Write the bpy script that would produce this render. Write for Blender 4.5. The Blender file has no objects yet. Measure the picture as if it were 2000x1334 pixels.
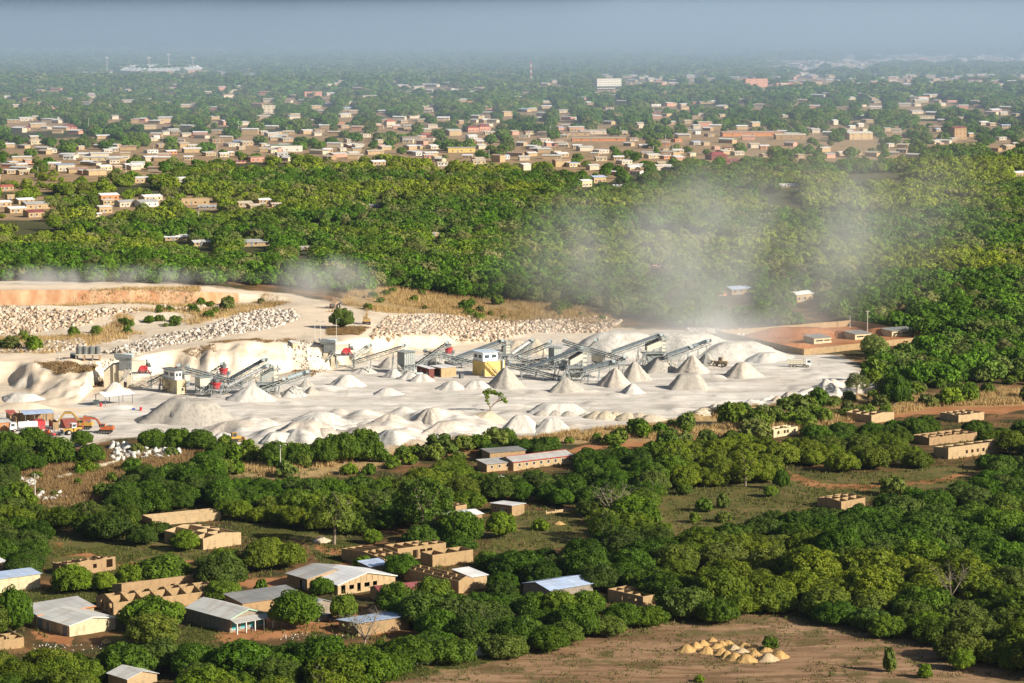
import bpy, math, random
import numpy as np
from mathutils import Vector, Matrix
R = math.radians
scene = bpy.context.scene
col = scene.collection
rng = np.random.default_rng(7)
random.seed(7)
# ------------------------------------------------------------------ camera geometry (photo is 2000 x 1334 pixels)
CAMH, FOC, HOR = 133.0, 5555.6, -10.0
TILT = math.atan((667 - HOR) / FOC)
CT, ST = math.cos(TILT), math.sin(TILT)
def unproj(px, py, z=0.0):
    a, b = (px - 1000) / FOC, (667 - py) / FOC
    d = (a, b * ST + CT, b * CT - ST)
    s = (z - CAMH) / d[2]
    return (d[0] * s, d[1] * s, z)
def proj(x, y, z):
    v = z - CAMH
    zc = y * CT - v * ST
    return 1000 + FOC * x / zc, 667 - FOC * (y * ST + v * CT) / zc
cam_d = bpy.data.cameras.new('camera')
cam = bpy.data.objects.new('camera', cam_d); col.objects.link(cam)
cam.location = (0, 0, CAMH); cam.rotation_euler = (R(90) - TILT, 0, 0)
cam_d.sensor_width = 36; cam_d.lens = 36 * FOC / 2000; cam_d.clip_start = 1; cam_d.clip_end = 120000
scene.camera = cam
# ------------------------------------------------------------------ light, sky, exposure
SUN_EL, SUN_AZ = R(27), R(-30)      # azimuth from +X, towards the camera side
sv = Vector((math.cos(SUN_EL) * math.cos(SUN_AZ), math.cos(SUN_EL) * math.sin(SUN_AZ), math.sin(SUN_EL)))
sl = bpy.data.lights.new('sun', 'SUN'); sl.energy = 5.0; sl.angle = R(0.55); sl.color = (1.0, 0.915, 0.77)
so = bpy.data.objects.new('sun', sl); col.objects.link(so); so.location = (400, 300, 400)
so.rotation_euler = sv.to_track_quat('Z', 'Y').to_euler()
w = bpy.data.worlds.new('World'); scene.world = w; w.use_nodes = True
nt = w.node_tree; bg = nt.nodes['Background']; sk = nt.nodes.new('ShaderNodeTexSky')
sk.sky_type = 'NISHITA'; sk.sun_disc = False; sk.sun_elevation = SUN_EL
sk.sun_rotation = math.atan2(sv.x, sv.y); sk.air_density = 1.0; sk.dust_density = 2.0; sk.ozone_density = 1.0
nt.links.new(sk.outputs[0], bg.inputs[0]); bg.inputs[1].default_value = 0.05
vs = scene.view_settings
vs.view_transform = 'Standard'; vs.look = 'None'; vs.gamma = 1; vs.exposure = 0.66; vs.use_curve_mapping = False
scene.display_settings.display_device = 'sRGB'
cy = scene.cycles
cy.use_denoising = True; cy.volume_bounces = 2; cy.max_bounces = 5; cy.diffuse_bounces = 3; cy.transparent_max_bounces = 8
cy.volume_step_rate = 1.0; cy.volume_max_steps = 256; cy.use_adaptive_sampling = False
try: cy.denoiser = 'OPENIMAGEDENOISE'; cy.denoising_prefilter = 'ACCURATE'
except Exception: pass
# ------------------------------------------------------------------ noise
_tab = np.random.default_rng(3).random((512, 512))
def vnoise(x, y, sc, seed=0):
    x = np.asarray(x, float) / sc + seed * 17.31 + 1000; y = np.asarray(y, float) / sc + seed * 9.77 + 1000
    xi = np.floor(x).astype(np.int64); yi = np.floor(y).astype(np.int64)
    fx = x - xi; fy = y - yi
    fx = fx * fx * (3 - 2 * fx); fy = fy * fy * (3 - 2 * fy)
    a = _tab[xi % 512, yi % 512]; b = _tab[(xi + 1) % 512, yi % 512]; c = _tab[xi % 512, (yi + 1) % 512]; d = _tab[(xi + 1) % 512, (yi + 1) % 512]
    return (a * (1 - fx) + b * fx) * (1 - fy) + (c * (1 - fx) + d * fx) * fy
def fbm(x, y, sc, o=4, seed=0):
    r = 0; t = 0; a = 1.0
    for k in range(o):
        r = r + a * vnoise(x, y, sc / 2 ** k, seed + k); t += a; a *= 0.5
    return r / t
def sstep(t):
    t = np.clip(t, 0, 1); return t * t * (3 - 2 * t)
# ------------------------------------------------------------------ terrain height
_crest = [(-200,706,7),(60,706,7),(190,701,7),(245,698,7),(300,690,7.5),(400,675,9),(480,668,10),(560,668,9.5),(640,672,8.5),(700,660,7),(780,655,5),(900,650,3),(1000,648,1.5),(1150,650,0),(1500,640,0)]
_toe = [(-200,748),(10,750),(50,768),(85,802),(135,800),(160,768),(190,754),(245,757),(300,735),(400,745),(480,740),(560,730),(640,722),(700,705),(780,690),(900,675),(1000,667),(1150,662),(1500,655)]
_ctop = [(-200,566,13),(100,567,13),(250,569,13),(390,574,12),(470,580,10.5),(560,580,9),(640,585,7.5),(760,590,5),(900,590,3),(1100,590,1.5),(1300,600,0)]
_cbot = [(-200,596),(100,597),(250,597),(390,596),(470,593),(560,592),(640,598),(760,606),(900,610),(1100,612),(1300,615)]
def _pl(pts, z=None):
    P = [unproj(p[0], p[1], p[2] if len(p) > 2 else z) for p in pts]
    return np.array([p[0] for p in P]), np.array([p[1] for p in P])
CX, CY = _pl(_crest); CZ = np.array([p[2] for p in _crest])
TX, TY = _pl(_toe, 0); KX, KY = _pl(_ctop); KZ = np.array([p[2] for p in _ctop]); BX, BY = _pl(_cbot, 7)
def heaps(x, y, cell, seed, lo=.35):
    """merged tipped heaps: the upper envelope of cones set at random in a grid"""
    xi, yi = np.floor(x / cell).astype(np.int64), np.floor(y / cell).astype(np.int64); h = np.zeros_like(x)
    for a in (-1, 0, 1):
        for b in (-1, 0, 1):
            u, v = (xi + a) % 511, (yi + b) % 511; r1, r2, r3 = _tab[u, (v + seed) % 512], _tab[(u + 77) % 512, v], _tab[u, (v + 191) % 512]
            d = np.hypot(x - (xi + a + .1 + .8 * r1) * cell, y - (yi + b + .1 + .8 * r2) * cell) / cell
            h = np.maximum(h, (lo + (1 - lo) * r3) * np.clip(1.0 - np.sqrt(d * d + .004) * 1.25, 0, 1))
    return h
MOUNDS = []     # (x, y, rx, ry, h) soft earth mounds that are part of the terrain
def height(x, y):
    x = np.asarray(x, float); y = np.asarray(y, float)
    wob = (vnoise(x, y, 14, 5) - .5) * 7 + (vnoise(x, y, 5, 6) - .5) * 2.5
    cy_, ty_, bz = np.interp(x, CX, CY), np.interp(x, TX, TY), np.interp(x, CX, CZ)
    wid = np.maximum(cy_ - ty_, 3)
    s1 = sstep((y - ty_ + wob * np.clip(wid / 14, .2, 1)) / wid)
    lvl = np.minimum(bz, 7)
    rdg = lambda sc_, sd_: 1 - np.abs(2 * vnoise(x + 6 * vnoise(x, y, 17, sd_ + 5), y * .3, sc_, sd_) - 1)
    gul = s1 * (1 - s1) * 4 * ((rdg(9, 45) - .6) * 4.2 + (rdg(3.6, 47) - .6) * 1.5) * np.clip(bz / 7, 0, 1)
    gul = gul * np.clip(16 / wid, .15, 1)
    gul = gul + s1 * (1 - s1) * 4 * ((fbm(x, y * .4, 11, 3, 41) - .5) * 6.5 + (vnoise(x, y * .5, 3.2, 43) - .5) * 1.4) * np.clip(bz / 7, 0, 1)
    h1 = gul + s1 * (lvl + (bz - lvl) * np.exp(-np.maximum(y - cy_, 0) ** 2 / 300))
    ky, kz, by = np.interp(x, KX, KY), np.interp(x, KX, KZ), np.interp(x, BX, BY)
    ww = np.maximum(ky - by, 3.0)
    s2 = sstep((y - by + (vnoise(x, y, 9, 8) - .5) * 3) / ww)
    h2 = s2 * (kz - lvl)
    dec = 1 - sstep((y - ky - 70) / 260)
    side = 1 - sstep((np.abs(x + 60) - 330) / 200)
    h = (h1 + h2) * dec * side
    for mx, my, rx, ry, mh in MOUNDS:
        d = ((x - mx) / rx) ** 2 + ((y - my) / ry) ** 2
        h = h + mh * np.exp(-d * 1.6)
    q1, q2 = proj(x, y, 0.0)
    mf = sstep((q2 - 806) / 16) * sstep((892 - q2) / 10) * sstep((q1 - 425) / 50) * sstep((985 - q1) / 70) * sstep((q2 - 806 - (q1 < 640) * (640 - q1) * .12) / 10)
    ml = np.interp(q1, [1300, 1400, 1540, 1620, 1720], [818, 810, 788, 768, 757]); mr = sstep((q1 - 1320) / 60) * sstep((1735 - q1) / 25) * sstep((np.interp(q1, [1320, 1560, 1720], [9, 16, 20]) - np.abs(q2 - ml)) / 6)
    if np.ndim(mf) and ((mf + mr) > 0).any():
        k = (mf + mr) > 0; xx, yy_ = x[k], y[k]; wx_ = xx + (vnoise(xx, yy_, 3, 55) - .5) * 1.2; wy_ = yy_ + (vnoise(xx, yy_, 3, 56) - .5) * 1.2
        h = np.array(h); h[k] += mf[k] * (heaps(wx_, wy_ * .8, 13, 3) * 4.0 + heaps(wx_, wy_, 6.5, 9) * 1.3 + (vnoise(xx, yy_, 24, 57)) * 1.2) + mr[k] * (heaps(wx_, wy_ * .9, 7.5, 5) * 2.6 + heaps(wx_, wy_, 3.8, 8) * 1.0)
    ym = sstep((q2 - 690) / 20) * sstep((860 - q2) / 20) * sstep((q1 + 50) / 60) * sstep((1690 - q1) / 60)
    h = h + ym * ((fbm(x, y, 16, 3, 66) - .5) * .9 + np.maximum(0, vnoise(x, y, 9, 68) - .62) * 2.2)
    far = sstep((y - 300) / 200)
    h = h + ((fbm(x, y, 60, 3, 11) - .5) * 1.2 + (vnoise(x, y, 4, 12) - .5) * .22) * far
    h = h + (vnoise(x, y, 2200, 21) - .5) * 14 * sstep((y - 3200) / 3000)
    return h
def H1(x, y): return float(height(np.array([x]), np.array([y]))[0])
def G(px, py):
    z = 0.0
    for _ in range(14):
        p = unproj(px, py, z); z += .6 * (H1(p[0], p[1]) - z)
    p = unproj(px, py, z)
    return Vector((p[0], p[1], H1(p[0], p[1])))
for px_, py_, rx_, ry_, mh_ in [(300,632,26,8,2.5),(180,640,22,8,2.2),(60,772,9,7,2.0),(20,770,8,7,1.8),(250,612,28,6,2.0),(90,618,28,6,2.2),
        (420,708,9,12,2.2),(330,716,8,10,2.0),(600,706,9,12,1.6)]:
    q = unproj(px_, py_, 5); MOUNDS.append((q[0], q[1], rx_, ry_, mh_))
def in_poly(x, y, poly):
    x = np.asarray(x); y = np.asarray(y); r = np.zeros(x.shape, bool); n = len(poly); j = n - 1
    for i in range(n):
        xi, yi = poly[i]; xj, yj = poly[j]
        if yi != yj:
            r ^= ((yi > y) != (yj > y)) & (x < (xj - xi) * (y - yi) / (yj - yi) + xi)
        j = i
    return r
# ------------------------------------------------------------------ mesh builder
class MB:
    def __init__(s): s.v = []; s.f = []; s.m = []
    def add(s, vs, fs, m=0):
        o = len(s.v); s.v.extend(tuple(v) for v in vs); s.f.extend(tuple(i + o for i in f) for f in fs); s.m.extend([m] * len(fs)); return s
    def hexa(s, c, m=0):   # 8 corners: bottom 4 ccw, top 4 ccw
        return s.add(c, [(3,2,1,0),(4,5,6,7),(0,1,5,4),(1,2,6,5),(2,3,7,6),(3,0,4,7)], m)
    def box(s, x0, x1, y0, y1, z0, z1, m=0):
        return s.hexa([(x0,y0,z0),(x1,y0,z0),(x1,y1,z0),(x0,y1,z0),(x0,y0,z1),(x1,y0,z1),(x1,y1,z1),(x0,y1,z1)], m)
    def beam(s, a, b, w, h=None, m=0, up=(0,0,1)):
        h = h or w; a = Vector(a); b = Vector(b); d = (b - a).normalized(); u = Vector(up)
        if abs(d.dot(u)) > .98: u = Vector((0,1,0))
        r = d.cross(u).normalized() * (w / 2); q = r.cross(d).normalized() * (h / 2)
        return s.hexa([a-r-q, a+r-q, b+r-q, b-r-q, a-r+q, a+r+q, b+r+q, b-r+q], m)
    def cyl(s, a, b, r0, r1=None, n=10, m=0, cap=True):
        r1 = r0 if r1 is None else r1; a = Vector(a); b = Vector(b); d = (b - a).normalized()
        u = Vector((0,0,1)) if abs(d.z) < .9 else Vector((1,0,0)); r = d.cross(u).normalized(); q = r.cross(d)
        vs = []
        for c, rr in ((a, r0), (b, r1)):
            for k in range(n):
                t = 2 * math.pi * k / n; vs.append(c + r * (math.cos(t) * rr) + q * (math.sin(t) * rr))
        fs = [(k, (k + 1) % n, n + (k + 1) % n, n + k) for k in range(n)]
        if cap: fs += [tuple(range(n - 1, -1, -1)), tuple(range(n, 2 * n))]
        return s.add(vs, fs, m)
    def quad(s, a, b, c, d, m=0): return s.add([a, b, c, d], [(0,1,2,3)], m)
    def prism(s, poly, z0, z1, m=0, axis='z'):   # polygon extruded
        n = len(poly)
        T = {'z': lambda p, t: (p[0], p[1], t), 'y': lambda p, t: (p[0], t, p[1]), 'x': lambda p, t: (t, p[0], p[1])}[axis]
        vs = [T(p, z0) for p in poly] + [T(p, z1) for p in poly]
        fs = [(k, (k + 1) % n, n + (k + 1) % n, n + k) for k in range(n)] + [tuple(range(n - 1, -1, -1)), tuple(range(n, 2 * n))]
        return s.add(vs, fs, m)
    def build(s, name, mats, parent=None, smooth=False):
        me = bpy.data.meshes.new(name); me.from_pydata(s.v, [], s.f)
        mats = mats if isinstance(mats, (list, tuple)) else [mats]
        for x in mats: me.materials.append(x)
        if len(mats) > 1: me.polygons.foreach_set('material_index', s.m)
        if smooth: me.polygons.foreach_set('use_smooth', [True] * len(me.polygons))
        import bmesh
        bm = bmesh.new(); bm.from_mesh(me); bmesh.ops.recalc_face_normals(bm, faces=bm.faces); bm.to_mesh(me); bm.free()
        me.update()
        o = bpy.data.objects.new(name, me); col.objects.link(o)
        if parent is not None: o.parent = parent
        return o
def tag(o, label=None, cat=None, group=None, kind=None):
    if label: o['label'] = label
    if cat: o['category'] = cat
    if group: o['group'] = group
    if kind: o['kind'] = kind
    return o
def thing(name, label, cat, loc=(0,0,0), rz=0.0, group=None):
    o = bpy.data.objects.new(name, None); col.objects.link(o); o.empty_display_size = .5
    o.location = loc; o.rotation_euler = (0, 0, rz); return tag(o, label, cat, group)
def npmesh(name, v, quads, mats, attr=None, smooth=False, tris=None):
    me = bpy.data.meshes.new(name); v = np.asarray(v, np.float32)
    me.vertices.add(len(v)); me.vertices.foreach_set('co', v.ravel())
    q = np.asarray(quads, np.int32).reshape(-1, 4) if quads is not None and len(quads) else np.zeros((0, 4), np.int32)
    t = np.asarray(tris, np.int32).reshape(-1, 3) if tris is not None and len(tris) else np.zeros((0, 3), np.int32)
    nl = q.size + t.size; npoly = len(q) + len(t)
    me.loops.add(nl); me.polygons.add(npoly)
    me.loops.foreach_set('vertex_index', np.concatenate([q.ravel(), t.ravel()]))
    tot = np.concatenate([np.full(len(q), 4), np.full(len(t), 3)]).astype(np.int32)
    st = np.concatenate([[0], np.cumsum(tot)[:-1]]).astype(np.int32)
    me.polygons.foreach_set('loop_start', st)
    try: me.polygons.foreach_set('loop_total', tot)
    except Exception: pass
    if smooth: me.polygons.foreach_set('use_smooth', np.ones(npoly, bool))
    for x in (mats if isinstance(mats, (list, tuple)) else [mats]): me.materials.append(x)
    for k, a in (attr or {}).items():
        at = me.attributes.new(k, 'FLOAT_COLOR', 'POINT'); at.data.foreach_set('color', np.asarray(a, np.float32).ravel())
    me.update(); me.validate(); return me
# ------------------------------------------------------------------ materials
class NT:
    def __init__(s, name):
        s.mat = bpy.data.materials.new(name); s.mat.use_nodes = True; s.t = s.mat.node_tree
        s.p = s.t.nodes['Principled BSDF']
    def n(s, typ, **kw):
        x = s.t.nodes.new(typ)
        for k, v in kw.items():
            if k.startswith('i_'):
                x.inputs[int(k[2:]) if k[2:].isdigit() else k[2:]].default_value = v
            else: setattr(x, k, v)
        return x
    def l(s, a, b): s.t.links.new(a, b)
    def noise(s, scale, detail=3, vec=None, rough=.55):
        x = s.n('ShaderNodeTexNoise'); x.inputs['Scale'].default_value = scale; x.inputs['Detail'].default_value = detail; x.inputs['Roughness'].default_value = rough
        if vec is not None: s.l(vec, x.inputs['Vector'])
        return x.outputs['Fac']
    def ramp(s, fac, stops):
        x = s.n('ShaderNodeValToRGB'); e = x.color_ramp.elements
        while len(e) < len(stops): e.new(.5)
        for k, (p, c) in enumerate(stops): e[k].position = p; e[k].color = (*c, 1)
        s.l(fac, x.inputs[0]); return x.outputs[0]
    def mix(s, fac, a, b, mode='MIX'):
        x = s.n('ShaderNodeMix', data_type='RGBA', blend_type=mode)
        if isinstance(fac, (int, float)): x.inputs[0].default_value = fac
        else: s.l(fac, x.inputs[0])
        for k, c in ((6, a), (7, b)):
            if isinstance(c, tuple): x.inputs[k].default_value = (*c, 1)
            else: s.l(c, x.inputs[k])
        return x.outputs[2]
    def math(s, op, a, b=None, clamp=False):
        x = s.n('ShaderNodeMath', operation=op, use_clamp=clamp)
        for k, c in ((0, a), (1, b)):
            if c is None: continue
            if isinstance(c, (int, float)): x.inputs[k].default_value = c
            else: s.l(c, x.inputs[k])
        return x.outputs[0]
    def map(s, fac, a, b, c=0.0, d=1.0):
        x = s.n('ShaderNodeMapRange'); s.l(fac, x.inputs[0])
        for k, v in enumerate((a, b, c, d)): x.inputs[k + 1].default_value = v
        return x.outputs[0]
    def coord(s, kind='Object', scale=None):
        o = s.n('ShaderNodeTexCoord').outputs[kind]
        if scale:
            m = s.n('ShaderNodeMapping'); m.inputs['Scale'].default_value = scale; s.l(o, m.inputs[0]); o = m.outputs[0]
        return o
    def world(s, scale=None):
        o = s.n('ShaderNodeNewGeometry').outputs['Position']
        if scale:
            m = s.n('ShaderNodeMapping'); m.inputs['Scale'].default_value = scale; s.l(o, m.inputs[0]); o = m.outputs[0]
        return o
    def rnd(s): return s.n('ShaderNodeObjectInfo').outputs['Random']
    def done(s, c, rough=.8, metal=0.0, bump=None, bs=.3, bd=.1, spec=.3):
        if isinstance(c, tuple): s.p.inputs['Base Color'].default_value = (*c, 1)
        else: s.l(c, s.p.inputs['Base Color'])
        if isinstance(rough, float): s.p.inputs['Roughness'].default_value = rough
        else: s.l(rough, s.p.inputs['Roughness'])
        s.p.inputs['Metallic'].default_value = metal
        s.p.inputs['Specular IOR Level'].default_value = spec
        if bump is not None:
            b = s.n('ShaderNodeBump'); b.inputs['Strength'].default_value = bs; b.inputs['Distance'].default_value = bd
            s.l(bump, b.inputs['Height']); s.l(b.outputs[0], s.p.inputs['Normal'])
        return s.mat
_paint = {}
def paint(name, c, rough=.6, metal=0.0, dirt=.35, dirtc=None, scale=.9):
    """weathered single colour: large and small blotches of dust and fading"""
    if name in _paint: return _paint[name]
    t = NT(name); v = t.coord('Object')
    n1 = t.noise(scale, 4, v); n2 = t.noise(scale * 7, 3, v)
    dc = dirtc or tuple(min(1, .55 * x + .12) for x in c)
    cc = t.mix(t.map(n1, .35, .75, 0, dirt), c, dc)
    cc = t.mix(t.map(n2, .3, .7, 0, .35), cc, tuple(x * .78 for x in c))
    _paint[name] = t.done(cc, rough, metal); return _paint[name]
# ================================================================== ground zones (polygons traced on the ground)
def gpoly(pts): return [tuple(G(px, py)[:2]) for px, py in pts]
Z_QUARRY = gpoly([(-150,549),(60,550),(200,552),(400,560),(560,574),(640,590),(720,605),(860,612),(1000,622),(1180,640),(1330,645),(1440,655),(1500,690),(1570,694),(1640,692),(1680,720),(1700,765),(1600,785),(1420,800),(1330,815),(1280,828),(1180,834),(1060,850),(1000,852),(900,856),(820,868),(760,880),(660,888),(560,892),(480,890),(430,878),(370,866),(260,852),(200,862),(120,880),(-150,872)])
Z_YARD = gpoly([(-150,800),(150,790),(240,765),(330,745),(500,745),(640,728),(720,705),(800,690),(930,672),(1100,668),(1200,672),(1330,660),(1440,668),(1500,695),(1640,695),(1690,740),(1690,768),(1560,785),(1400,800),(1300,822),(1100,845),(900,852),(700,882),(560,888),(440,876),(300,850),(150,862),(-150,868)])
Z_TAN = [gpoly(p) for p in (
    [(-150,548),(60,549),(200,551),(400,559),(560,573),(640,590),(690,610),(660,625),(600,650),(560,668),(450,690),(300,700),(180,706),(60,712),(-150,712),(-150,690),(60,690),(180,692),(300,684),(430,665),(520,645),(585,622),(575,604),(480,590),(390,572),(250,566),(-150,564)],
    [(690,610),(740,640),(700,652),(620,662),(600,650),(640,630)],
    [(-50,705),(40,704),(110,720),(145,748),(150,775),(110,800),(40,812),(-150,820),(-150,800),(40,790),(100,775),(95,755),(40,730),(-50,720)],
    [(640,660),(760,640),(900,660),(1000,668),(900,690),(760,690),(690,680)],
    [(0,795),(120,790),(200,800),(120,810),(0,815)])]
Z_DRY = [gpoly(p) for p in (
    [(180,655),(260,600),(390,590),(520,585),(570,592),(520,604),(430,622),(300,650),(200,672),(100,690),(-150,690),(-150,660),(60,660)],
    [(-150,590),(390,578),(390,586),(-150,600)],
    [(640,610),(700,560),(780,565),(1000,590),(1180,605),(1210,640),(1100,640),(980,640),(860,612),(760,612)],
    [(1300,828),(1420,800),(1600,786),(1720,768),(1850,770),(2100,745),(2100,790),(1820,795),(1600,835),(1480,845),(1300,862),(1180,862),(1060,868),(950,868),(850,880),(700,925),(560,935),(450,930),(430,880),(500,892),(700,890),(900,858),(1060,852),(1200,836)],
    [(30,930),(110,905),(215,880),(400,880),(410,900),(250,920),(215,940),(210,985),(30,990)],
    [(1640,610),(1720,600),(1840,600),(1900,650),(1840,660),(1690,625)])]
Z_RED = [gpoly(p) for p in (
    [(1060,892),(1130,872),(1210,862),(1300,852),(1480,836),(1520,832),(1640,818),(1760,800),(1850,792),(2100,770),(2100,790),(1960,805),(1850,806),(1760,812),(1660,826),(1480,846),(1330,862),(1290,872),(1230,880),(1180,874),(1090,890)],
    [(1530,918),(1600,945),(1700,950),(1800,935),(1900,920),(1930,912),(1932,920),(1850,936),(1700,960),(1600,955),(1530,935)],
    [(90,1064),(170,1072),(230,1090),(300,1096),(420,1100),(420,1110),(300,1106),(220,1100),(160,1082),(90,1074)],
    [(620,1060),(690,1060),(690,1115),(600,1150),(500,1150),(430,1140),(440,1128),(560,1125),(640,1110)],
    [(1390,660),(1570,690),(1845,664),(1665,634)], [(500,1180),(560,1170),(700,1195),(800,1230),(760,1245),(520,1240),(380,1260),(360,1245)],
    [(60,1215),(130,1250),(110,1262),(60,1250)])]
Z_BARE = gpoly([(600,1420),(700,1345),(960,1290),(1040,1272),(1150,1240),(1300,1216),(1400,1214),(1480,1190),(1560,1200),(1600,1215),(1720,1240),(1840,1262),(1850,1290),(2150,1325),(2150,1420)])
Z_MEADOW = [gpoly(p) for p in ([(930,1035),(960,1005),(1010,1000),(1130,1000),(1240,1010),(1290,960),(1400,950),(1530,915),(1650,925),(1820,915),(1930,912),(1930,940),(1790,960),(1740,975),(1600,995),(1480,1015),(1360,1045),(1200,1050),(1100,1065),(1010,1085),(940,1085)],
    [(80,1040),(330,1050),(420,1100),(400,1150),(230,1160),(90,1110)], [(460,1020),(660,1035),(720,1080),(640,1110),(600,1060),(470,1050)], [(700,1340),(760,1300),(980,1280),(1060,1270),(960,1292),(780,1330)],
    [(-50,1150),(230,1150),(280,1190),(60,1190),(-50,1180)],[(240,1230),(420,1225),(420,1270),(200,1275)])]
Z_TOWN = [gpoly(p) for p in (
    [(-300,330),(-300,285),(120,270),(340,258),(520,262),(720,240),(960,236),(1120,240),(1340,222),(1560,238),(1700,235),(2000,240),(2300,230),(2300,300),(1990,300),(1850,300),(1760,325),(1560,330),(1400,318),(1280,330),(1180,360),(1120,350),(960,325),(880,335),(760,318),(560,318),(460,318),(340,352),(240,362),(180,372),(60,376),(-300,372)],
    [(-300,425),(-300,390),(80,385),(160,378),(300,382),(420,382),(560,395),(550,408),(420,412),(300,408),(180,425),(90,432)],
    [(-300,262),(-300,235),(100,232),(300,228),(420,215),(560,210),(740,215),(900,222),(1060,215),(1300,205),(1500,205),(1700,200),(2000,208),(2300,205),(2300,222),(2000,222),(1700,228),(1500,228),(1200,235),(900,240),(600,245),(300,252)],
    [(-300,205),(-300,165),(120,162),(400,170),(600,180),(760,172),(1000,160),(1160,160),(1400,150),(1700,150),(2000,148),(2300,148),(2300,166),(1900,170),(1500,178),(1160,182),(900,188),(640,205),(300,212)],
    [(1480,138),(1640,118),(1800,112),(2000,108),(2300,106),(2300,118),(2000,122),(1800,125),(1640,135)],
    [(180,145),(380,142),(480,132),(500,137),(400,150),(180,152)])]
# ------------------------------------------------------------------ the ground: one sheet
us = np.concatenate([-np.geomspace(3, .225, 14), np.linspace(-.215, .215, 540), np.geomspace(.225, 3, 14)])
ys = np.concatenate([[-300, 40, 160, 240], np.arange(300, 500, 20), np.arange(500, 830, 1.8), np.arange(830, 1345, 1.0), 1345 * np.exp(np.arange(1, 260) * .0032), 3090 * np.exp(np.arange(1, 92) * .039)])
ys = ys[ys < 100000]
yy, uu = np.meshgrid(ys, us, indexing='ij')
gx = np.clip(uu * np.maximum(yy, 160), -100000 + uu * 50, 100000 + uu * 50); gy = yy
gz = height(gx, gy)
nr, nc = gx.shape
jx = gx + (fbm(gx, gy, 14, 3, 31) - .5) * 12; jy = gy + (fbm(gx, gy, 14, 3, 35) - .5) * 16
mk = lambda poly, a=jx, b=jy: in_poly(a, b, poly).astype(np.float32)
def anyp(polys): 
    r = np.zeros(gx.shape, np.float32)
    for p in polys: r = np.maximum(r, mk(p))
    return r
jit = [(gx + (fbm(gx, gy, s_, 3, 131 + k) - .5) * a_, gy + (fbm(gx, gy, s_, 3, 141 + k) - .5) * a_ * 1.4) for k, (s_, a_) in enumerate(((14, 12), (7, 12), (4, 9), (18, 20)))]
def soft(polys): return sum(np.max([mk(p, a, b) for p in polys], 0) for a, b in jit) / 4
za = np.stack([soft([Z_QUARRY]), soft(Z_TAN), anyp(Z_RED), mk(Z_BARE)], -1)
zb = np.stack([soft(Z_DRY), anyp(Z_MEADOW), anyp(Z_TOWN), soft([Z_YARD])], -1)
slope = np.abs(np.gradient(gz, axis=0) / np.maximum(np.gradient(gy, axis=0), .1))
ky_, by_ = np.interp(gx, KX, KY), np.interp(gx, BX, BY)
cliff = ((gy > by_ - 4) & (gy < by_ + np.maximum(ky_ - by_, 3) + 2) & (gx < -112) & (slope > .25)).astype(np.float32)
zc = np.stack([cliff, np.clip(slope, 0, 1), np.zeros_like(cliff), np.ones_like(cliff)], -1)
idx = np.arange(nr * nc).reshape(nr, nc)
qs = np.stack([idx[:-1, :-1], idx[:-1, 1:], idx[1:, 1:], idx[1:, :-1]], -1).reshape(-1, 4)
t = NT('ground_soil')
def sep(name):
    a = t.n('ShaderNodeAttribute', attribute_name=name); s = t.n('ShaderNodeSeparateColor'); t.l(a.outputs['Color'], s.inputs[0]); return s.outputs[0], s.outputs[1], s.outputs[2], a.outputs['Alpha']
yg2 = t.n('ShaderNodeSeparateXYZ'); t.l(t.world(), yg2.inputs[0]); yg2 = yg2.outputs[1]
qz, tz, rz_, bz_ = sep('za'); dz, mz, oz, yz = sep('zb'); cz, sz, _, _ = sep('zc')
wp = t.world(); ws = t.world((.10, .45, 1)); ws2 = t.world((.5, 2.6, 1))
n_big, n_mid, n_fine, n_str = t.noise(.012, 4, wp), t.noise(.09, 5, wp), t.noise(.9, 4, wp), t.noise(.22, 6, ws, .65)
n_s2 = t.noise(.12, 5, ws2, .7)
soil = t.ramp(n_mid, [(.3, (.10,.05,.022)), (.55, (.18,.095,.042)), (.8, (.25,.14,.07))])
litter = t.ramp(n_fine, [(.3, (.028,.032,.011)), (.7, (.07,.068,.026))])
base = t.mix(t.map(n_mid, .38, .62), litter, soil)
far = t.ramp(n_big, [(.3, (.045,.05,.02)), (.55, (.075,.075,.03)), (.75, (.13,.105,.05))])
yg = t.n('ShaderNodeSeparateXYZ'); t.l(wp, yg.inputs[0])
base = t.mix(t.map(yg.outputs[1], 1250, 1500), base, far)
mead = t.mix(t.map(n_fine, .42, .62), t.mix(t.map(n_mid, .4, .6), (.13,.10,.04), (.21,.13,.058)), (.085,.115,.024))
base = t.mix(mz, base, mead)
red = t.mix(t.map(n_mid, .3, .7), (.30,.125,.05), (.42,.205,.095))
base = t.mix(rz_, base, red)
dry = t.mix(t.map(n_fine, .3, .7), (.27,.175,.075), (.47,.34,.165))
base = t.mix(dz, base, dry)
town = t.mix(t.map(n_mid, .35, .65), (.46,.285,.17), (.27,.205,.11))
base = t.mix(t.math('MULTIPLY', oz, .85), base, town)
bare = t.mix(t.map(n_str, .3, .7), (.21,.122,.066), (.39,.25,.148))
bare = t.mix(t.map(n_mid, .52, .62, 0, .85), bare, (.11,.10,.035))
bare = t.mix(t.map(n_s2, .46, .58, 0, .7), bare, (.13,.075,.038))
base = t.mix(bz_, base, bare)
qu = t.mix(t.map(n_mid, .3, .7), (.53,.43,.32), (.68,.60,.49))
qu = t.mix(t.map(n_fine, .5, .7, 0, .6), qu, (.42,.30,.18))
qu = t.mix(t.math('MULTIPLY', t.math('MULTIPLY', t.map(sz, .1, .5, 0, .75), t.map(n_mid, .35, .6)), t.map(yg2, 1040, 1030)), qu, (.80,.74,.64))
yard = t.mix(t.map(n_str, .36, .62), (.45,.408,.358), (.72,.675,.615))
yard = t.mix(t.map(t.noise(.035, 4, t.world((.5, 1.6, 1)), .6), .5, .62, 0, .45), yard, (.52,.45,.37))
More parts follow.
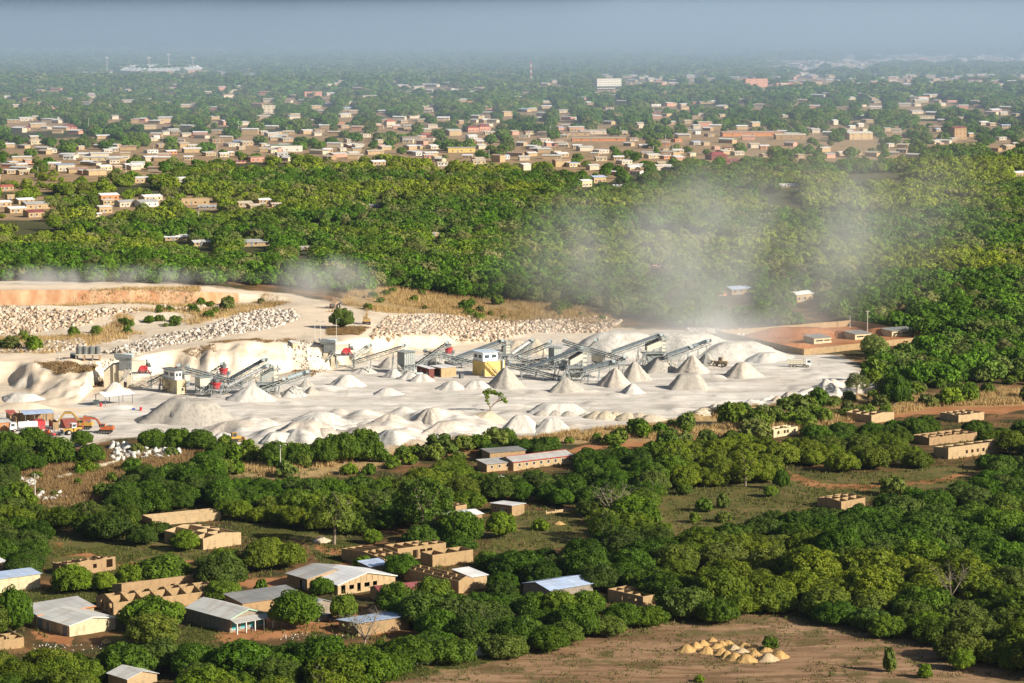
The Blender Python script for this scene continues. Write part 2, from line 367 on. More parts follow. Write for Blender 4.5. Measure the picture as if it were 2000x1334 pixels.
yard = t.mix(t.map(n_s2, .48, .62, 0, .55), yard, (.77,.73,.675))
for sc_, vv_, wd_, st_ in ((.045, (.45, 1.5, 1), .016, .55), (.09, (.35, 1.6, 1), .02, .4), (.03, (1.2, .8, 1), .012, .45)):
    tr_ = t.noise(sc_, 2, t.world(vv_), .4); yard = t.mix(t.map(t.math('ABSOLUTE', t.math('SUBTRACT', tr_, .5)), 0, wd_, st_, 0), yard, (.43,.38,.32))
qu = t.mix(yz, qu, yard)
tan_ = t.mix(t.map(n_s2, .3, .7), (.62,.49,.355), (.75,.645,.51))
qu = t.mix(tz, qu, tan_)
base = t.mix(t.math('MAXIMUM', qz, tz), base, qu)
wz = t.world((.55, .55, .12))
clf = t.mix(t.map(t.noise(.5, 4, wz), .35, .65), (.47,.235,.12), (.60,.41,.25))
base = t.mix(cz, base, clf)
M_ground = t.done(base, .95, 0, t.math('ADD', n_fine, t.math('MULTIPLY', n_s2, .6)), .5, .25, .1)
ground = bpy.data.objects.new('ground', npmesh('ground', np.stack([gx, gy, gz], -1).reshape(-1, 3), qs, M_ground,
    {'za': za.reshape(-1, 4), 'zb': zb.reshape(-1, 4), 'zc': zc.reshape(-1, 4)}, smooth=True))
col.objects.link(ground); tag(ground, 'flat plain of soil, dry grass and white quarry yard', 'ground', kind='structure')
# ------------------------------------------------------------------ haze
hz = MB().box(-112000, 112000, -2500, 112000, -40, 190)
t = NT('haze_air'); t.t.nodes.remove(t.p)
pv = t.n('ShaderNodeVolumePrincipled'); pv.inputs['Color'].default_value = (.46, .62, .86, 1); pv.inputs['Density'].default_value = .00002; pv.inputs['Anisotropy'].default_value = 0.1
t.l(pv.outputs[0], t.t.nodes['Material Output'].inputs['Volume'])
haze = hz.build('haze', t.mat); tag(haze, 'blue grey haze over the whole plain', 'haze', kind='stuff')

# ------------------------------------------------------------------ cloud bank far to the right, high above; its shadow lies on the far plain
cb = MB(); rr = random.Random(9)
for k in range(24):
    cx_, cy_, rad = 2900 + rr.uniform(-2600, 2600), 5200 + rr.uniform(-1300, 1500) + abs(rr.gauss(0, 2600)), rr.uniform(300, 800)
    n_, m_ = 14, 8; vs_ = []
    for i in range(m_ + 1):
        for j in range(n_):
            ph, t_ = math.pi * i / m_, 2 * math.pi * j / n_; q_ = rad * rr.uniform(.85, 1.1); vs_.append((cx_ + q_ * math.sin(ph) * math.cos(t_), cy_ + q_ * math.sin(ph) * math.sin(t_), 1700 + q_ * .35 * math.cos(ph)))
    cb.add(vs_, [(i*n_+j, i*n_+(j+1)%n_, (i+1)*n_+(j+1)%n_, (i+1)*n_+j) for i in range(m_) for j in range(n_)])
clouds = cb.build('clouds', paint('cloud_white', (.85,.86,.88), 1.0), None, True); tag(clouds, 'bank of white cumulus clouds high above the far plain', 'clouds', kind='stuff')
# ================================================================== vegetation
def leaf_mat(name, c0, c1, cy_, dryc):
    t = NT(name)
    a = t.n('ShaderNodeAttribute', attribute_name='lf'); s = t.n('ShaderNodeSeparateColor'); t.l(a.outputs['Color'], s.inputs[0])
    i = t.n('ShaderNodeAttribute', attribute_name='tint', attribute_type='INSTANCER'); si = t.n('ShaderNodeSeparateColor'); t.l(i.outputs['Color'], si.inputs[0])
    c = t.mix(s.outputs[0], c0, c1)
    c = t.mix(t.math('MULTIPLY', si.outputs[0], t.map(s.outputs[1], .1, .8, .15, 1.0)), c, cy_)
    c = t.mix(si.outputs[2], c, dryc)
    m = t.n('ShaderNodeVectorMath', operation='SCALE'); t.l(c, m.inputs[0]); t.l(t.math('MULTIPLY', si.outputs[1], 2.0), m.inputs['Scale'])
    t.p.inputs['Roughness'].default_value = .55; t.p.inputs['Specular IOR Level'].default_value = .12
    t.l(m.outputs[0], t.p.inputs['Base Color'])
    tr = t.n('ShaderNodeBsdfTranslucent'); t.l(m.outputs[0], tr.inputs['Color'])
    mx = t.n('ShaderNodeMixShader'); mx.inputs[0].default_value = .2
    t.l(t.p.outputs[0], mx.inputs[1]); t.l(tr.outputs[0], mx.inputs[2]); t.l(mx.outputs[0], t.t.nodes['Material Output'].inputs['Surface'])
    return t.mat
M_leaf = leaf_mat('leaves', (.026,.066,.004), (.098,.195,.010), (.245,.275,.018), (.17,.165,.06))
t = NT('bark'); M_bark = t.done(t.mix(t.noise(1.5, 4, t.coord()), (.16,.12,.085), (.34,.28,.21)), .9)
M_bark_d = paint('dark_bark', (.11,.08,.055), .9)
def leaves(r, pos, out, size, lobe_val, flat=.25):
    """rhombus leaf clumps at pos facing roughly out"""
    n = len(pos)
    nm = out * 1.0 + r.normal(size=(n, 3)) * .42; nm[:, 2] += flat; nm /= np.linalg.norm(nm, axis=1)[:, None]
    a = np.cross(nm, r.normal(size=(n, 3))); a /= np.linalg.norm(a, axis=1)[:, None] + 1e-9
    b = np.cross(nm, a); sz = size * (.6 + .8 * r.random(n))[:, None]
    asp = (.45 + .35 * r.random(n))[:, None]
    v = np.stack([pos - a * sz, pos - b * sz * asp + nm * sz * .15, pos + a * sz, pos + b * sz * asp + nm * sz * .15], 1).reshape(-1, 3)
    c = np.stack([np.repeat(np.clip(lobe_val * .6 + r.random(n) * .5, 0, 1), 4), np.repeat(r.random(n) * .6 + lobe_val * .5, 4), np.zeros(4 * n), np.ones(4 * n)], -1)
    return v, c
def blob(r, c, rad, amp, nu=9, nv=6):
    th = np.linspace(0, 2 * np.pi, nu, endpoint=False); ph = np.linspace(.12, np.pi - .12, nv)
    P, T = np.meshgrid(ph, th, indexing='ij'); d = np.stack([np.sin(P) * np.cos(T), np.sin(P) * np.sin(T), np.cos(P)], -1)
    v = np.array(c) + d * np.array(rad) * (1 + amp * (r.random(P.shape)[..., None] - .5))
    i = np.arange(nu * nv).reshape(nv, nu); j = np.roll(i, -1, 1)
    q = np.stack([i[:-1], i[1:], j[1:], j[:-1]], -1).reshape(-1, 4)
    return v.reshape(-1, 3), q
def crown_mesh(name, seed, R0=5.0, zlo=.9, ztop=7.0, nl=34, nleaf=150, size=.34, lobe=(.26, .42), core=.62, sparse=0.0, box=None):
    r = np.random.default_rng(seed); cz = zlo + (ztop - zlo) * .36; Hh = ztop - cz; Hl = cz - zlo
    V, C, Q = [], [], []; off = 0
    dirs = []
    for k in range(nl):
        z = -0.55 + 1.55 * (k + .5) / nl; ph = k * 2.39996 + r.random() * .5
        s = math.sqrt(max(0, 1 - z * z)); dirs.append((s * math.cos(ph), s * math.sin(ph), z))
    dirs = np.array(dirs); irr = .82 + .36 * r.random(nl)
    ctr = dirs * np.stack([R0 * irr, R0 * irr, np.where(dirs[:, 2] > 0, Hh, Hl) * irr], -1) * .74; ctr[:, 2] += cz
    rad = R0 * (lobe[0] + (lobe[1] - lobe[0]) * r.random(nl))
    for k in range(nl):
        d = r.normal(size=(int(nleaf * 1.5), 3)); d /= np.linalg.norm(d, axis=1)[:, None]
        d = d[(d @ dirs[k] > -.3) & (d[:, 2] > -.75)][:nleaf]
        if sparse: d = d[r.random(len(d)) > sparse]
        p = ctr[k] + d * rad[k] * (.86 + .22 * r.random(len(d)))[:, None] * np.array([1, 1, .82])
        dist = np.linalg.norm((p[:, None] - ctr[None]), axis=2) / rad[None]; dist[:, k] = 9
        keep = (dist.min(1) > .78) & (p[:, 2] > zlo * .4)
        p, d = p[keep], d[keep]
        if not len(p): continue
        v, c = leaves(r, p, d, size, r.random())
        V.append(v); C.append(c); n = len(p); Q.append(np.arange(4 * n).reshape(-1, 4) + off); off += 4 * n
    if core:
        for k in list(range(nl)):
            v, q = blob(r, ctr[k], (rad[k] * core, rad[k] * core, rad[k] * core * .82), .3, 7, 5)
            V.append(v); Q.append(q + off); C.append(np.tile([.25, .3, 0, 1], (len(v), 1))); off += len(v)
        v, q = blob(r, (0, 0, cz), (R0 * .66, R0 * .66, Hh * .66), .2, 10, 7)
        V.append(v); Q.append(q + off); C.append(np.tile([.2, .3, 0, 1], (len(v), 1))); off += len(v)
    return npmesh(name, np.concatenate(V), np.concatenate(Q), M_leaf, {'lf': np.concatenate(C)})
def trunk_mesh(name, seed, h=2.6, r0=.28, nb=5, reach=2.2, top=4.2, mat=None, twigs=0):
    r = random.Random(seed); m = MB(); p = Vector((0, 0, -.3)); q = Vector((r.uniform(-.2, .2), r.uniform(-.2, .2), h))
    m.cyl(p, q, r0 * 1.25, r0 * .8, 7)
    for k in range(nb):
        a = k * 6.28 / nb + r.uniform(-.4, .4); e = q + Vector((math.cos(a) * reach * r.uniform(.6, 1.1), math.sin(a) * reach * r.uniform(.6, 1.1), (top - h) * r.uniform(.6, 1.1)))
        mid = q.lerp(e, .5) + Vector((0, 0, -.15 * reach * r.random())); m.cyl(q - Vector((0, 0, .15)), mid, r0 * .6, r0 * .4, 6); m.cyl(mid, e, r0 * .4, r0 * .16, 5)
        for j in range(twigs):
            b = mid.lerp(e, r.random()); f = b + Vector((r.uniform(-1, 1), r.uniform(-1, 1), r.uniform(.2, 1.3))) * reach * .45
            m.cyl(b, f, r0 * .2, r0 * .07, 4)
            for i in range(2):
                g = b.lerp(f, r.uniform(.4, 1)); m.cyl(g, g + Vector((r.uniform(-1, 1), r.uniform(-1, 1), r.uniform(.1, 1))) * reach * .25, r0 * .08, r0 * .03, 4)
    o = m.build(name, mat or M_bark); me = o.data; bpy.data.objects.remove(o); return me
CROWN = {'mango': [crown_mesh('mango_crown', 100 + k, 5.0, .7 + .25 * (k % 3), 6.6 + .5 * (k % 2), 54 + 4 * (k % 3), 180, .235, (.19, .33)) for k in range(6)],
         'cashew': [crown_mesh('cashew_crown', 130 + k, 5.4, .5, 5.2 + .4 * (k % 2), 52, 170, .24, (.17, .30)) for k in range(4)],
         'airy': [crown_mesh('airy_crown', 160 + k, 4.2, 2.4, 8.4, 26, 230, .22, (.22, .36), .0, .25) for k in range(3)],
         'shrub': [crown_mesh('shrub_crown', 180 + k, 1.7, .1, 2.6, 12, 60, .24, (.3, .5), .55) for k in range(4)],
         'bare': [crown_mesh('bare_crown', 200, 2.6, 3.0, 7.6, 16, 12, .14, (.2, .4), 0)]}
TRUNK = {'mango': [trunk_mesh('mango_trunk', 1 + k) for k in range(3)], 'cashew': [trunk_mesh('cashew_trunk', 11 + k, 1.6, .24, 6, 3.0, 3.4) for k in range(2)],
         'airy': [trunk_mesh('airy_trunk', 21 + k, 3.4, .26, 6, 2.6, 7.4, None, 3) for k in range(2)], 'shrub': [trunk_mesh('shrub_stem', 31, .4, .07, 5, .9, 1.8)],
         'bare': [trunk_mesh('bare_trunk', 41, 2.6, .15, 8, 2.6, 7.2, paint('grey_bark', (.26,.21,.16), .9), 7)]}
NAMES = {'mango': ('mango_tree', 'tree'), 'cashew': ('cashew_tree', 'tree'), 'airy': ('slender_tree', 'tree'), 'shrub': ('shrub', 'shrub'), 'bare': ('bare_tree', 'tree')}
PLANTS = []
def plant(kind, loc, s=1.0, sz=None, tint=(.1, .5, 0.), label=None, var=None, rz=None):
    nm, cat = NAMES[kind]; e = thing(nm, label, cat, loc, random.uniform(0, 6.28) if rz is None else rz)
    e.scale = (s, s, sz or s)
    cm = CROWN[kind][(random.randrange(99) if var is None else var) % len(CROWN[kind])]; tm = random.choice(TRUNK[kind])
    c = bpy.data.objects.new('crown', cm); col.objects.link(c); c.parent = e; c['tint'] = [float(x) for x in tint] + [1.0]
    k = bpy.data.objects.new('stem' if kind == 'shrub' else 'trunk', tm); col.objects.link(k); k.parent = e
    p = proj(loc[0], loc[1], loc[2])
    PLANTS.append(dict(o=e, kind=kind, px=p[0], py=p[1], s=s, tint=tint, x=loc[0], y=loc[1])); return e
def rtint(y=None):
    a = random.random() ** 2.0 * .75 if y is None else y
    return (a, random.uniform(.40, .60), random.random() ** 3 * .3)
# ================================================================== houses
def wallmat(name, c, dirt=.45):
    if name in _paint: return _paint[name]
    t = NT(name); v = t.coord(); n1 = t.noise(.55, 5, v); n2 = t.noise(5, 3, v)
    vz = t.coord('Object', (1.0, 1.0, .45)); st = t.noise(.9, 5, vz)
    cc = t.mix(t.map(n1, .35, .7, 0, .5), c, tuple(x * .74 for x in c))
    cc = t.mix(t.map(n2, .35, .7, 0, .4), cc, tuple(min(1, x * 1.22) for x in c))
    cc = t.mix(t.map(st, .5, .7, 0, dirt + .1), cc, tuple(x * .55 for x in c))
    sx_ = t.n('ShaderNodeSeparateXYZ'); t.l(v, sx_.inputs[0]); cb_ = t.n('ShaderNodeCombineXYZ'); t.l(t.math('ADD', sx_.outputs[0], sx_.outputs[1]), cb_.inputs[0]); t.l(sx_.outputs[2], cb_.inputs[1])
    bk = t.n('ShaderNodeTexBrick'); bk.inputs['Scale'].default_value = 1.0; bk.inputs['Brick Width'].default_value = .5; bk.inputs['Row Height'].default_value = .24; bk.inputs['Mortar Size'].default_value = .03
    bk.inputs['Color1'].default_value = (1,1,1,1); bk.inputs['Color2'].default_value = (.80,.80,.80,1); bk.inputs['Mortar'].default_value = (.62,.6,.58,1); t.l(cb_.outputs[0], bk.inputs[0]); cc = t.mix(.75, cc, bk.outputs[0], 'MULTIPLY')
    _paint[name] = t.done(cc, .92, 0, n2, .25, .05, .1); return _paint[name]
def roofmat(name, c, c2, stripes=True):
    if name in _paint: return _paint[name]
    t = NT(name); v = t.coord(); vx = t.coord('Object', (.5, .5, .5)); vy = t.coord('Object', (1.2, .12, .5)); vw = t.coord('Object', (.12, 1.2, .5))
    cc = t.mix(t.map(t.noise(.5, 4, vx), .3, .7), c, c2)
    cc = t.mix(t.map(t.noise(1.0, 4, vy), .46, .62, 0, .75), cc, tuple(x * .72 for x in c2))
    cc = t.mix(t.map(t.noise(1.0, 4, vw), .5, .64, 0, .6), cc, (c[0]*.8+.02, c[1]*.68, c[2]*.56))
    wv = t.n('ShaderNodeTexWave', wave_type='BANDS', bands_direction='X'); wv.inputs['Scale'].default_value = 1.6; t.l(v, wv.inputs['Vector'])
    cc = t.mix(t.map(wv.outputs['Fac'], .8, 1, 0, .18), cc, tuple(x * .7 for x in c))
    _paint[name] = t.done(cc, .5, 0, None, spec=.4); return _paint[name]
W = {'mud': wallmat('mud_block_wall', (.42,.29,.155)), 'tan': wallmat('tan_block_wall', (.49,.36,.21)), 'cream': wallmat('cream_plaster', (.66,.55,.36), .6), 'grey': wallmat('grey_block_wall', (.30,.26,.21)),
     'brown': wallmat('brown_block_wall', (.40,.27,.15)), 'orange': wallmat('orange_plaster', (.60,.27,.12)), 'white': wallmat('white_plaster', (.74,.71,.64), .3), 'pink': wallmat('pink_plaster', (.62,.33,.24)),
     'yellow': wallmat('yellow_plaster', (.78,.58,.22), .25), 'redbrick': wallmat('dark_red_cladding', (.20,.075,.065), .3), 'pale': wallmat('pale_stone_wall', (.62,.53,.41))}
ROOF = {'grey': roofmat('grey_zinc_roof', (.36,.37,.37), (.47,.46,.44)), 'dark': roofmat('dark_zinc_roof', (.20,.21,.22), (.27,.27,.26)), 'white': roofmat('bright_zinc_roof', (.70,.73,.77), (.80,.80,.79)),
        'blue': roofmat('bluish_zinc_roof', (.37,.48,.70), (.46,.56,.73)), 'maroon': roofmat('maroon_roof', (.22,.05,.06), (.30,.10,.10)), 'tan': roofmat('dusty_roof', (.52,.44,.33), (.60,.53,.43)),
        'pale': roofmat('pale_zinc_roof', (.55,.56,.54), (.66,.65,.61)), 'rust': roofmat('rusty_roof', (.36,.17,.09), (.50,.42,.36)), 'green': roofmat('green_roof', (.16,.24,.14), (.22,.30,.2)), 'red': roofmat('red_roof', (.40,.09,.08), (.48,.14,.10))}
M_dark = paint('dark_opening', (.022,.02,.018), .8); M_blue = paint('blue_shutter', (.10,.30,.42), .5); M_bluegrey = paint('grey_blue_metal', (.19,.22,.27), .5)
M_frame = paint('pale_frame', (.66,.64,.58), .6); M_steel = paint('galvanised_steel', (.30,.34,.345), .55, 0, .35, (.52,.51,.48)); M_white = paint('white_paint', (.78,.78,.76), .5)
M_green = paint('pale_green_trim', (.36,.52,.36), .6); M_redtrim = paint('red_trim', (.42,.05,.06), .5); M_wood = paint('raw_timber', (.42,.28,.15), .85)
VIS = []      # picture rectangles in which a house must stay visible: (x0, x1, top, base, depth)
HOUSES = []
def span(c, ang, px):
    """length along ang from ground point c until the picture column px is reached"""
    lo, hi = 0.0, 90.0; d = (math.cos(ang), math.sin(ang))
    for _ in range(40):
        m = (lo + hi) / 2; p = proj(c[0] + d[0] * m, c[1] + d[1] * m, c[2])
        if abs(p[0] - proj(*c)[0]) < abs(px - proj(*c)[0]): lo = m
        else: hi = m
    return lo
def wall_run(m, a, b, th, top, ops=(), brk=(), z0=0.0, mi=0):
    """one wall from a to b (inner side to the left), top(x,y) gives its height; ops = (s0,s1,sill,head)"""
    a = Vector((*a, 0)); b = Vector((*b, 0)); L = (b - a).length
    if L < .05: return
    d = (b - a) / L; nrm = Vector((-d.y, d.x, 0)) * th
    cuts = sorted({0.0, L, *[c for o in ops for c in o[:2]], *[c for c in brk if 0 < c < L]})
    for s, e in zip(cuts[:-1], cuts[1:]):
        if e - s < .01: continue
        p, q = a + d * s, a + d * e; ts, te = top(p.x, p.y, s), top(q.x, q.y, e); mid = (s + e) / 2
        op = [o for o in ops if o[0] <= mid <= o[1]]
        def piece(zs0, zs1, ze0, ze1):
            if zs1 - zs0 < .02 and ze1 - ze0 < .02: return
            m.hexa([p + Vector((0,0,zs0)), q + Vector((0,0,ze0)), q + nrm + Vector((0,0,ze0)), p + nrm + Vector((0,0,zs0)), p + Vector((0,0,zs1)), q + Vector((0,0,ze1)), q + nrm + Vector((0,0,ze1)), p + nrm + Vector((0,0,zs1))], mi)
        if op:
            if op[0][2] > 0: piece(z0, op[0][2], z0, op[0][2])
            if op[0][3] < min(ts, te): piece(op[0][3], ts, op[0][3], te)
        else: piece(z0, ts, z0, te)
def profile(kind, L, Wd, h, rise):
    if kind == 'gx': return (lambda x, y, s=0: h + rise * (1 - abs(y - Wd / 2) / (Wd / 2))), 'y'
    if kind == 'gy': return (lambda x, y, s=0: h + rise * (1 - abs(x - L / 2) / (L / 2))), 'x'
    if kind == 'm0': return (lambda x, y, s=0: h + rise * (1 - y / Wd)), ''       # high at the right-hand face
    if kind == 'm1': return (lambda x, y, s=0: h + rise * y / Wd), ''
    if kind == 'mx': return (lambda x, y, s=0: h + rise * (1 - x / L)), ''
    if kind == 'mX': return (lambda x, y, s=0: h + rise * x / L), ''
    return (lambda x, y, s=0: h), ''
def roof_mesh(kind, L, Wd, h, rise, mat, oh=.35, parent=None, trim=None):
    top, ax = profile(kind, L, Wd, h, rise); m = MB(); t = .07
    def sheet(x0, x1, y0, y1, za, zb, along):
        z = lambda x, y: (za + (zb - za) * ((x - x0) / (x1 - x0) if along == 'x' else (y - y0) / (y1 - y0)))
        m.hexa([(x0,y0,z(x0,y0)),(x1,y0,z(x1,y0)),(x1,y1,z(x1,y1)),(x0,y1,z(x0,y1)),(x0,y0,z(x0,y0)+t),(x1,y0,z(x1,y0)+t),(x1,y1,z(x1,y1)+t),(x0,y1,z(x0,y1)+t)])
    g = .03; e = h + g
    if kind == 'gx':
        k = rise / (Wd / 2) * oh
        sheet(-oh, L + oh, -oh, Wd / 2, e - k, e + rise, 'y'); sheet(-oh, L + oh, Wd / 2 + .002, Wd + oh, e + rise, e - k, 'y')
    elif kind == 'gy':
        k = rise / (L / 2) * oh
        sheet(-oh, L / 2, -oh, Wd + oh, e - k, e + rise, 'x'); sheet(L / 2 + .002, L + oh, -oh, Wd + oh, e + rise, e - k, 'x')
    elif kind in ('m0', 'm1'):
        k = rise / Wd * oh; a, b = (e + rise + k, e - k) if kind == 'm0' else (e - k, e + rise + k); sheet(-oh, L + oh, -oh, Wd + oh, a, b, 'y')
    elif kind in ('mx', 'mX'):
        k = rise / L * oh; a, b = (e + rise + k, e - k) if kind == 'mx' else (e - k, e + rise + k); sheet(-oh, L + oh, -oh, Wd + oh, a, b, 'x')
    else: sheet(-oh, L + oh, -oh, Wd + oh, e, e + .01, 'x')
    rf = m.build('roof', mat, parent)
    if trim:
        f = MB()
        if kind == 'gy':
            for x0, x1, za, zb in ((-oh, L / 2, e - rise / (L / 2) * oh, e + rise), (L / 2, L + oh, e + rise, e - rise / (L / 2) * oh)): f.beam((x0, -oh - .03, za), (x1, -oh - .03, zb), .05, .24)
        elif kind == 'gx':
            f.beam((-oh, Wd / 2, e + rise + .1), (L + oh, Wd / 2, e + rise + .1), .35, .08); f.beam((-oh, -oh - .03, e - .1), (L + oh, -oh - .03, e - .1), .05, .2)
        else:
            f.beam((-oh, -oh - .03, top(0, 0) + .02), (L + oh, -oh - .03, top(L, 0) + .02), .05, .22)
        f.build('fascia', trim, rf)
    return rf
def opening(kind, face, s, z, wd, ht, parent, mat=None, L=0, Wd=0, leaf=None):
    """window or door set in a wall: pane slightly recessed look, frame round it. face: 'r' right-hand wall, 'l' left-hand wall"""
    P = (lambda a, d, zz: (a, -d, zz)) if face == 'r' else (lambda a, d, zz: (-d, a, zz))
    m = MB(); f = .07; d0, d1 = -.02, .035
    def bar(a0, a1, z0, z1):
        c = [P(a0, d0, z0), P(a1, d0, z0), P(a1, d1, z0), P(a0, d1, z0)]; m.hexa(c + [(p[0], p[1], z1) for p in c])
    bar(s, s + f, z, z + ht); bar(s + wd - f, s + wd, z, z + ht); bar(s + f, s + wd - f, z + ht - f, z + ht)
    if kind == 'window': bar(s + f, s + wd - f, z, z + f)
    o = m.build(kind, mat or M_frame, parent)
    p = MB(); c = [P(s + f, -.02, z + (f if kind == 'window' else 0)), P(s + wd - f, -.02, z + (f if kind == 'window' else 0)), P(s + wd - f, .012, z + (f if kind == 'window' else 0)), P(s + f, .012, z + (f if kind == 'window' else 0))]
    p.hexa(c + [(q[0], q[1], z + ht - f) for q in c]); p.build('pane' if kind == 'window' else 'leaf', leaf or M_dark, o)
    return o
def house(label, corner, xl, xr, yaw=42, h=2.6, roof='gy', rise=1.0, wall='tan', rmat='grey', wins=(), doors=(), name='house', cat='house', group=None, rooms=None, ops_r=(), ops_l=(), oh=.35, trim=None, Lm=None, Wm=None, rag=0.0, vis=True, hide=0, z=None, winleaf=None):
    c = G(*corner)
    if z is not None: c.z = z
    a = R(yaw); L = Lm or max(1.5, span(c, a, xr)); Wd = Wm or max(1.5, span(c, a + R(90), xl))
    e = thing(name, label, cat, c, a, group)
    top, ax = profile(roof, L, Wd, h, rise); unfinished = rmat is None
    m = MB(); th = .2; bx = [L / 2] if ax == 'x' else []; by = [Wd / 2] if ax == 'y' else []
    rr = random.Random(int(corner[0] * 7 + corner[1])); tf = top
    if rag:
        offs = [rr.random() for _ in range(64)]
        def tf(x, y, s=0): return top(x, y) - rag * .2 * int(offs[int(s * .9 + x + y * 3) % 64] * 5)
    steps = [k * 1.1 + .3 for k in range(int(max(L, Wd) / 1.1))] if rag else []
    zb = -.35
    ro = [(s, s + w_, z_, z_ + t_) for s, z_, w_, t_ in ops_r]; lo = [(Wd - s - w_, Wd - s, z_, z_ + t_) for s, z_, w_, t_ in ops_l]
    wall_run(m, (0, 0), (L, 0), th, tf, ro, bx + steps, zb)
    wall_run(m, (L, th), (L, Wd - th), th, tf, (), [b - th for b in by], zb)
    wall_run(m, (L, Wd), (0, Wd), th, tf, (), bx, zb)
    wall_run(m, (0, Wd - th), (0, th), th, tf, [(max(0.01, q[0] - th), q[1] - th, q[2], q[3]) for q in lo], [b - th for b in by] + steps, zb)
    if rooms:
        nx, ny = rooms
        for k in range(1, nx):
            x = L * k / nx + rr.uniform(-.3, .3); dd = rr.uniform(.5, Wd / 2)
            wall_run(m, (x, th + .004), (x, Wd - th - .004), .15, (lambda X, Y, s=0: tf(X, Y, s) - .006), [(dd, dd + .9, 0, 2.1)], [b - th for b in by] + [q for q in steps if q < Wd - 2 * th], zb)
        for k in range(1, ny):
            y = Wd * k / ny + rr.uniform(-.3, .3)
            for j in range(nx):
                x0, x1 = L * j / nx + .5, L * (j + 1) / nx - .45
                if rr.random() < .85: wall_run(m, (max(x0, th + .01), y), (min(x1, L - th - .01), y), .15, (lambda X, Y, s=0: tf(X, Y, s) - .012), (), bx, zb)
    m.build('wall', W[wall] if isinstance(wall, str) else wall, e)
    if not unfinished: roof_mesh(roof, L, Wd, h, rise, ROOF[rmat], oh, e, trim)
    if unfinished:
        fl = MB().box(th + .01, L - th - .01, th + .01, Wd - th - .01, -.3, .12); fl.build('floor_slab', W['grey'], e)
    for f, s, z_, w_, t_ in wins: opening('window', f, s * (L if f == 'r' else Wd), z_, w_, t_, e, None, leaf=winleaf)
    for f, s, w_, t_, *mm in doors: opening('door', f, s * (L if f == 'r' else Wd), 0, w_, t_, e, None, leaf=mm[0] if mm else M_bluegrey)
    # picture box for keeping trees off
    pts = [proj(*(Matrix.Rotation(a, 3, 'Z') @ Vector(q) + c)) for q in ((0,0,0),(L,0,0),(0,Wd,0),(0,0,h + rise),(L,0,h + rise),(0,Wd,h + rise),(L,Wd,h + rise))]
    x0, x1 = min(p[0] for p in pts), max(p[0] for p in pts); y0, y1 = min(p[1] for p in pts), max(p[1] for p in pts)
    if vis: VIS.append((x0, x1, y0, y1 - hide, c.y))
    HOUSES.append(dict(o=e, c=c, L=L, W=Wd, a=a, box=(x0, x1, y0, y1))); return e, L, Wd
def win_row(n, a, b, z=1.0, w_=.9, t_=.9): return [('r', a + (b - a) * k / max(1, n - 1), z, w_, t_) for k in range(n)]
def op_row(n, a, b, z=1.0, w_=.9, t_=1.0): return [(a + (b - a) * k / max(1, n - 1), z, w_, t_) for k in range(n)]
# ---- bottom left group
e, L, Wd = house('cream walled shed with grey gable roof and metal shutters, bottom left', (136,1244), 71, 226, 42, 2.4, 'gy', 1.0, 'cream', 'pale', vis=True, trim=M_frame)
for k, (s, w_) in enumerate(((.06, 1.9), (.60, 1.0), (.80, 1.9))): opening('shutter', 'l', s * Wd, 0, w_, 2.05, e, M_frame, leaf=M_bluegrey)
g = MB()
for k in range(5): g.beam((-.03, .34 * Wd + k * .45, 0), (-.03, .34 * Wd + k * .45, 2.05), .05)
for zz in (.1, .7, 1.35, 2.0): g.beam((-.05, .32 * Wd, zz), (-.05, .57 * Wd, zz), .04)
g.build('grille', M_wood, e)
house('long shed with weathered grey roof and orange fascia', (74,1226), 58, 184, 40, 2.7, 'm1', .9, 'brown', 'grey', trim=paint('orange_fascia', (.55,.20,.06), .7), Wm=7)
house('unfinished tan block house with arcade openings on its left wall', (222,1201), 188, 424, 33, 2.6, 'gx', 1.3, 'mud', None, rooms=(7, 3), ops_l=[(.8,.3,1.3,2.0),(3.0,.3,1.3,2.0),(5.2,.3,1.3,2.0)], Wm=9, hide=16)
house('long roofless row of narrow rooms with sawtooth walls', (238,1170), 214, 420, 33, 2.5, 'm0', 1.0, 'brown', None, rooms=(9, 1), Wm=5, ops_r=op_row(4, 12, 20, .9, 1.0, 1.1), hide=10)
e, L, Wd = house('house with pale green gable, grey roof and blue glazed verandah', (449,1236), 364, 520, 42, 2.9, 'gy', 1.5, 'grey', 'pale', trim=M_green)
vr = MB(); vr.hexa([(-.4,-2.6,2.35),(L+.4,-2.6,2.35),(L+.4,-.36,2.95),(-.4,-.36,2.95),(-.4,-2.6,2.43),(L+.4,-2.6,2.43),(L+.4,-.36,3.03),(-.4,-.36,3.03)]); vr.build('verandah_roof', ROOF['grey'], e)
for k in range(5):
    p = MB(); x = .05 + (L - .2) * k / 4; p.box(x, x + .18, -2.5, -2.32, -.3, 2.35); p.build('post', M_white, e)
for k in range(4): opening('window', 'r', .45 + (L - .2) * k / 4, .5, 1.5, 1.75, e, M_frame, leaf=paint('turquoise_glass', (.06,.34,.40), .3))
house('long building with flat grey roof, behind the verandah house', (474,1202), 444, 592, 36, 2.7, 'm1', .7, 'brown', 'dark', Wm=7.5, hide=18)
house('small house with plain grey gable roof between trees', (612,1204), 588, 648, 42, 2.5, 'gy', .8, 'grey', 'grey', hide=14)
house('wide house with low grey roof and arched porch', (600,1154), 561, 706, 38, 2.7, 'gy', 1.3, 'brown', 'grey', ops_l=[(1.6,0,1.4,2.1)], doors=[('l', .12, 1.0, 2.0, M_bluegrey)])
e, L, Wd = house('house with bright white gable roof and unfinished block gable end', (660,1163), 606, 772, 40, 2.4, 'gy', 1.8, 'tan', 'white', ops_r=[(.9,.2,1.2,1.9),(3.2,.9,1.3,1.0),(5.4,.2,1.0,1.9),(7.4,.9,1.5,1.0),(9.8,.9,1.2,1.0)], trim=M_frame, hide=6)
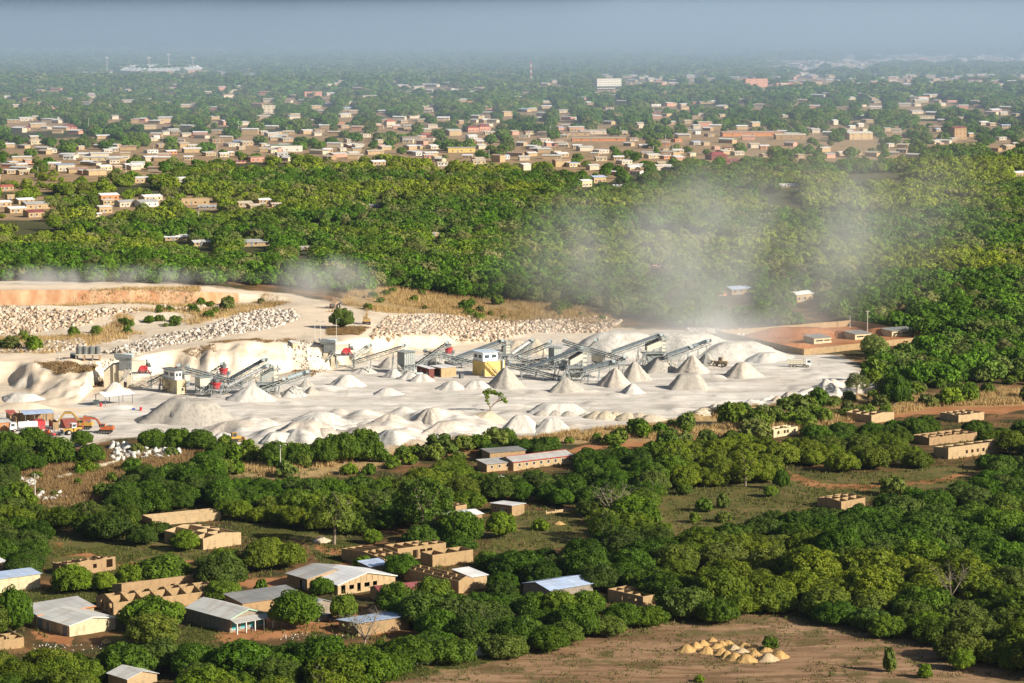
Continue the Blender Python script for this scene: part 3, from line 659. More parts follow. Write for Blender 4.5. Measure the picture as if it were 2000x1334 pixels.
for k in range(9):
    tr = MB(); tr.beam((L * (k + 1) / 10, -.05, 2.3), (L * (k + 1) / 10, -.05, 2.35 + 1.75 * (1 - abs((k + 1) / 5 - 1))), .09)
    tr.build('gable_timber', M_wood, e)
house('small shed with bluish mono pitch roof', (723,1126), 706, 760, 38, 2.3, 'm1', .5, 'grey', 'blue', Wm=4.5, hide=4)
house('roofless block house with sloping wall tops, dark on its left side', (750,1114), 667, 792, 40, 2.7, 'gx', .6, 'mud', None, rooms=(3, 4), ops_l=[(3,.9,.7,.9),(7.5,.9,.7,.9)], hide=10)
house('tall roofless block house with square arcade in its front', (777,1096), 751, 871, 34, 3.0, 'flat', 0, 'mud', None, rooms=(5, 2), ops_r=[(4.2,.1,1.5,2.1),(6.2,.1,1.5,2.1),(8.2,.1,1.5,2.1),(1.2,.9,.6,.7),(10.6,.9,.6,.7)])
house('roofless side wing with plain block walls beside the arcade house', (845,1108), 820, 924, 36, 2.9, 'flat', 0, 'mud', None, rooms=(3, 1), Wm=5, hide=6)
house('long roofless block house with many small rooms', (896,1160), 789, 926, 40, 2.9, 'gy', .9, 'mud', None, rooms=(3, 6), hide=12)
house('house with ribbed white roof behind the many roomed shell', (922,1152), 861, 951, 38, 2.9, 'm1', .6, 'tan', 'white', Wm=7, hide=16)
house('long house with maroon ridged roof', (744,1178), 700, 852, 26, 2.4, 'gx', .9, 'brown', 'maroon', Wm=6, hide=24)
house('low long house with thin white edged roof, right of the bare tree', (700,1243), 662, 800, 36, 2.2, 'm0', .6, 'brown', 'blue', hide=10, oh=.5)
house('shed with grey gable roof at the bottom edge', (249,1354), 212, 307, 42, 2.8, 'gy', 1.0, 'tan', 'pale')
house('walled yard building with pale plaster and blue roof edge', (-38,1163), -70, 79, 36, 3.2, 'm1', .4, 'cream', 'blue', Wm=5)
house('small plastered house with white roof at the left edge', (-24,1124), -40, 12, 38, 2.7, 'm1', .4, 'tan', 'white', Wm=5, wins=[('r', .82, .7, .9, 1.0)])
house('low roofless shell at the bottom left corner', (-26,1274), -50, 47, 32, 2.4, 'flat', 0, 'mud', None, rooms=(3, 2), Wm=6, rag=.5)
house('ruined block house with jagged walls and a hole in its side', (131,1126), 103, 226, 40, 2.6, 'm0', .7, 'brown', None, rooms=(5, 1), ops_r=[(4.0,1.0,.7,.8),(7.0,1.0,1.0,1.0),(10.6,.7,1.7,1.9)], ops_l=[(2.5,1.3,.8,.8)], rag=.5)
house('long roofless yard with one tall lit wall among the trees', (297,1028), 256, 432, 30, 1.9, 'flat', 0, 'tan', None, Wm=6.5, rooms=(1, 3), hide=10)
house('square roofless block house with pitched wall tops', (397,1074), 321, 471, 45, 2.7, 'gy', .8, 'tan', None, rooms=(3, 4), hide=4, ops_l=[(3.0,.1,1.0,2.0),(7,.8,1.0,1.0)])
house('house with white sheet roof half hidden by the large dark tree', (882,1030), 800, 942, 36, 2.5, 'gx', .6, 'brown', 'white', hide=14, Wm=7)
house('roofless shell peeping out behind the large dark tree', (890,1008), 866, 912, 42, 2.6, 'flat', 0, 'mud', None, rooms=(2, 2), hide=8)
house('small square hut with bright white roof and blue door on the meadow', (1000,1009), 959, 1024, 44, 2.5, 'm0', .35, 'brown', 'white', wins=[('l', .2, 1.0, .8, .8), ('l', .72, 1.0, .8, .8)], doors=[('l', .42, .9, 1.9, M_blue)])
e, L, Wd = house('long block house with grey sheet roof, red ridge and a row of eight windows', (1003,920), 985, 1117, 36, 2.6, 'gx', 1.0, 'tan', 'grey', wins=win_row(8, .08, .94, 1.1, .9, .95), trim=M_redtrim, Wm=7)
house('short block annex with grey roof at the end of the long house', (951,922), 930, 998, 30, 2.2, 'm1', .5, 'tan', 'grey', wins=win_row(3, .15, .8, .9, .8, .9), Wm=5.5)
house('back wing with thin dark grey roof behind the long house', (957,904), 934, 1026, 26, 2.9, 'm1', .3, 'brown', 'dark', Wm=5.5, hide=4)
house('house with smooth light blue gable roof sunk among the trees', (1074,1178), 1023, 1158, 38, 2.9, 'gx', 1.0, 'grey', 'blue', hide=22, Wm=9.5)
house('roofless grey block house right of the light blue roof', (1256,1190), 1187, 1292, 42, 2.8, 'flat', 0, 'mud', None, rooms=(2, 4), ops_l=[(2,1,.6,1),(4,1,.6,1),(6,1,.6,1)], hide=12)
house('small roofless concrete house with three front openings beside the red track', (1511,855), 1491, 1558, 40, 2.5, 'flat', 0, 'cream', None, rooms=(3, 2), ops_r=[(1.5,.9,1,1),(4.3,.9,.9,1),(5.6,.9,.9,1),(8.5,.9,1,1)])
house('sunlit roofless tan house behind dark bushes', (1702,827), 1652, 1746, 42, 2.5, 'gy', .5, 'tan', None, rooms=(3, 3), hide=9)
house('roofless tan shell with broken wall line near the track end', (1872,825), 1832, 1922, 38, 2.4, 'flat', 0, 'tan', None, rooms=(4, 2), rag=.4, Wm=8, hide=8)
house('long roofless block building with seven openings at the right edge', (1852,897), 1834, 1987, 36, 2.9, 'm0', .5, 'tan', None, rooms=(7, 1), ops_r=op_row(7, 7, 20.5, 1.0, .9, 1.0), Wm=6, hide=7)
house('dark roofless block row behind the long seven opening building', (1815,870), 1760, 1908, 34, 2.5, 'flat', 0, 'brown', None, rooms=(6, 2), Wm=7, rag=.4, hide=6)
house('low roofless shell at the meadow edge among crowns', (1643,997), 1596, 1690, 42, 2.3, 'gx', .5, 'mud', None, rooms=(3, 3), hide=6)
# ---- low walls, ruins
def low_wall(label, a, b, h=1.6, wall='tan', name='block_wall', hide=0, th=.2, rag=0):
    p, q = G(*a), G(*b); e = thing(name, label, 'wall', p, math.atan2(q.y - p.y, q.x - p.x)); L = (q - p).length; m = MB(); rr = random.Random(int(a[0]))
    n = max(1, int(L / 3)); dz = q.z - p.z
    for k in range(n):
        t0, t1 = k / n, (k + 1) / n; hh = h - (rag * rr.random())
        m.hexa([(L*t0,0,dz*t0-.4),(L*t1-.004,0,dz*t1-.4),(L*t1-.004,th,dz*t1-.4),(L*t0,th,dz*t0-.4),(L*t0,0,dz*t0+hh),(L*t1-.004,0,dz*t1+hh),(L*t1-.004,th,dz*t1+hh),(L*t0,th,dz*t0+hh)])
    m.build('masonry', W[wall], e)
    c = MB(); 
    for k in range(n + 1): x = min(L - .3, L * k / n); c.box(x, x + .3, -.06, th + .06, dz*k/n - .4, dz*k/n + h + .08)
    c.build('pier', W[wall], e)
    VIS.append((min(a[0], b[0]), max(a[0], b[0]), min(a[1], b[1]) - h * 7, max(a[1], b[1]), min(p.y, q.y))); return e
low_wall('low foundation wall of an abandoned plot behind the white roofed hut', (1066,1004), (1120,996), .8, 'tan', rag=.4)
low_wall('short dark garden wall beside the ruined house', (222,1140), (247,1130), 1.9, 'brown')
# ================================================================== quarry: stockpiles
def gravelmat(name, c, c2):
    t = NT(name); v = t.coord(); vz = t.coord('Object', (1, 1, .25))
    cc = t.mix(t.map(t.noise(.25, 4, v), .3, .7), c, c2); cc = t.mix(t.map(t.noise(1.1, 5, vz), .46, .66, 0, .75), cc, tuple(x * .72 for x in c))
    cc = t.mix(t.map(t.noise(3.5, 3, v), .55, .75, 0, .35), cc, tuple(min(1, x * 1.2) for x in c2))
    return t.done(cc, .95, 0, t.noise(2.2, 4, v), .35, .15, .1)
GM = {'grey': gravelmat('grey_gravel', (.37,.34,.30), (.44,.41,.36)), 'white': gravelmat('white_gravel', (.50,.475,.435), (.63,.60,.55)), 'pink': gravelmat('pinkish_gravel', (.45,.395,.34), (.58,.52,.445)),
      'tan': gravelmat('tan_sand', (.50,.42,.31), (.58,.50,.385)), 'sand': gravelmat('ochre_sand', (.43,.265,.10), (.52,.34,.145)), 'palesand': gravelmat('pale_sand', (.47,.35,.21), (.54,.42,.26)), 'earth': gravelmat('red_earth', (.30,.12,.055), (.40,.19,.09))}
PILES = []
def pile(label, cx, yb, wpx, ytop, mat='grey', flat=0.0, asp=1.0, rz=0.0, group=None, name='gravel_pile', cat='gravel pile', ridge=.05, seed=None, rag=0.0, rnd=0.0):
    g = G(cx, yb); s = FOC / g.y; r = wpx / 2 / s; c = Vector((g.x, g.y + r * asp * .95, 0)); c.z = H1(c.x, c.y)
    sd = CAMH / g.y; hgt = max(.7, (yb - ytop) / s - r * asp * .95 * sd * (1 - flat * .5)); 
    rr = np.random.default_rng(int(cx * 13 + yb) if seed is None else seed); nu, nv = 40, 14
    th = np.linspace(0, 2 * np.pi, nu, endpoint=False); q = np.linspace(0, 1, nv + 1)[1:]
    lob = 1 + ridge * (np.sin(th * 3 + rr.random() * 6) + .6 * np.sin(th * 5 + rr.random() * 6) + .5 * np.sin(th * 9 + rr.random() * 6))
    Qm, T = np.meshgrid(q, th, indexing='ij')
    fl = np.clip((Qm - flat) / (1 - flat), 0, 1)
    zz = 1 - np.sqrt(fl ** 2 + .004) + .063 - .09 * np.maximum(fl - .8, 0) / .2 * 0
    zz = np.where(fl > .82, zz * .85 + .15 * zz ** 2, zz)
    zz = (1 - rnd) * zz + rnd * (.5 + .5 * np.cos(np.pi * fl))
    lobs = lob[None] * (1 + rag * (rr.random(Qm.shape) - .5))
    x = Qm * r * lobs * np.cos(T); y = Qm * r * asp * lobs * np.sin(T); z = np.maximum(zz, 0) * hgt * (1 + rag * .5 * (rr.random(Qm.shape) - .5))
    ca, sa = math.cos(rz), math.sin(rz); X, Y = x * ca - y * sa, x * sa + y * ca
    Z = z + (height(c.x + X, c.y + Y) - c.z) * np.clip(Qm, 0, 1) ; Z[-1] -= .5
    v = np.concatenate([[[0, 0, (z[0].mean() + .0)]], np.stack([X, Y, Z], -1).reshape(-1, 3)])
    i = np.arange(nv * nu).reshape(nv, nu) + 1; j = np.roll(i, -1, 1)
    qd = np.stack([i[:-1], i[1:], j[1:], j[:-1]], -1).reshape(-1, 4); tr = np.stack([np.zeros(nu, int), i[0], j[0]], -1)
    o = bpy.data.objects.new(name, npmesh(name, v, qd, GM[mat], None, True, tr)); col.objects.link(o); o.location = c
    tag(o, label, cat, group); PILES.append((c.x, c.y, r)); return o
for a in (
 ('huge flat topped white stockpile behind the screening towers', 1215,700,240,647,'white',.3,.5), ('vast pale stockpile ridge under the dust cloud', 1335,702,300,649,'white',.3,.5), ('long low pale stockpile sloping to the walled compound', 1445,706,230,666,'white',.2,.5),
 ('smooth pale mound behind the wheel loader', 1500,709,92,690,'white',.3,.7), ('white rough topped heap between loader and dump truck', 1452,739,82,708,'pink',.15,.8),
 ('sharp white cone under the far right conveyor tip', 1354,729,72,691,'pink'), ('small grey cone behind the far right conveyor cone', 1382,714,44,688,'grey'), ('wide grey cone below the second screening tower', 1293,729,92,694,'grey'),
 ('steep brown grey cone left of the second screening tower', 1240,746,66,705,'grey'), ('sharp pinkish cone under the middle conveyor tip', 1203,757,72,717,'pink'), ('grey cone in front of the first screening tower', 1105,768,70,738,'grey'),
 ('low dark edged mound in front of the cones', 1347,762,92,730,'grey',.35,.7), ('small white heap in front of the pinkish cone', 1236,770,52,748,'white'), ('large grey cone in front of the yellow control building', 987,761,76,720,'grey'),
 ('low white heap with a long left slope', 882,763,66,744,'white',.1,.7), ('low flat grey heap beside the big grey cone', 930,761,58,745,'white',.3,.7), ('lone low heap in the open yard', 755,773,64,757,'white',.1,.8),
 ('pale sand mound carrying the lone crooked tree', 955,821,70,802,'tan',.05,.8), ('broad bright white heap at the front edge of the yard', 1017,846,96,809,'white',.15,.6), ('second bright white heap at the front edge', 1078,847,86,816,'white',.2,.6),
 ('wide flat spoil bank behind the white front heaps', 1090,812,130,788,'white',.4,.5), ('very large grey gravel stockpile at the left of the yard', 368,831,212,780,'grey',.34,.62), ('back hump of the very large grey stockpile', 352,806,110,774,'grey',.3,.6),
 ('tall pale pile under the white covered conveyor', 488,786,100,753,'white',.04,.8), ('small cone at the end of the light blue conveyor gallery', 571,777,52,756,'white'), ('tiny dark tipped cone under the gallery end', 597,757,30,740,'grey'), ('small dark tipped cone beside the gallery cone', 607,770,34,754,'grey'),
 ('white heap with grooved left side in the middle yard', 676,756,80,730,'white',.12,.7), ('low sand heap below the second crusher', 713,730,54,716,'white',.1,.7), ('rough white heap left of the red brown workshop', 768,738,48,719,'white',.1,.7),
 ('smooth low heap in front of the tall ribbed bin', 800,743,54,729,'white',.15,.7), ('smooth low heap in front of the red brown workshop', 824,746,54,730,'white',.2,.7), ('pale pile behind the long dark conveyor', 759,719,54,695,'grey'),
 ('small brown cone behind the long dark conveyor', 723,703,32,683,'tan'), ('grey cone behind the crossing conveyors', 851,715,60,692,'grey'), ('tan heap behind the blue and white cabin', 1010,690,70,664,'tan',.1,.8), ('tan heap behind the first bin tower', 1045,694,60,662,'tan',.1,.8),
 ('small gravel apron at the foot of the first crusher', 222,766,46,747,'white',.1,.7), ('flat grey bank at the left edge of the yard', 40,786,90,770,'white',.4,.5)):
    pile(*a, rnd=.55 if a[3] > 120 else .62 if 'low' in a[0] or 'heap' in a[0] or 'mound' in a[0] else .32, rag=.07, ridge=.09)
# tipped heaps along the front of the yard
random.seed(5)
fz = [(440,838),(560,826),(660,815),(760,812),(880,828),(965,850),(900,860),(800,866),(700,880),(560,884),(430,866)]
done = []; tries = 0
while len(done) < 16 and tries < 4000:
    tries += 1; x, y = random.uniform(430, 965), random.uniform(812, 885)
    if not in_poly(np.array([x]), np.array([y]), fz)[0] or any(abs(x - a) < 24 and abs(y - b) < 7 for a, b in done): continue
    done.append((x, y))
for x, y in sorted(done, key=lambda q: q[1]):
    wd = random.uniform(60, 150)
    pile('pale gravel heap tipped beside others along the front edge of the yard', x, y, wd, y - wd * random.uniform(.13, .23), random.choice(['white', 'pink', 'white', 'pink']), random.uniform(.05, .3), random.uniform(.55, .85), random.uniform(0, 3), 'pale heaps tipped in rows at the front of the yard', 'gravel_heap', rag=.07, rnd=.45, ridge=.13)
done = []; tries = 0; fz = [(1480,790),(1540,772),(1600,758),(1690,742),(1722,752),(1720,772),(1640,778),(1560,786),(1500,800),(1400,812),(1340,818),(1350,808),(1420,800)]
while len(done) < 12 and tries < 3000:
    tries += 1; x, y = random.uniform(1330, 1725), random.uniform(742, 820)
    if not in_poly(np.array([x]), np.array([y]), fz)[0] or any(abs(x - a) < 15 and abs(y - b) < 6 for a, b in done): continue
    done.append((x, y))
for x, y in sorted(done, key=lambda q: q[1]):
    wd = random.uniform(26, 52)
    pile('rough white heap dumped with others at the right front corner of the yard', x, y, wd, y - wd * random.uniform(.24, .42), random.choice(['white', 'pink', 'tan']), random.uniform(0, .2), .9, random.uniform(0, 3), 'rough heaps at the right front corner of the yard', 'gravel_heap', rag=.2, rnd=.45)
for k, (x, y, wd, yt) in enumerate(((1165,819,40,799),(1184,821,40,798),(1203,818,36,800),(1226,823,46,801),(1250,823,52,802),(1272,824,50,806),(1140,812,26,800),(1058,813,26,799),(1085,813,26,798),(1110,814,28,799),(1128,810,24,798))):
    pile(('tan' if k < 6 else 'grey') + ' heap, ' + ['first', 'second', 'third', 'fourth', 'fifth', 'last', 'seventh', 'first', 'second', 'third', 'fourth'][k] + (' from the left in the tan row behind the dry grass' if k < 6 else ' from the left of small heaps on the spoil bank'), x, y, wd * 1.35, yt + (y - yt) * .2, 'tan' if k < 6 else 'grey', 0, .9, 0, 'tan heaps in a row' if k < 6 else 'small heaps on the spoil bank', 'gravel_heap', rag=.12, rnd=.35)
# sand piles on the bare field, bottom right
FP = [(262,725,60,695),(350,742,78,709),(315,752,78,711),(210,748,78,706),(440,757,82,721),(170,762,88,716),(285,764,78,728),(500,772,82,733),(385,772,80,733),(565,783,84,747),(430,788,82,753),(120,787,120,729),(235,797,104,736),(315,803,94,747),(500,808,94,764),(640,822,118,762),(345,823,92,764),(390,835,116,776),(575,840,128,777),(455,847,142,783)]
rows = [('back row', [0, 1, 2, 3, 4, 5]), ('middle rows', [6, 7, 8, 9, 10]), ('front row', [11, 12, 13, 14, 15, 16, 17, 18, 19])]
for rn, ids in rows:
    for n, k in enumerate(sorted(ids, key=lambda q: FP[q][0])):
        x, y, wd, yt = FP[k]; x, y, yt, wd = 1300 + x / 2.857, 1000 + y / 2.857, 1000 + (yt + (y - yt) * .16) / 2.857, wd * 1.12 / 2.857
        pale = k in (10, 18, 8)
        pile(('pale grey ' if pale else 'ochre ') + 'sand pile on the bare field, ' + ['first', 'second', 'third', 'fourth', 'fifth', 'sixth', 'seventh', 'eighth', 'ninth'][n] + ' from the left in the ' + rn, x, y, wd, yt, 'palesand' if pale else 'sand', .05, .95, 0, 'sand piles on the bare field', 'sand_pile', 'sand pile', rag=.10, rnd=.9)
for a in (('earth mound beside the forked tree', 627,1061,40,1047,'tan'), ('small sand heap on the meadow', 1092,1026,26,1017,'sand'), ('sand heap in front of the arched porch house', 575,1148,46,1134,'sand'), ('small red earth heap by the cream walled shed', 206,1257,22,1247,'sand')):
    pile(*a, name='earth_mound', cat='earth mound')
for a in (('long red earth bank inside the compound behind the sheds', 1560,662,220,640,'earth',.4,.3), ('dark red earth mound between two compound sheds', 1650,661,70,646,'earth',.3,.6), ('brown earth bank along the compound front wall', 1545,682,120,670,'earth',.5,.25), ('grey brown earth heap at the right of the compound', 1720,655,80,641,'earth',.3,.5)):
    pile(*a, name='earth_bank', cat='earth bank')
# ================================================================== quarry: plant
M_belt = paint('dark_rubber', (.035,.037,.04), .8, 0, .25, (.2,.19,.18)); M_cover = paint('blue_grey_cover', (.12,.155,.18), .5, 0, .35, (.34,.34,.33)); M_cover_w = paint('white_cover', (.70,.70,.68), .5); M_lblue = paint('light_blue_gallery', (.50,.60,.62), .5)
M_red = paint('machine_red', (.52,.035,.04), .5, 0, .3); M_yel = paint('machine_yellow', (.52,.30,.05), .45, 0, .45, (.5,.36,.18)); M_org = paint('machine_orange', (.46,.115,.035), .45, 0, .25); M_blk = paint('black_rubber', (.02,.02,.02), .8, 0, .3)
M_glass = paint('cab_glass', (.05,.07,.08), .2, 0, .1); M_ribs = paint('ribbed_steel', (.30,.33,.32), .55, 0, .5, (.55,.53,.48)); M_cream = paint('cream_panel', (.66,.62,.50), .6); M_conc = wallmat('cream_concrete', (.62,.55,.42)); M_pole = paint('concrete_pole', (.60,.57,.50), .85)
M_dsteel = paint('dark_steel', (.13,.145,.15), .55, 0, .4, (.38,.37,.35))
def PT(px, py, yb):
    g = G(px, yb); lo, hi = -5.0, 60.0
    for _ in range(40):
        z = (lo + hi) / 2; p = proj(g.x, g.y, z)
        if p[1] > py: lo = z
        else: hi = z
    x = g.x
    for _ in range(3): x += (px - proj(x, g.y, z)[0]) * g.y / FOC
    return Vector((x, g.y, z))
def conveyor(label, low, high, style='open', w_=1.5, dep=1.25, legs=2, group=None, tail=None):
    a, b = PT(*low), PT(*high); base = Vector((a.x, a.y, H1(a.x, a.y))); e = thing('conveyor', label, 'conveyor', base, 0, group); a -= base; b -= base
    d = (b - a).normalized(); L = (b - a).length; r = d.cross(Vector((0,0,1))).normalized(); u = r.cross(d).normalized(); m = MB()
    for sx in (-1, 1):
        for sz in (0, 1): m.beam(a + r * sx * w_/2 - u * dep * sz, b + r * sx * w_/2 - u * dep * sz, .17, .17)
        n = max(3, int(L / 1.7))
        for k in range(n):
            p, q = a + d * L * k / n + r * sx * w_/2, a + d * L * (k + 1) / n + r * sx * w_/2
            m.beam(p, q - u * dep, .10) if k % 2 else m.beam(p - u * dep, q, .10); m.beam(p, p - u * dep, .10)
    m.build('truss', M_steel, e)
    bm_ = MB(); bm_.beam(a + u * .22, b + u * .22, w_ * .72, .16); bm_.beam(a - u * .45, b - u * .45, w_ * .7, .08); bm_.build('belt', M_belt, e)
    rl = MB(); n = max(4, int(L / 1.4))
    for k in range(n):
        c = a + d * L * (k + .5) / n + u * .1; rl.beam(c - r * w_ * .48 + u * .25, c - r * w_ * .2, .22, .3); rl.beam(c + r * w_ * .48 + u * .25, c + r * w_ * .2, .22, .3)
    rl.build('roller_set', M_dsteel, e)
    if style != 'open':
        cv = MB(); mt = {'tube': M_cover, 'white': M_cover_w, 'gallery': M_lblue}[style]; n = 8; rad = w_ * .62; a2, b2 = a + d * 1.2, b - d * 1.0
        ring = [(math.cos(math.pi * k / n), math.sin(math.pi * k / n)) for k in range(n + 1)]
        vs = [p + r * c * rad + u * (s * rad * .95 + .2) for p in (a2, b2) for c, s in ring]; k = n + 1
        cv.add(vs, [(i, i + 1, k + i + 1, k + i) for i in range(n)] + [tuple(range(k)), tuple(range(2 * k - 1, k - 1, -1))])
        nb = int(L / 2.4)
        for j in range(nb):
            c0 = a2.lerp(b2, (j + .5) / nb)
            for i in range(n):
                (c1, s1), (c2, s2) = ring[i], ring[i + 1]; cv.beam(c0 + r * c1 * rad * 1.02 + u * (s1 * rad + .2), c0 + r * c2 * rad * 1.02 + u * (s2 * rad + .2), .12, .06)
        cv.build('belt_cover', mt, e)
    hd = MB(); hd.cyl(b - r * w_ * .5 + u * .1, b + r * w_ * .5 + u * .1, .55, n=10); hd.build('head_drum', M_dsteel, e)
    mo = MB(); c = b + r * w_ * .75 + u * .5 - d * .4; mo.box(c.x-.5, c.x+.5, c.y-.45, c.y+.45, c.z-.4, c.z+.5); mo.build('drive_motor', M_lblue, e)
    wk = MB(); o = r * (-w_ / 2 - .45); wk.beam(a + o, b + o, .7, .06)
    for k in range(max(2, int(L / 2.2)) + 1):
        p = a.lerp(b, k / max(2, int(L / 2.2))) + o * 1.25; wk.beam(p, p + Vector((0,0,1.0)), .06)
    wk.beam(a + o * 1.25 + Vector((0,0,1)), b + o * 1.25 + Vector((0,0,1)), .06); wk.build('walkway', M_steel, e)
    for k in range(legs):
        f = (k + .8) / (legs + .35); c = a + d * L * f - u * dep; gz = H1(base.x + c.x, base.y + c.y) - base.z
        if c.z - gz < 1.2: continue
        lg = MB()
        for sx in (-1, 1): lg.beam(Vector((c.x, c.y, gz - .3)) + r * sx * (w_/2 + .5) - Vector((d.x, d.y, 0)) * .8, c + r * sx * w_/2, .2)
        hh = (c.z - gz); lg.beam(Vector((c.x, c.y, gz + hh * .2)) + r * (w_/2 + .4), Vector((c.x, c.y, gz + hh * .8)) - r * (w_/2 + .1), .1); lg.beam(Vector((c.x, c.y, gz + hh * .55)) + r * (w_/2 + .2), Vector((c.x, c.y, gz + hh * .55)) - r * (w_/2 + .2), .12)
        lg.build('leg', M_steel, e)
    return e
for a in (
 ('belt conveyor rising from the first crusher to the left transfer head', (288,748,763), (353,714,763), 'open'), ('light truss conveyor sloping down to the left plant middle', (474,748,768), (364,719,766), 'open'),
 ('dark covered conveyor, uppermost at the left plant', (446,745,760), (520,703,760), 'tube'), ('white covered conveyor running through the left plant', (440,760,771), (527,715,771), 'white'),
 ('dark belt conveyor in front of the left screening house', (502,760,773), (557,741,773), 'open'), ('light blue enclosed conveyor gallery ending over small cones', (557,743,774), (604,727,774), 'gallery'),
 ('short dark chute conveyor beside the front red crusher', (397,764,773), (419,741,773), 'open'), ('short raised belt conveyor behind the left plant', (412,727,755), (437,711,755), 'open'),
 ('long dark belt conveyor from the second crusher to the tall ribbed bin', (688,706,728), (790,675,728), 'open'), ('pale short conveyor behind the second crusher', (688,700,709), (724,675,709), 'white'),
 ('steep truss conveyor rising behind the red brown workshop', (806,716,724), (874,669,724), 'open'), ('thin truss conveyor crossing down to the yellow building', (924,706,719), (829,686,719), 'open'),
 ('long grey tube conveyor rising to the tower behind the blue cabin', (876,707,716), (984,666,716), 'tube'), ('cream covered conveyor rising behind the dark belt', (996,696,707), (1042,664,707), 'white'),
 ('dark belt conveyor rising to the middle bin tower', (1003,699,716), (1076,668,716), 'open'), ('truss conveyor sloping down behind the long tube conveyor', (1082,721,723), (1012,699,723), 'open'),
 ('long grey tube conveyor rising to the first screening tower', (1016,727,739), (1140,680,739), 'tube'), ('light truss conveyor sloping down in front of the bin tower', (1097,737,742), (994,711,742), 'open'),
 ('long pale truss conveyor from the bin tower down to the right', (1222,701,716), (1101,666,716), 'open'), ('tube conveyor feeding the middle pinkish cone', (1133,726,748), (1201,707,748), 'tube'), ('thin boom conveyor above the brown grey cone', (1200,708,742), (1222,698,742), 'open'),
 ('long covered conveyor rising to the second screening tower', (1190,692,717), (1293,655,717), 'tube'), ('tube conveyor on the right rising toward the sharp white cone', (1297,698,723), (1352,679,723), 'tube'), ('slender boom conveyor at the far right tip', (1348,681,722), (1387,666,722), 'gallery'),
 ('short conveyor standing behind the first screening tower', (1148,680,708), (1167,664,708), 'open'), ('low belt conveyor under the cream covered conveyor', (1020,708,714), (1072,699,714), 'open')):
    conveyor(*a, legs=3 if a[3] == 'tube' else 2, group='conveyors of the crushing plant')
def ribbed(m, x0, x1, y0, y1, z0, z1, step=.9, d=.12, mi=0):
    m.box(x0, x1, y0, y1, z0, z1, mi)
    k = x0
    while k <= x1 + .01: m.box(k - .06, k + .06, y0 - d, y0, z0, z1, mi); k += step
    k = y0
    while k <= y1 + .01: m.box(x1, x1 + d, k - .06, k + .06, z0, z1, mi); m.box(x0 - d, x0, k - .06, k + .06, z0, z1, mi); k += step
    for z in (z0, (z0 + z1) / 2, z1): m.box(x0 - d * 1.3, x1 + d * 1.3, y0 - d * 1.3, y0 - .001, z - .09, z + .09, mi); m.box(x1 + .001, x1 + d * 1.3, y0, y1, z - .09, z + .09, mi)
def frame_tower(e, x0, x1, y0, y1, z0, z1, lv=3, w_=.22):
    for x in (x0, x1):
        for y in (y0, y1):
            m = MB(); m.box(x - w_/2, x + w_/2, y - w_/2, y + w_/2, z0 - .4, z1); m.build('column', M_steel, e)
    m = MB()
    for k in range(lv):
        za, zb = z0 + (z1 - z0) * k / lv, z0 + (z1 - z0) * (k + 1) / lv
        for (p, q) in (((x0,y0),(x1,y0)), ((x1,y0),(x1,y1)), ((x0,y0),(x0,y1))):
            m.beam((*p, za), (*q, zb), .12); m.beam((*q, za), (*p, zb), .12); m.beam((*p, zb - .1), (*q, zb - .1), .16)
    m.build('bracing', M_steel, e)
def rail_platform(e, x0, x1, y0, y1, z, name='platform'):
    m = MB(); m.box(x0, x1, y0, y1, z - .12, z)
    for (p, q) in (((x0,y0),(x1,y0)), ((x1,y0),(x1,y1)), ((x0,y0),(x0,y1)), ((x0,y1),(x1,y1))):
        for h in (.55, 1.1): m.beam((*p, z + h), (*q, z + h), .06)
        for k in range(5): x, y = p[0] + (q[0] - p[0]) * k / 4, p[1] + (q[1] - p[1]) * k / 4; m.beam((x, y, z), (x, y, z + 1.1), .06)
    m.build(name, M_steel, e)
def stairs(e, a, b, w_=.9, mat=None):
    a, b = Vector(a), Vector(b); m = MB(); n = max(4, int((b.z - a.z) / .25)); d = b - a; r = Vector((-d.y, d.x, 0)).normalized() * w_
    for k in range(n):
        p = a + d * k / n; q = a + d * (k + 1) / n; m.hexa([p, q + Vector((0,0,p.z - q.z)), q + Vector((0,0,p.z - q.z)) + r, p + r, p + Vector((0,0,.12)), Vector((q.x,q.y,p.z+.12)), Vector((q.x,q.y,p.z+.12)) + r, p + r + Vector((0,0,.12))])
    for o in (Vector(), r):
        m.beam(a + o + Vector((0,0,-.1)), b + o + Vector((0,0,-.1)), .1, .3); m.beam(a + o + Vector((0,0,1)), b + o + Vector((0,0,1)), .07)
        for k in range(5): p = a + d * k / 4 + o; m.beam(p, p + Vector((0,0,1)), .06)
    m.build('stairs', mat or M_steel, e)
def bin_tower(label, px, yb, wpx, ytop, ybot, mat=M_ribs):
    g = G(px, yb); s = FOC / g.y; wd = wpx / s / 1.3; z1 = (yb - ytop) / s - .3; z0 = (yb - ybot) / s; e = thing('storage_bin', label, 'bin', g, R(38)); x0, x1 = -wd/2, wd/2
    m = MB(); ribbed(m, x0, x1, x0, x1, z0, z1); m.build('bin_body', mat, e)
    h = MB(); h.hexa([(x0*.4,x0*.4,z0-1.3),(x1*.4,x0*.4,z0-1.3),(x1*.4,x1*.4,z0-1.3),(x0*.4,x1*.4,z0-1.3),(x0*.97,x0*.97,z0-.1),(x1*.97,x0*.97,z0-.1),(x1*.97,x1*.97,z0-.1),(x0*.97,x1*.97,z0-.1)]); h.build('outlet_hopper', M_dsteel, e)
    frame_tower(e, x0 + .15, x1 - .15, x0 + .15, x1 - .15, 0, z0 - .1, 2); rail_platform(e, x0 - .8, x1 + .8, x0 - .8, x1 + .8, z1 + .12); return e
bin_tower('tall grey green ribbed bin on legs at the end of the dark conveyor', 793,727,32,684,710)
bin_tower('cream ribbed bin on legs in the left plant', 395,768,27,733,752, M_cream); bin_tower('small scaffolded bin behind the left control cabin', 363,756,14,727,742, M_cream)
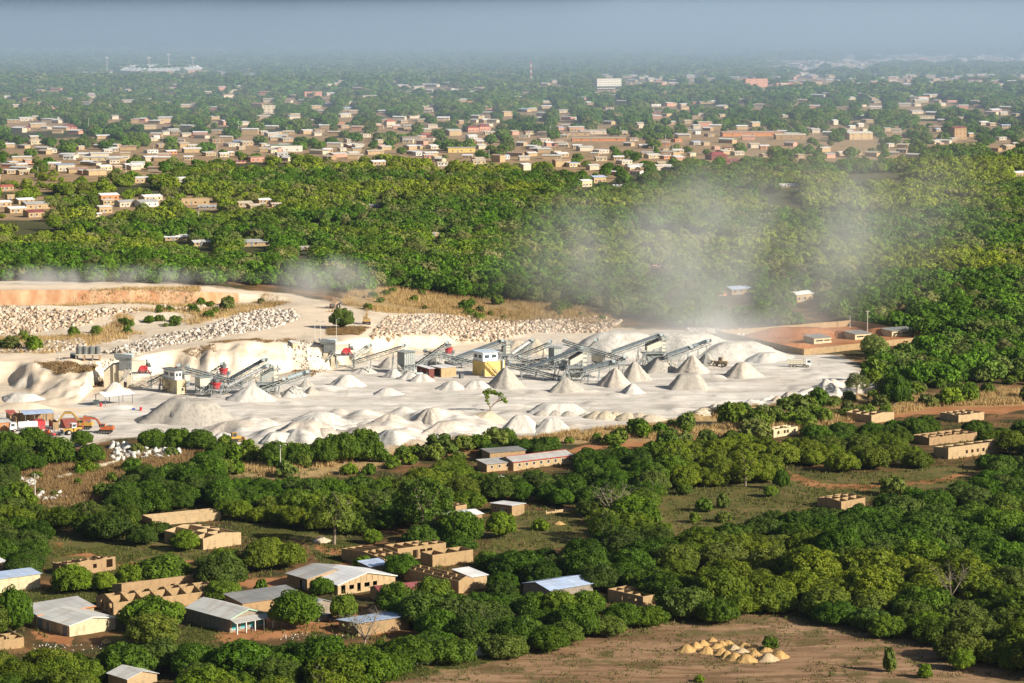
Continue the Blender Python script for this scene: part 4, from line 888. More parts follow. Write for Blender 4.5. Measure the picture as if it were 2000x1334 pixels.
bin_tower('slim bin tower in the middle of the right plant', 1084,718,24,676,706)
bin_tower('pale bin frame half lost in dust behind the first tower', 1168,716,24,690,704, M_cream)
def cone_crusher(label, px, yb, py, sc=1.0):
    g = G(px, yb); s = FOC / g.y; zt = (yb - py) / s; e = thing('cone_crusher', label, 'crusher', g)
    m = MB(); m.cyl((0,0,zt-1.2*sc), (0,0,zt+.6*sc), 1.15*sc, 1.5*sc, 14); m.cyl((0,0,zt+.6*sc), (0,0,zt+.9*sc), 1.7*sc, 1.7*sc, 14); m.build('crusher_bowl', M_red, e)
    m = MB(); m.cyl((0,0,zt+.9*sc), (0,0,zt+2.2*sc), .9*sc, 1.2*sc, 12); m.box(.8,1.9,-.5,.5,zt-1.1,zt-.1); m.build('feed_hopper', M_dsteel, e)
    frame_tower(e, -1.5, 1.5, -1.5, 1.5, 0, zt - 1.2*sc, 1); rail_platform(e, -2.2, 2.2, -2.2, 2.2, zt - 1.1*sc); return e
cone_crusher('red cone crusher on a frame behind the left plant', 437,756,724); cone_crusher('red cone crusher at the front of the left plant', 423,775,752); cone_crusher('small red crusher drum on a post behind the workshop', 876,710,683)
def screen_tower(label, px, yb, wpx, ytop, ymid, cream=M_cream):
    g = G(px, yb); s = FOC / g.y; wd = wpx / s / 1.25; zt = (yb - ytop) / s; zm = (yb - ymid) / s; e = thing('screening_tower', label, 'screening tower', g, R(12)); x0, x1, d = -wd/2, wd/2, 2.2
    frame_tower(e, x0, x1, -d, d, 0, zm, 2); rail_platform(e, x0 - .9, x1 + 1.2, -d - .9, d + .9, zm)
    for k in range(2):
        m = MB(); za = zm + .6 + k * .2; ya = -d * .8 + k * d * .9; a, b = (zt - zm) * .30, (zt - zm) * .62
        m.hexa([(x0+.6,ya,za),(x1-.8,ya,za+a),(x1-.8,ya+d*.7,za+a),(x0+.6,ya+d*.7,za),(x0+.6,ya,za+2.0),(x1-.8,ya,za+a+2.2),(x1-.8,ya+d*.7,za+a+2.2),(x0+.6,ya+d*.7,za+2.0)]); m.build('screen_deck', cream, e)
    m = MB(); za = zm + 2.8; m.hexa([(x0+.6,-d*.9,za-.1),(x1-.8,-d*.9,za+a+.1),(x1-.8,d*.7,za+a+.1),(x0+.6,d*.7,za-.1),(x0+.6,-d*.9,za+.35),(x1-.8,-d*.9,za+a+.6),(x1-.8,d*.7,za+a+.6),(x0+.6,d*.7,za+.35)]); m.build('screen_cover', M_belt, e)
    frame_tower(e, x1 - .7, x1 + .9, -d * .7, d * .7, zm, zt, 3, .16); rail_platform(e, x1 - 1.8, x1 + 1.8, -d, d, zt - 1.2, 'top_platform')
    m = MB()
    for k in range(4): m.box(x1 - .6, x1 + .8, -d*.75, -d*.72, zm + .5 + k * (zt - zm) / 4.6, zm + 1.3 + k * (zt - zm) / 4.6)
    m.build('side_panel', M_cream, e)
    m = MB(); m.hexa([(x0*.5,-d*.6,1.2),(x1*.5,-d*.6,1.2),(x1*.5,d*.6,1.2),(x0*.5,d*.6,1.2),(x0*.95,-d*.9,zm-.3),(x1*.95,-d*.9,zm-.3),(x1*.95,d*.9,zm-.3),(x0*.95,d*.9,zm-.3)]); m.build('collecting_hopper', M_ribs, e)
    stairs(e, (x0 - 3.4, -d - 1.2, .2), (x0 - .4, -d - 1.2, zm)); return e
screen_tower('first screening tower with cream screen box, in the middle of the right plant', 1124,743,40,677,716); screen_tower('second screening tower with cream screen box, half veiled by dust', 1276,718,46,656,688)
screen_tower('screening house of the left plant under the covered conveyors', 522,768,40,713,748, M_ribs); screen_tower('narrow transfer tower behind the blue and white cabin', 984,712,16,664,692, M_dsteel)
g = G(1098,742); e = thing('feed_station', 'railed hopper station on splayed legs in front of the first tower', 'hopper', g, R(20))
for sx in (-1, 1):
    for sy in (-1, 1): m = MB(); m.beam((sx*3.2, sy*1.8, -.3), (sx*1.4, sy*1.2, 4.2), .26); m.build('leg', M_steel, e)
rail_platform(e, -2.4, 2.4, -1.8, 1.8, 4.3); m = MB(); m.hexa([(-.5,-.5,3.2),(.5,-.5,3.2),(.5,.5,3.2),(-.5,.5,3.2),(-1.7,-1.3,6.6),(1.7,-1.3,6.6),(1.7,1.3,6.6),(-1.7,1.3,6.6)]); m.build('feed_hopper', M_ribs, e)
def jaw_station(label, px, yb, ywt, zoff=0):
    """primary crusher built against the bench: px,yb = foot of the structure's right front; ywt = top pixel of the hopper"""
    g = G(px, yb); s = FOC / g.y; zt = (yb - ywt) / s; e = thing('crusher_station', label, 'crusher', g, R(8)); zd = zt * .52
    m = MB(); m.hexa([(-9.8,-.8,-.5),(-6.6,-.8,-.5),(-6.6,4,-.5),(-9.8,4,-.5),(-9.8,-.8,zt*.80),(-6.6,-.8,zt*.86),(-6.6,4,zt*.86),(-9.8,4,zt*.80)]); m.hexa([(-13,0,-.5),(-9.81,0,-.5),(-9.81,4,-.5),(-13,4,-.5),(-13,0,zt*.55),(-9.81,0,zt*.8),(-9.81,4,zt*.8),(-13,4,zt*.55)]); m.box(-7.9,-6.3,-2.0,-.81,-.5,zt*.62); m.build('retaining_wall', M_conc, e)
    m = MB(); m.box(-5.2,-3.7,-1.6,1.6,-.5,zd-.35); m.build('concrete_pier', M_conc, e)
    m = MB(); ribbed(m, -7.6,-3.6,-1.7,1.9,zt*.66,zt*.98,.7); m.hexa([(-8.6,-1.9,zt*.98),(-4.0,-1.9,zt*.98),(-4.0,2.2,zt*.98),(-8.6,2.2,zt*.98),(-9.4,-2.4,zt*1.10),(-3.4,-2.4,zt*1.04),(-3.4,2.9,zt*1.10),(-9.4,2.9,zt*1.16)]); m.build('feed_hopper', M_dsteel, e)
    m = MB(); m.box(-3.6,1.2,-1.5,1.5,zt*.70,zt*.86); m.box(-3.6,1.0,-1.55,1.55,zt*.86,zt*.92); m.build('vibrating_feeder', M_cream, e)
    for y in (-1.35, 1.2):
        m = MB(); m.cyl((.2,y-.25,zd+1.5),(.2,y+.25,zd+1.5),1.15,n=16); m.build('flywheel', M_red, e)
    m = MB(); m.hexa([(-1.6,-1.0,zd+.1),(1.5,-1.0,zd+.1),(1.5,1.0,zd+.1),(-1.6,1.0,zd+.1),(-.6,-1.0,zd+2.6),(2.0,-1.0,zd+2.1),(2.0,1.0,zd+2.1),(-.6,1.0,zd+2.6)]); m.beam((.9,-1.45,zd+2.6),(2.9,-1.45,zd-.6),.55,.5); m.build('jaw_crusher', M_red, e)
    m = MB(); m.cyl((2.0,0,zt*.80),(2.9,0,zt*.80),.6,n=10); m.box(1.6,3.2,-.7,.7,zt*.70,zt*.74); m.box(1.3,2.0,.8,1.5,zt*.72,zt*.95); m.build('motor', M_dsteel, e)
    rail_platform(e, -3.6, 3.4, -2.2, 2.2, zd); frame_tower(e, -3.2, 3.0, -1.8, 1.8, 0, zd - .15, 2, .3); stairs(e, (-6.6,-2.9,zd*.6), (-3.6,-2.9,zd+1.6)); stairs(e, (3.4,-1.2,.1), (2.9,-1.2,zd)); 
    m = MB(); m.box(-6.2,-2.6,2.6,4.4,zt*1.0,zt*1.14); m.build('canopy', M_lblue, e); return e
jaw_station('first jaw crusher station with grey hopper and red flywheels, far left', 278,757,699); jaw_station('second jaw crusher station with bright red jaw, middle of the bench', 674,717,669)
# buildings of the plant
def cabin_building(label, corner, xl, xr, h, yaw, base, cab, cabh, cx0, cx1, cy0, cy1, trim):
    e, L, Wd = house(label, corner, xl, xr, yaw, h, 'flat', 0, base, 'pale', name='control_building', cat='building', oh=.15, wins=[('r', .45, .9, 1.0, 1.1)] if L_ else (), doors=[('l', .10, .9, 2.0)])
    z = h + .13; c = MB(); c.box(L*cx0, L*cx1, Wd*cy0, Wd*cy1, z, z + cabh); o = c.build('cabin', cab, e)
    c = MB(); c.hexa([(L*cx0-.5,Wd*cy0-.5,z+cabh+.02),(L*cx1+.5,Wd*cy0-.5,z+cabh+.02),(L*cx1+.5,Wd*cy1+.5,z+cabh+.02),(L*cx0-.5,Wd*cy1+.5,z+cabh+.02),(L*cx0-.5,Wd*cy0-.5,z+cabh+.14),(L*cx1+.5,Wd*cy0-.5,z+cabh+.14),(L*cx1+.5,Wd*cy1+.5,z+cabh+.34),(L*cx0-.5,Wd*cy1+.5,z+cabh+.34)]); c.build('cabin_roof', trim, o)
    for k in range(2):
        c = MB(); x = L*cx0 + (L*(cx1-cx0)) * (.12 + .46*k); c.box(x, x + L*(cx1-cx0)*.3, Wd*cy0 - .04, Wd*cy0 + .02, z + 1.0, z + 2.1); c.build('window', M_glass, o)
        c = MB(); y = Wd*cy0 + (Wd*(cy1-cy0)) * (.12 + .46*k); c.box(L*cx0 - .04, L*cx0 + .02, y, y + Wd*(cy1-cy0)*.3, z + 1.0, z + 2.1); c.build('window', M_glass, o)
    return e, L, Wd
L_ = True
e, L, Wd = cabin_building('cream control building with white upper cabin and outside stairs, left plant', (346,770), 317, 364, 4.6, 36, 'cream', M_white, 2.9, .06, .80, .16, .95, M_dsteel)
stairs(e, (-.9, Wd*.95, .1), (-.9, Wd*.45, 2.3), .8, W['cream']); stairs(e, (-1.0, Wd*.5, 2.3), (-1.0, Wd*.92, 4.6), .8, W['cream'])
e, L, Wd = cabin_building('yellow control building with blue and white cabin on top and a stair along its side', (947,735), 923, 986, 5.0, 34, 'yellow', M_white, 3.0, .02, .78, .2, .98, paint('pale_blue_sheet', (.52,.62,.72), .5))
stairs(e, (L*.62, -1.0, .1), (L*.30, -1.0, 2.6), .9, W['tan']); stairs(e, (L*.32, -1.1, 2.6), (L*.02, -1.1, 5.0), .9, W['yellow'])
for k in range(4):
    c = MB(); c.box(L*(.02+.25*k)-.07, L*(.02+.25*k)+.07, Wd*.2-.08, Wd*.2-.045, 5.14, 8.1); c.build('cabin_post', paint('blue_trim', (.12,.22,.34), .5), e)
m = MB(); m.cyl((L*.86,-.6,0),(L*.86,-.6,5.5),.35,n=10); m.build('pipe', M_lblue, e)
house('dark red clad workshop with pale flat roof', (838,739), 808, 848, 30, 3.4, 'm1', .2, 'redbrick', 'white', name='workshop', cat='building', Wm=9, doors=[('l', .1, 1.0, 2.1)])
house('tan block workshop with dark open bay and floating white roof', (862,737), 843, 891, 34, 3.3, 'flat', 0, 'tan', 'white', name='workshop', cat='building', ops_l=[(1.0,0,4.4,2.8)], Wm=7)
g = G(901,739); e = thing('water_cube', 'small black cube tank on the yard between workshop and yellow building', 'tank', g, R(30)); m = MB(); ribbed(m, -.6,.6,-.6,.6,.15,1.6,.4,.05); m.build('tank_body', M_dsteel, e); m = MB(); m.cyl((0,0,1.69),(0,0,1.8),.25,n=10); m.build('cap', M_red, e)
g = G(818,738); e = thing('generator', 'grey generator box beside the dark red workshop', 'generator', g, R(30)); m = MB(); m.box(-1.3,1.3,-.7,.7,.2,1.9); m.build('housing', M_lblue, e); m = MB(); m.cyl((.8,0,1.9),(.8,0,2.8),.1,n=8); m.build('exhaust_pipe', M_dsteel, e); m = MB(); m.box(-1.2,-.3,-.73,-.69,.5,1.6); m.build('grille', M_dsteel, e)
g = G(572,670); house('small tan guard hut with white roof on the bench', (572,672), 556, 582, 24, 2.3, 'm1', .25, 'cream', 'white', name='guard_hut', cat='hut', Wm=4)
# tanks on their stand
g = G(172,704); e = thing('tank_stand', 'concrete stand carrying four dark water tanks on the bench', 'tank stand', g, R(4)); m = MB(); m.box(-4.2,4.4,-1.4,1.8,2.0,2.3); m.build('slab', M_conc, e)
for k, x in enumerate((-4.0, -1.2, 1.6, 4.1)): m = MB(); m.box(x-.25, x+.15, -1.2, 1.6, -.5, 1.995); m.build('support_wall', W['brown'] if k % 2 else W['grey'], e)
for k, x in enumerate((-3.1, -1.0, 1.1, 3.3)):
    p = e.matrix_basis @ Vector((x, .2, 2.3)); tk = thing('water_tank', ['leftmost', 'second', 'third', 'rightmost'][k] + ' dark ribbed water tank in the row on the concrete stand', 'water tank', p, 0, 'dark water tanks on the stand'); m = MB()
    m.cyl((0,0,.01),(0,0,2.3),.95,n=18)
    for z in np.arange(.25, 2.3, .4): m.cyl((0,0,z),(0,0,z+.16),1.03,n=18)
    m.build('tank_body', M_dsteel, tk); m = MB(); m.cyl((0,0,2.3),(0,0,2.75),.9,.3,14); m.build('lid', M_dsteel, tk)
g = G(145,700); tk = thing('water_tank', 'dark water tank lying on its side left of the stand', 'water tank', g); m = MB(); m.cyl((-1.3,0,1.05),(1.3,0,1.05),1.0,n=16); m.build('tank_body', M_dsteel, tk); m = MB(); m.box(-1,1,-.8,.8,-.3,.3); m.build('cradle', W['grey'], tk)
# open sheds
def open_shed(label, pa, pb, depth, h, mat, rise=.8, posts=3, name='open_shed', yaw=None):
    a, b = G(*pa), G(*pb); ang = math.atan2(b.y - a.y, b.x - a.x); L = (b - a).length; e = thing(name, label, 'shed', a, ang)
    for k in range(posts):
        for y in (0, depth): m = MB(); x = L * k / (posts - 1); m.box(x-.09, x+.09, y-.09, y+.09, -.3, h); m.build('post', M_dsteel, e)
    roof_mesh('gx', L, depth, h, rise, mat, .6, e); return e
open_shed('open shelter with white gable roof on thin posts, left of the yard', (206,793), (259,789), 5.5, 3.2, ROOF['white'], .9, 3)
g = G(188,791); e = thing('generator', 'grey green generator box beside the white roofed shelter', 'generator', g); m = MB(); m.box(-.9,.9,-.6,.6,.15,1.6); m.build('housing', paint('grey_green', (.30,.38,.36), .5), e); m = MB(); m.box(-.9,.9,-.7,-.61,.1,.4); m.build('skid', M_dsteel, e)
for px, py, mt, lb in ((275,802,M_red,'red oil drum standing on the white yard'), (261,801,paint('drum_blue', (.08,.12,.4), .5),'blue drum lying on the white yard'), (197,794,M_red,'red drum in front of the white roofed shelter')):
    g = G(px, py); e = thing('oil_drum', lb, 'drum', g); m = MB()
    if 'lying' in lb: m.cyl((-.5,0,.35),(.5,0,.35),.35,n=12)
    else: m.cyl((0,0,0),(0,0,1.1),.42,n=12); m.cyl((0,0,.35),(0,0,.42),.45,n=12); m.cyl((0,0,.72),(0,0,.79),.45,n=12)
    m.build('barrel', mt, e)
# walled compound
comp = [(1401,657), (1570,694), (1843,664), (1662,636)]; P = [G(*q) for q in comp]; e = thing('compound_wall', 'tan block wall round the red earth compound', 'wall', P[0])
for k in range(4):
    a, b = P[k], P[(k + 1) % 4]; n = 10; m = MB()
    for j in range(n):
        p, q = a.lerp(b, j / n), a.lerp(b, (j + 1) / n); zp, zq = H1(p.x, p.y), H1(q.x, q.y); r = Vector((-(b - a).y, (b - a).x, 0)).normalized() * .25; o = P[0]
        f = lambda v, z: Vector((v.x, v.y, z)) - o
        m.hexa([f(p, zp - .4), f(q, zq - .4), f(q + r, zq - .4), f(p + r, zp - .4), f(p, zp + 2.3), f(q, zq + 2.3), f(q + r, zq + 2.3), f(p + r, zp + 2.3)])
    m.build('wall_side', W['mud'], e)
VIS.append((1480, 1700, 665, 694, P[1].y))
for lb, c, xl, xr in (('long low shed with slit openings in the compound, leftmost of three', (1590,672), 1568, 1622), ('long low shed with slit openings in the compound, middle of three', (1670,664), 1648, 1701), ('long low shed with slit openings in the compound, rightmost of three', (1742,658), 1722, 1790)):
    house(lb, c, xl, xr, 30, 2.2, 'm1', .5, 'cream', 'dark', name='poultry_shed', cat='shed', group='sheds in the compound', ops_r=[(.8,.9,3.4,.5),(4.8,.9,3.4,.5)], Wm=7)
# yard sheds, bottom left of the quarry
e = open_shed('open workshop shed with light blue roof and brown back wall', (50,836), (103,833), 8, 4.3, ROOF['blue'], .5, 4); L = 12
m = MB(); m.box(-2.5, 11, 8.12, 8.35, -.3, 3.6); m.box(-2.5,-2.27,2,8.1,-.3,3.2); m.build('back_wall', W['brown'], e)
house('low roofless block pen beside the light blue shed', (104,840), 86, 115, 20, 2.4, 'flat', 0, 'brown', None, name='block_pen', cat='building', rooms=(1, 1), Wm=7, vis=False)
house('long shed with dusty red roof at the left edge', (20,826), -60, 33, 22, 2.6, 'm1', .5, 'brown', 'red', name='red_roofed_shed', cat='shed', Wm=6)
house('small orange brick hut with pale roof at the left edge', (-4,842), -20, 21, 24, 2.6, 'm1', .3, 'orange', 'pale', name='brick_hut', cat='hut', Wm=4, wins=[('r', .4, 1.2, .8, .7)])
def container(label, corner, yaw, Lc, mat, open_end=False):
    e = thing('shipping_container', label, 'container', G(*corner), R(yaw)); m = MB(); ribbed(m, 0, 2.44, 0, Lc, .15, 2.6, .3, .04); m.build('container_body', mat, e)
    for k in range(2): m = MB(); m.box(.06 + 1.18*k, 1.2 + 1.18*k, -.10, -.055, .2, 2.5); m.build('door', M_dsteel if open_end else mat, e)
    return e
container('bright red container under the light blue shed', (73,840), 20, 6, M_red); container('dark container with rusty red side behind the yellow excavator', (118,834), -72, 9, paint('rusty_red', (.30,.08,.06), .7), True)
# ================================================================== vehicles
def wheel(e, x, y, r=.55, w_=.4, name='wheel'):
    m = MB(); m.cyl((x, y-w_/2, r), (x, y+w_/2, r), r, n=16); o = m.build(name, M_blk, e)
    m = MB(); m.cyl((x, y-w_/2-.03, r), (x, y+w_/2+.03, r), r*.5, n=12); m.build('rim', M_conc, o); return o
def excavator(label, px, py, rz, col_, boom=None, sc=1.0, turn=0.0):
    e = thing('excavator', label, 'excavator', G(px, py), rz); e.scale = (sc,)*3
    for sy in (-1, 1):
        m = MB(); n = 10; prof = [(math.cos(t)*.48 - 1.7, math.sin(t)*.48 + .5) for t in np.linspace(math.pi/2, math.pi*1.5, 6)] + [(math.cos(t)*.48 + 1.7, math.sin(t)*.48 + .5) for t in np.linspace(-math.pi/2, math.pi/2, 6)]
        m.prism(prof, sy*1.2-.3, sy*1.2+.3, axis='y')
        for k in range(16): x = -1.9 + k*.25; m.box(x, x+.12, sy*1.2-.34, sy*1.2+.34, .98, 1.03)
        o = m.build('track', M_blk, e); m = MB()
        for k in range(5): m.cyl((-1.6+k*.8, sy*1.2-.33, .5), (-1.6+k*.8, sy*1.2+.33, .5), .22, n=8)
        m.build('roller_set', M_dsteel, o)
    m = MB(); m.box(-1.2,1.2,-.9,.9,.5,.98); m.cyl((0,0,.98),(0,0,1.2),.8,n=14); m.build('undercarriage', M_dsteel, e)
    up = bpy.data.objects.new('upper_body', None)
    m = MB(); m.prism([(-2.6,1.2),(1.2,1.2),(1.2,1.75),(-.4,1.95),(-.4,2.25),(-2.5,2.25),(-2.75,1.9)], -1.3, 1.3, axis='y'); m.prism([(-2.9,1.25),(-2.2,1.25),(-2.2,2.1),(-2.75,2.1)], -1.33, 1.33, axis='y'); u = m.build('upper_body', col_, e)
    m = MB(); m.box(-2.2,-1.2,-.9,.9,2.25,2.4); m.cyl((-1.6,.6,2.4),(-1.6,.6,2.8),.08,n=8); m.build('engine_cover', M_dsteel, u)
    m = MB(); m.prism([(-.3,1.76),(1.25,1.76),(1.25,2.2),(.95,3.05),(-.3,3.05)], .35, 1.28, axis='y'); m.build('cab', col_, e)
    m = MB(); m.prism([(-.15,2.15),(1.1,2.15),(.9,2.92),(-.15,2.92)], .33, 1.30, axis='y'); m.add([(1.27,.42,2.1),(1.27,1.2,2.1),(.99,1.2,2.98),(.99,.42,2.98)], [(0,1,2,3)]); m.build('window', M_glass, e)
    b = boom or [(1.0, 1.9), (3.2, 4.5), (5.6, 4.4), (6.6, 1.6)]
    m = MB(); Y = -.2
    for p, q, w0 in ((b[0], b[1], .62), (b[1], b[2], .55)): m.beam((p[0], Y, p[1]), (q[0], Y, q[1]), .42, w0)
    m.build('boom', col_, e)
    m = MB(); m.beam((b[2][0]-.3, Y, b[2][1]+.35), (b[3][0], Y, b[3][1]), .36, .5); m.build('arm', col_, e)
    m = MB(); m.cyl((b[0][0]+.5,Y-.3,b[0][1]-.2),(b[1][0]-.1,Y-.3,b[1][1]-.3),.11,n=8); m.cyl((b[0][0]+.5,Y+.3,b[0][1]-.2),(b[1][0]-.1,Y+.3,b[1][1]-.3),.11,n=8); m.cyl((b[1][0]+.3,Y,b[1][1]+.45),(b[2][0]-.2,Y,b[2][1]+.5),.1,n=8); m.build('hydraulic_cylinder', M_dsteel, e)
    x, z = b[3]; m = MB(); m.prism([(x+.1,z+.1),(x+.45,z-.5),(x+.1,z-1.15),(x-.55,z-1.25),(x-.9,z-.8),(x-.45,z-.85),(x-.15,z-.5)], Y-.6, Y+.6, axis='y'); m.build('bucket', M_dsteel, e); return e
def wheel_loader(label, px, py, rz, c1, c2=None, up=.5, sc=1.0):
    e = thing('wheel_loader', label, 'wheel loader', G(px, py), rz); e.scale = (sc,)*3; c2 = c2 or c1
    for x in (-1.6, 1.6):
        for y in (-1.05, 1.05): wheel(e, x, y, .8, .6)
    m = MB(); m.prism([(-2.9,.9),(-.2,.9),(-.2,1.9),(-2.6,2.1),(-2.9,1.8)], -.85, .85, axis='y'); m.build('rear_body', c1, e); m = MB(); m.box(-2.96,-2.9,-.6,.6,1.1,1.8); m.build('radiator_grille', M_dsteel, e)
    m = MB(); m.prism([(-.1,.8),(2.3,.8),(2.0,1.8),(.6,2.0),(-.1,1.4)], -.5, .5, axis='y'); m.build('front_body', c1, e)
    m = MB(); m.prism([(-1.0,2.0),(.5,2.0),(.4,3.3),(-.9,3.3)], -.75, .75, axis='y'); m.box(-1.1,.55,-.85,.85,3.3,3.42); m.build('cab', c2, e); m = MB(); m.prism([(-.85,2.35),(.35,2.35),(.28,3.15),(-.8,3.15)], -.78, .78, axis='y'); m.add([(.53,-.6,2.2),(.53,.6,2.2),(.44,.6,3.2),(.44,-.6,3.2)], [(0,1,2,3)]); m.build('window', M_glass, e)
    m = MB()
    for y in (-.6, .6): m.beam((.9,y,1.7),(2.6,y,1.5+up*.4),.22,.35); m.beam((2.6,y,1.5+up*.4),(3.4,y,.5+up),.22,.35)
    m.build('lift_arm', c1, e); z = .1 + up; m = MB(); m.prism([(3.2,z),(4.5,z),(4.4,z+.12),(3.5,z+.3),(3.4,z+.9),(3.7,z+1.3),(3.5,z+1.35),(3.1,z+.9)], -1.35, 1.35, axis='y'); m.build('bucket', M_dsteel, e); return e
def dump_truck(label, px, py, rz, body, cabc, tank=False):
    e = thing('dump_truck' if not tank else 'tank_truck', label, 'truck', G(px, py), rz)
    for x in (-2.9, -1.6, 2.9) + ((1.7,) if not tank else ()):
        for y in (-1.0, 1.0): wheel(e, x, y, .52, .42)
    m = MB(); m.box(-4.1,4.0,-.45,.45,.75,1.05); m.box(1.4,2.2,-1.1,1.1,.6,1.0); m.build('chassis', M_dsteel, e)
    m = MB()
    if tank: m.cyl((-4.2,0,1.95),(1.6,0,1.95),1.05,n=18); m.cyl((-1.4,0,2.95),(-1.4,0,3.2),.35,n=10)
    else:
        m.hexa([(-4.4,-1.2,1.15),(1.7,-1.2,1.15),(1.7,1.2,1.15),(-4.4,1.2,1.15),(-4.5,-1.28,2.75),(1.7,-1.28,2.75),(1.7,1.28,2.75),(-4.5,1.28,2.75)]); m.box(1.7,2.1,-1.2,1.2,2.6,2.95)
        for k in range(6): x = -4.3 + k*1.18; m.beam((x,-1.24,1.15),(x,-1.32,2.75),.12,.1); m.beam((x,1.24,1.15),(x,1.32,2.75),.12,.1)
        m.beam((-4.5,-1.3,2.0),(1.7,-1.3,2.0),.08,.12); m.beam((-4.5,-1.32,2.72),(1.7,-1.32,2.72),.1,.14)
    m.build('tank' if tank else 'tipper_body', body, e)
    if not tank: m = MB(); m.hexa([(-4.3,-1.05,2.6),(1.5,-1.05,2.6),(1.5,1.05,2.6),(-4.3,1.05,2.6),(-3.5,-.4,2.95),(.8,-.4,2.95),(.8,.4,2.95),(-3.5,.4,2.95)]); m.build('gravel_load', GM['white'], e)
    m = MB(); m.prism([(2.3,.8),(4.3,.8),(4.35,1.7),(4.1,2.85),(2.3,2.85)], -1.2, 1.2, axis='y'); m.build('cab', cabc, e)
    m = MB(); m.prism([(2.9,1.8),(4.05,1.8),(3.95,2.6),(2.9,2.6)], -1.23, 1.23, axis='y'); m.add([(4.36,-1.05,1.75),(4.36,1.05,1.75),(4.13,1.05,2.7),(4.13,-1.05,2.7)], [(0,1,2,3)]); m.build('window', M_glass, e)
    for y in (-.95, .95): m = MB(); m.box(4.3,4.4,y-.2,y+.2,.95,1.2); m.build('headlight', M_white, e)
    m = MB(); m.box(4.28,4.45,-1.2,1.2,.6,.9); m.build('bumper', M_dsteel, e); return e
def bulldozer(label, px, py, rz, c1):
    e = thing('bulldozer', label, 'bulldozer', G(px, py), rz)
    for sy in (-1, 1):
        m = MB(); m.prism([(-1.7,.1),(1.3,.1),(1.7,.45),(1.4,.85),(-1.6,.95),(-2.0,.5)], sy*.95-.25, sy*.95+.25, axis='y'); m.build('track', M_blk, e)
    m = MB(); m.prism([(-1.8,.6),(1.5,.6),(1.5,1.6),(-.1,1.7),(-.1,1.5),(-1.8,1.5)], -.68, .68, axis='y'); m.build('body', c1, e); m = MB(); m.prism([(-1.2,1.5),(0,1.5),(-.05,2.6),(-1.15,2.6)], -.6, .6, axis='y'); m.build('window', M_glass, e); m = MB(); m.box(-1.4,.2,-.8,.8,2.6,2.75)
    for x, y in ((-1.25,-.65),(-1.25,.65),(.02,-.65),(.02,.65)): m.box(x-.06,x+.06,y-.06,y+.06,1.5,2.6)
    m.build('cab_frame', c1, e); m = MB(); m.prism([(2.1,.1),(2.45,.0),(2.3,.5),(2.45,1.2),(2.2,1.15)], -1.6, 1.6, axis='y'); m.beam((.2,-1.25,.5),(2.2,-1.25,.5),.14,.2); m.beam((.2,1.25,.5),(2.2,1.25,.5),.14,.2); m.build('blade', c1, e); return e
def forklift(label, px, py, rz):
    e = thing('forklift', label, 'forklift', G(px, py), rz)
    for x in (-1.0, 1.1):
        for y in (-.65, .65): wheel(e, x, y, .42, .3)
    m = MB(); m.prism([(-1.7,.4),(1.2,.4),(1.2,.9),(-.2,1.0),(-.4,1.5),(-1.6,1.5),(-1.75,1.2)], -.62, .62, axis='y'); m.build('body', M_org, e); m = MB()
    for x, y in ((-1.1,-.58),(-1.1,.58),(.7,-.58),(.7,.58)): m.box(x-.05,x+.05,y-.05,y+.05,.95,2.6)
    m.box(-1.2,.8,-.65,.65,2.6,2.7); m.build('overhead_guard', M_dsteel, e); m = MB()
    for y in (-.4, .4): m.box(1.45,1.6,y-.07,y+.07,.2,3.0)
    for z in (.5, 1.6, 2.9): m.box(1.46,1.58,-.33,.33,z,z+.12)
    m.build('mast', M_dsteel, e); m = MB(); m.box(1.6,1.68,-.5,.5,.25,.9); m.box(1.68,2.9,-.4,-.25,.25,.33); m.box(1.68,2.9,.25,.4,.25,.33); m.build('fork', M_red, e); return e
def car(label, px, py, rz, c1):
    e = thing('parked_car', label, 'car', G(px, py), rz)
    for x in (-1.3, 1.35):
        for y in (-.75, .75): wheel(e, x, y, .36, .25)
    m = MB(); m.prism([(-2.1,.4),(2.2,.4),(2.2,.9),(1.2,1.0),(.6,1.6),(-1.6,1.65),(-2.1,1.05)], -.85, .85, axis='y'); m.build('body', c1, e); m = MB(); m.prism([(-1.7,1.08),(1.0,1.05),(.55,1.52),(-1.5,1.55)], -.87, .87, axis='y'); m.build('window', M_glass, e); return e
excavator('yellow excavator with raised boom behind the white cab loader', 164,838, R(174), M_yel, [(1.0,1.9),(3.6,4.9),(6.2,4.9),(8.6,1.5)])
excavator('orange red excavator standing alone on the white yard', 205,846, R(176), M_org, [(1.0,1.9),(2.6,4.3),(6.6,4.9),(7.0,1.2)])
wheel_loader('yellow wheel loader with white cab in the machine yard', 142,848, R(210), M_yel, M_white, .2)
forklift('orange forklift with raised mast beside the yellow wheel loader', 98,851, R(-30)); forklift('orange forklift half behind the bushes, left of the other one', 86,849, R(200))
dump_truck('white tank truck parked under the light blue shed', 46,842, R(200), M_white, M_white, True)
dump_truck('cream dump truck with white cab driving on the right of the yard', 1561,717, R(-4), M_cream, M_white)
wheel_loader('dusty brown wheel loader carrying its bucket left, in the dust', 1406,716, R(160), paint('dusty_brown', (.30,.20,.10), .8), None, .8)
excavator('dusty yellow excavator seen end on beside the boulder field', 716,633, R(95), paint('dusty_yellow', (.40,.24,.07), .8), [(1.0,1.9),(2.4,4.2),(3.8,3.8),(4.4,1.4)])
wheel_loader('dust covered loader under a dust plume on the haul road', 655,602, R(80), paint('dusty_tan', (.42,.28,.17), .9), None, .6, 1.25)
bulldozer('small yellow bulldozer on the spoil at the front edge of the yard', 461,862, R(25), M_yel)
car('dark pickup parked between the verandah house and the bare tree', 637,1214, R(-20), paint('dark_car', (.03,.035,.05), .3))
m = MB(); m.box(-1.0,1.1,-.86,-.84,.6,1.0)
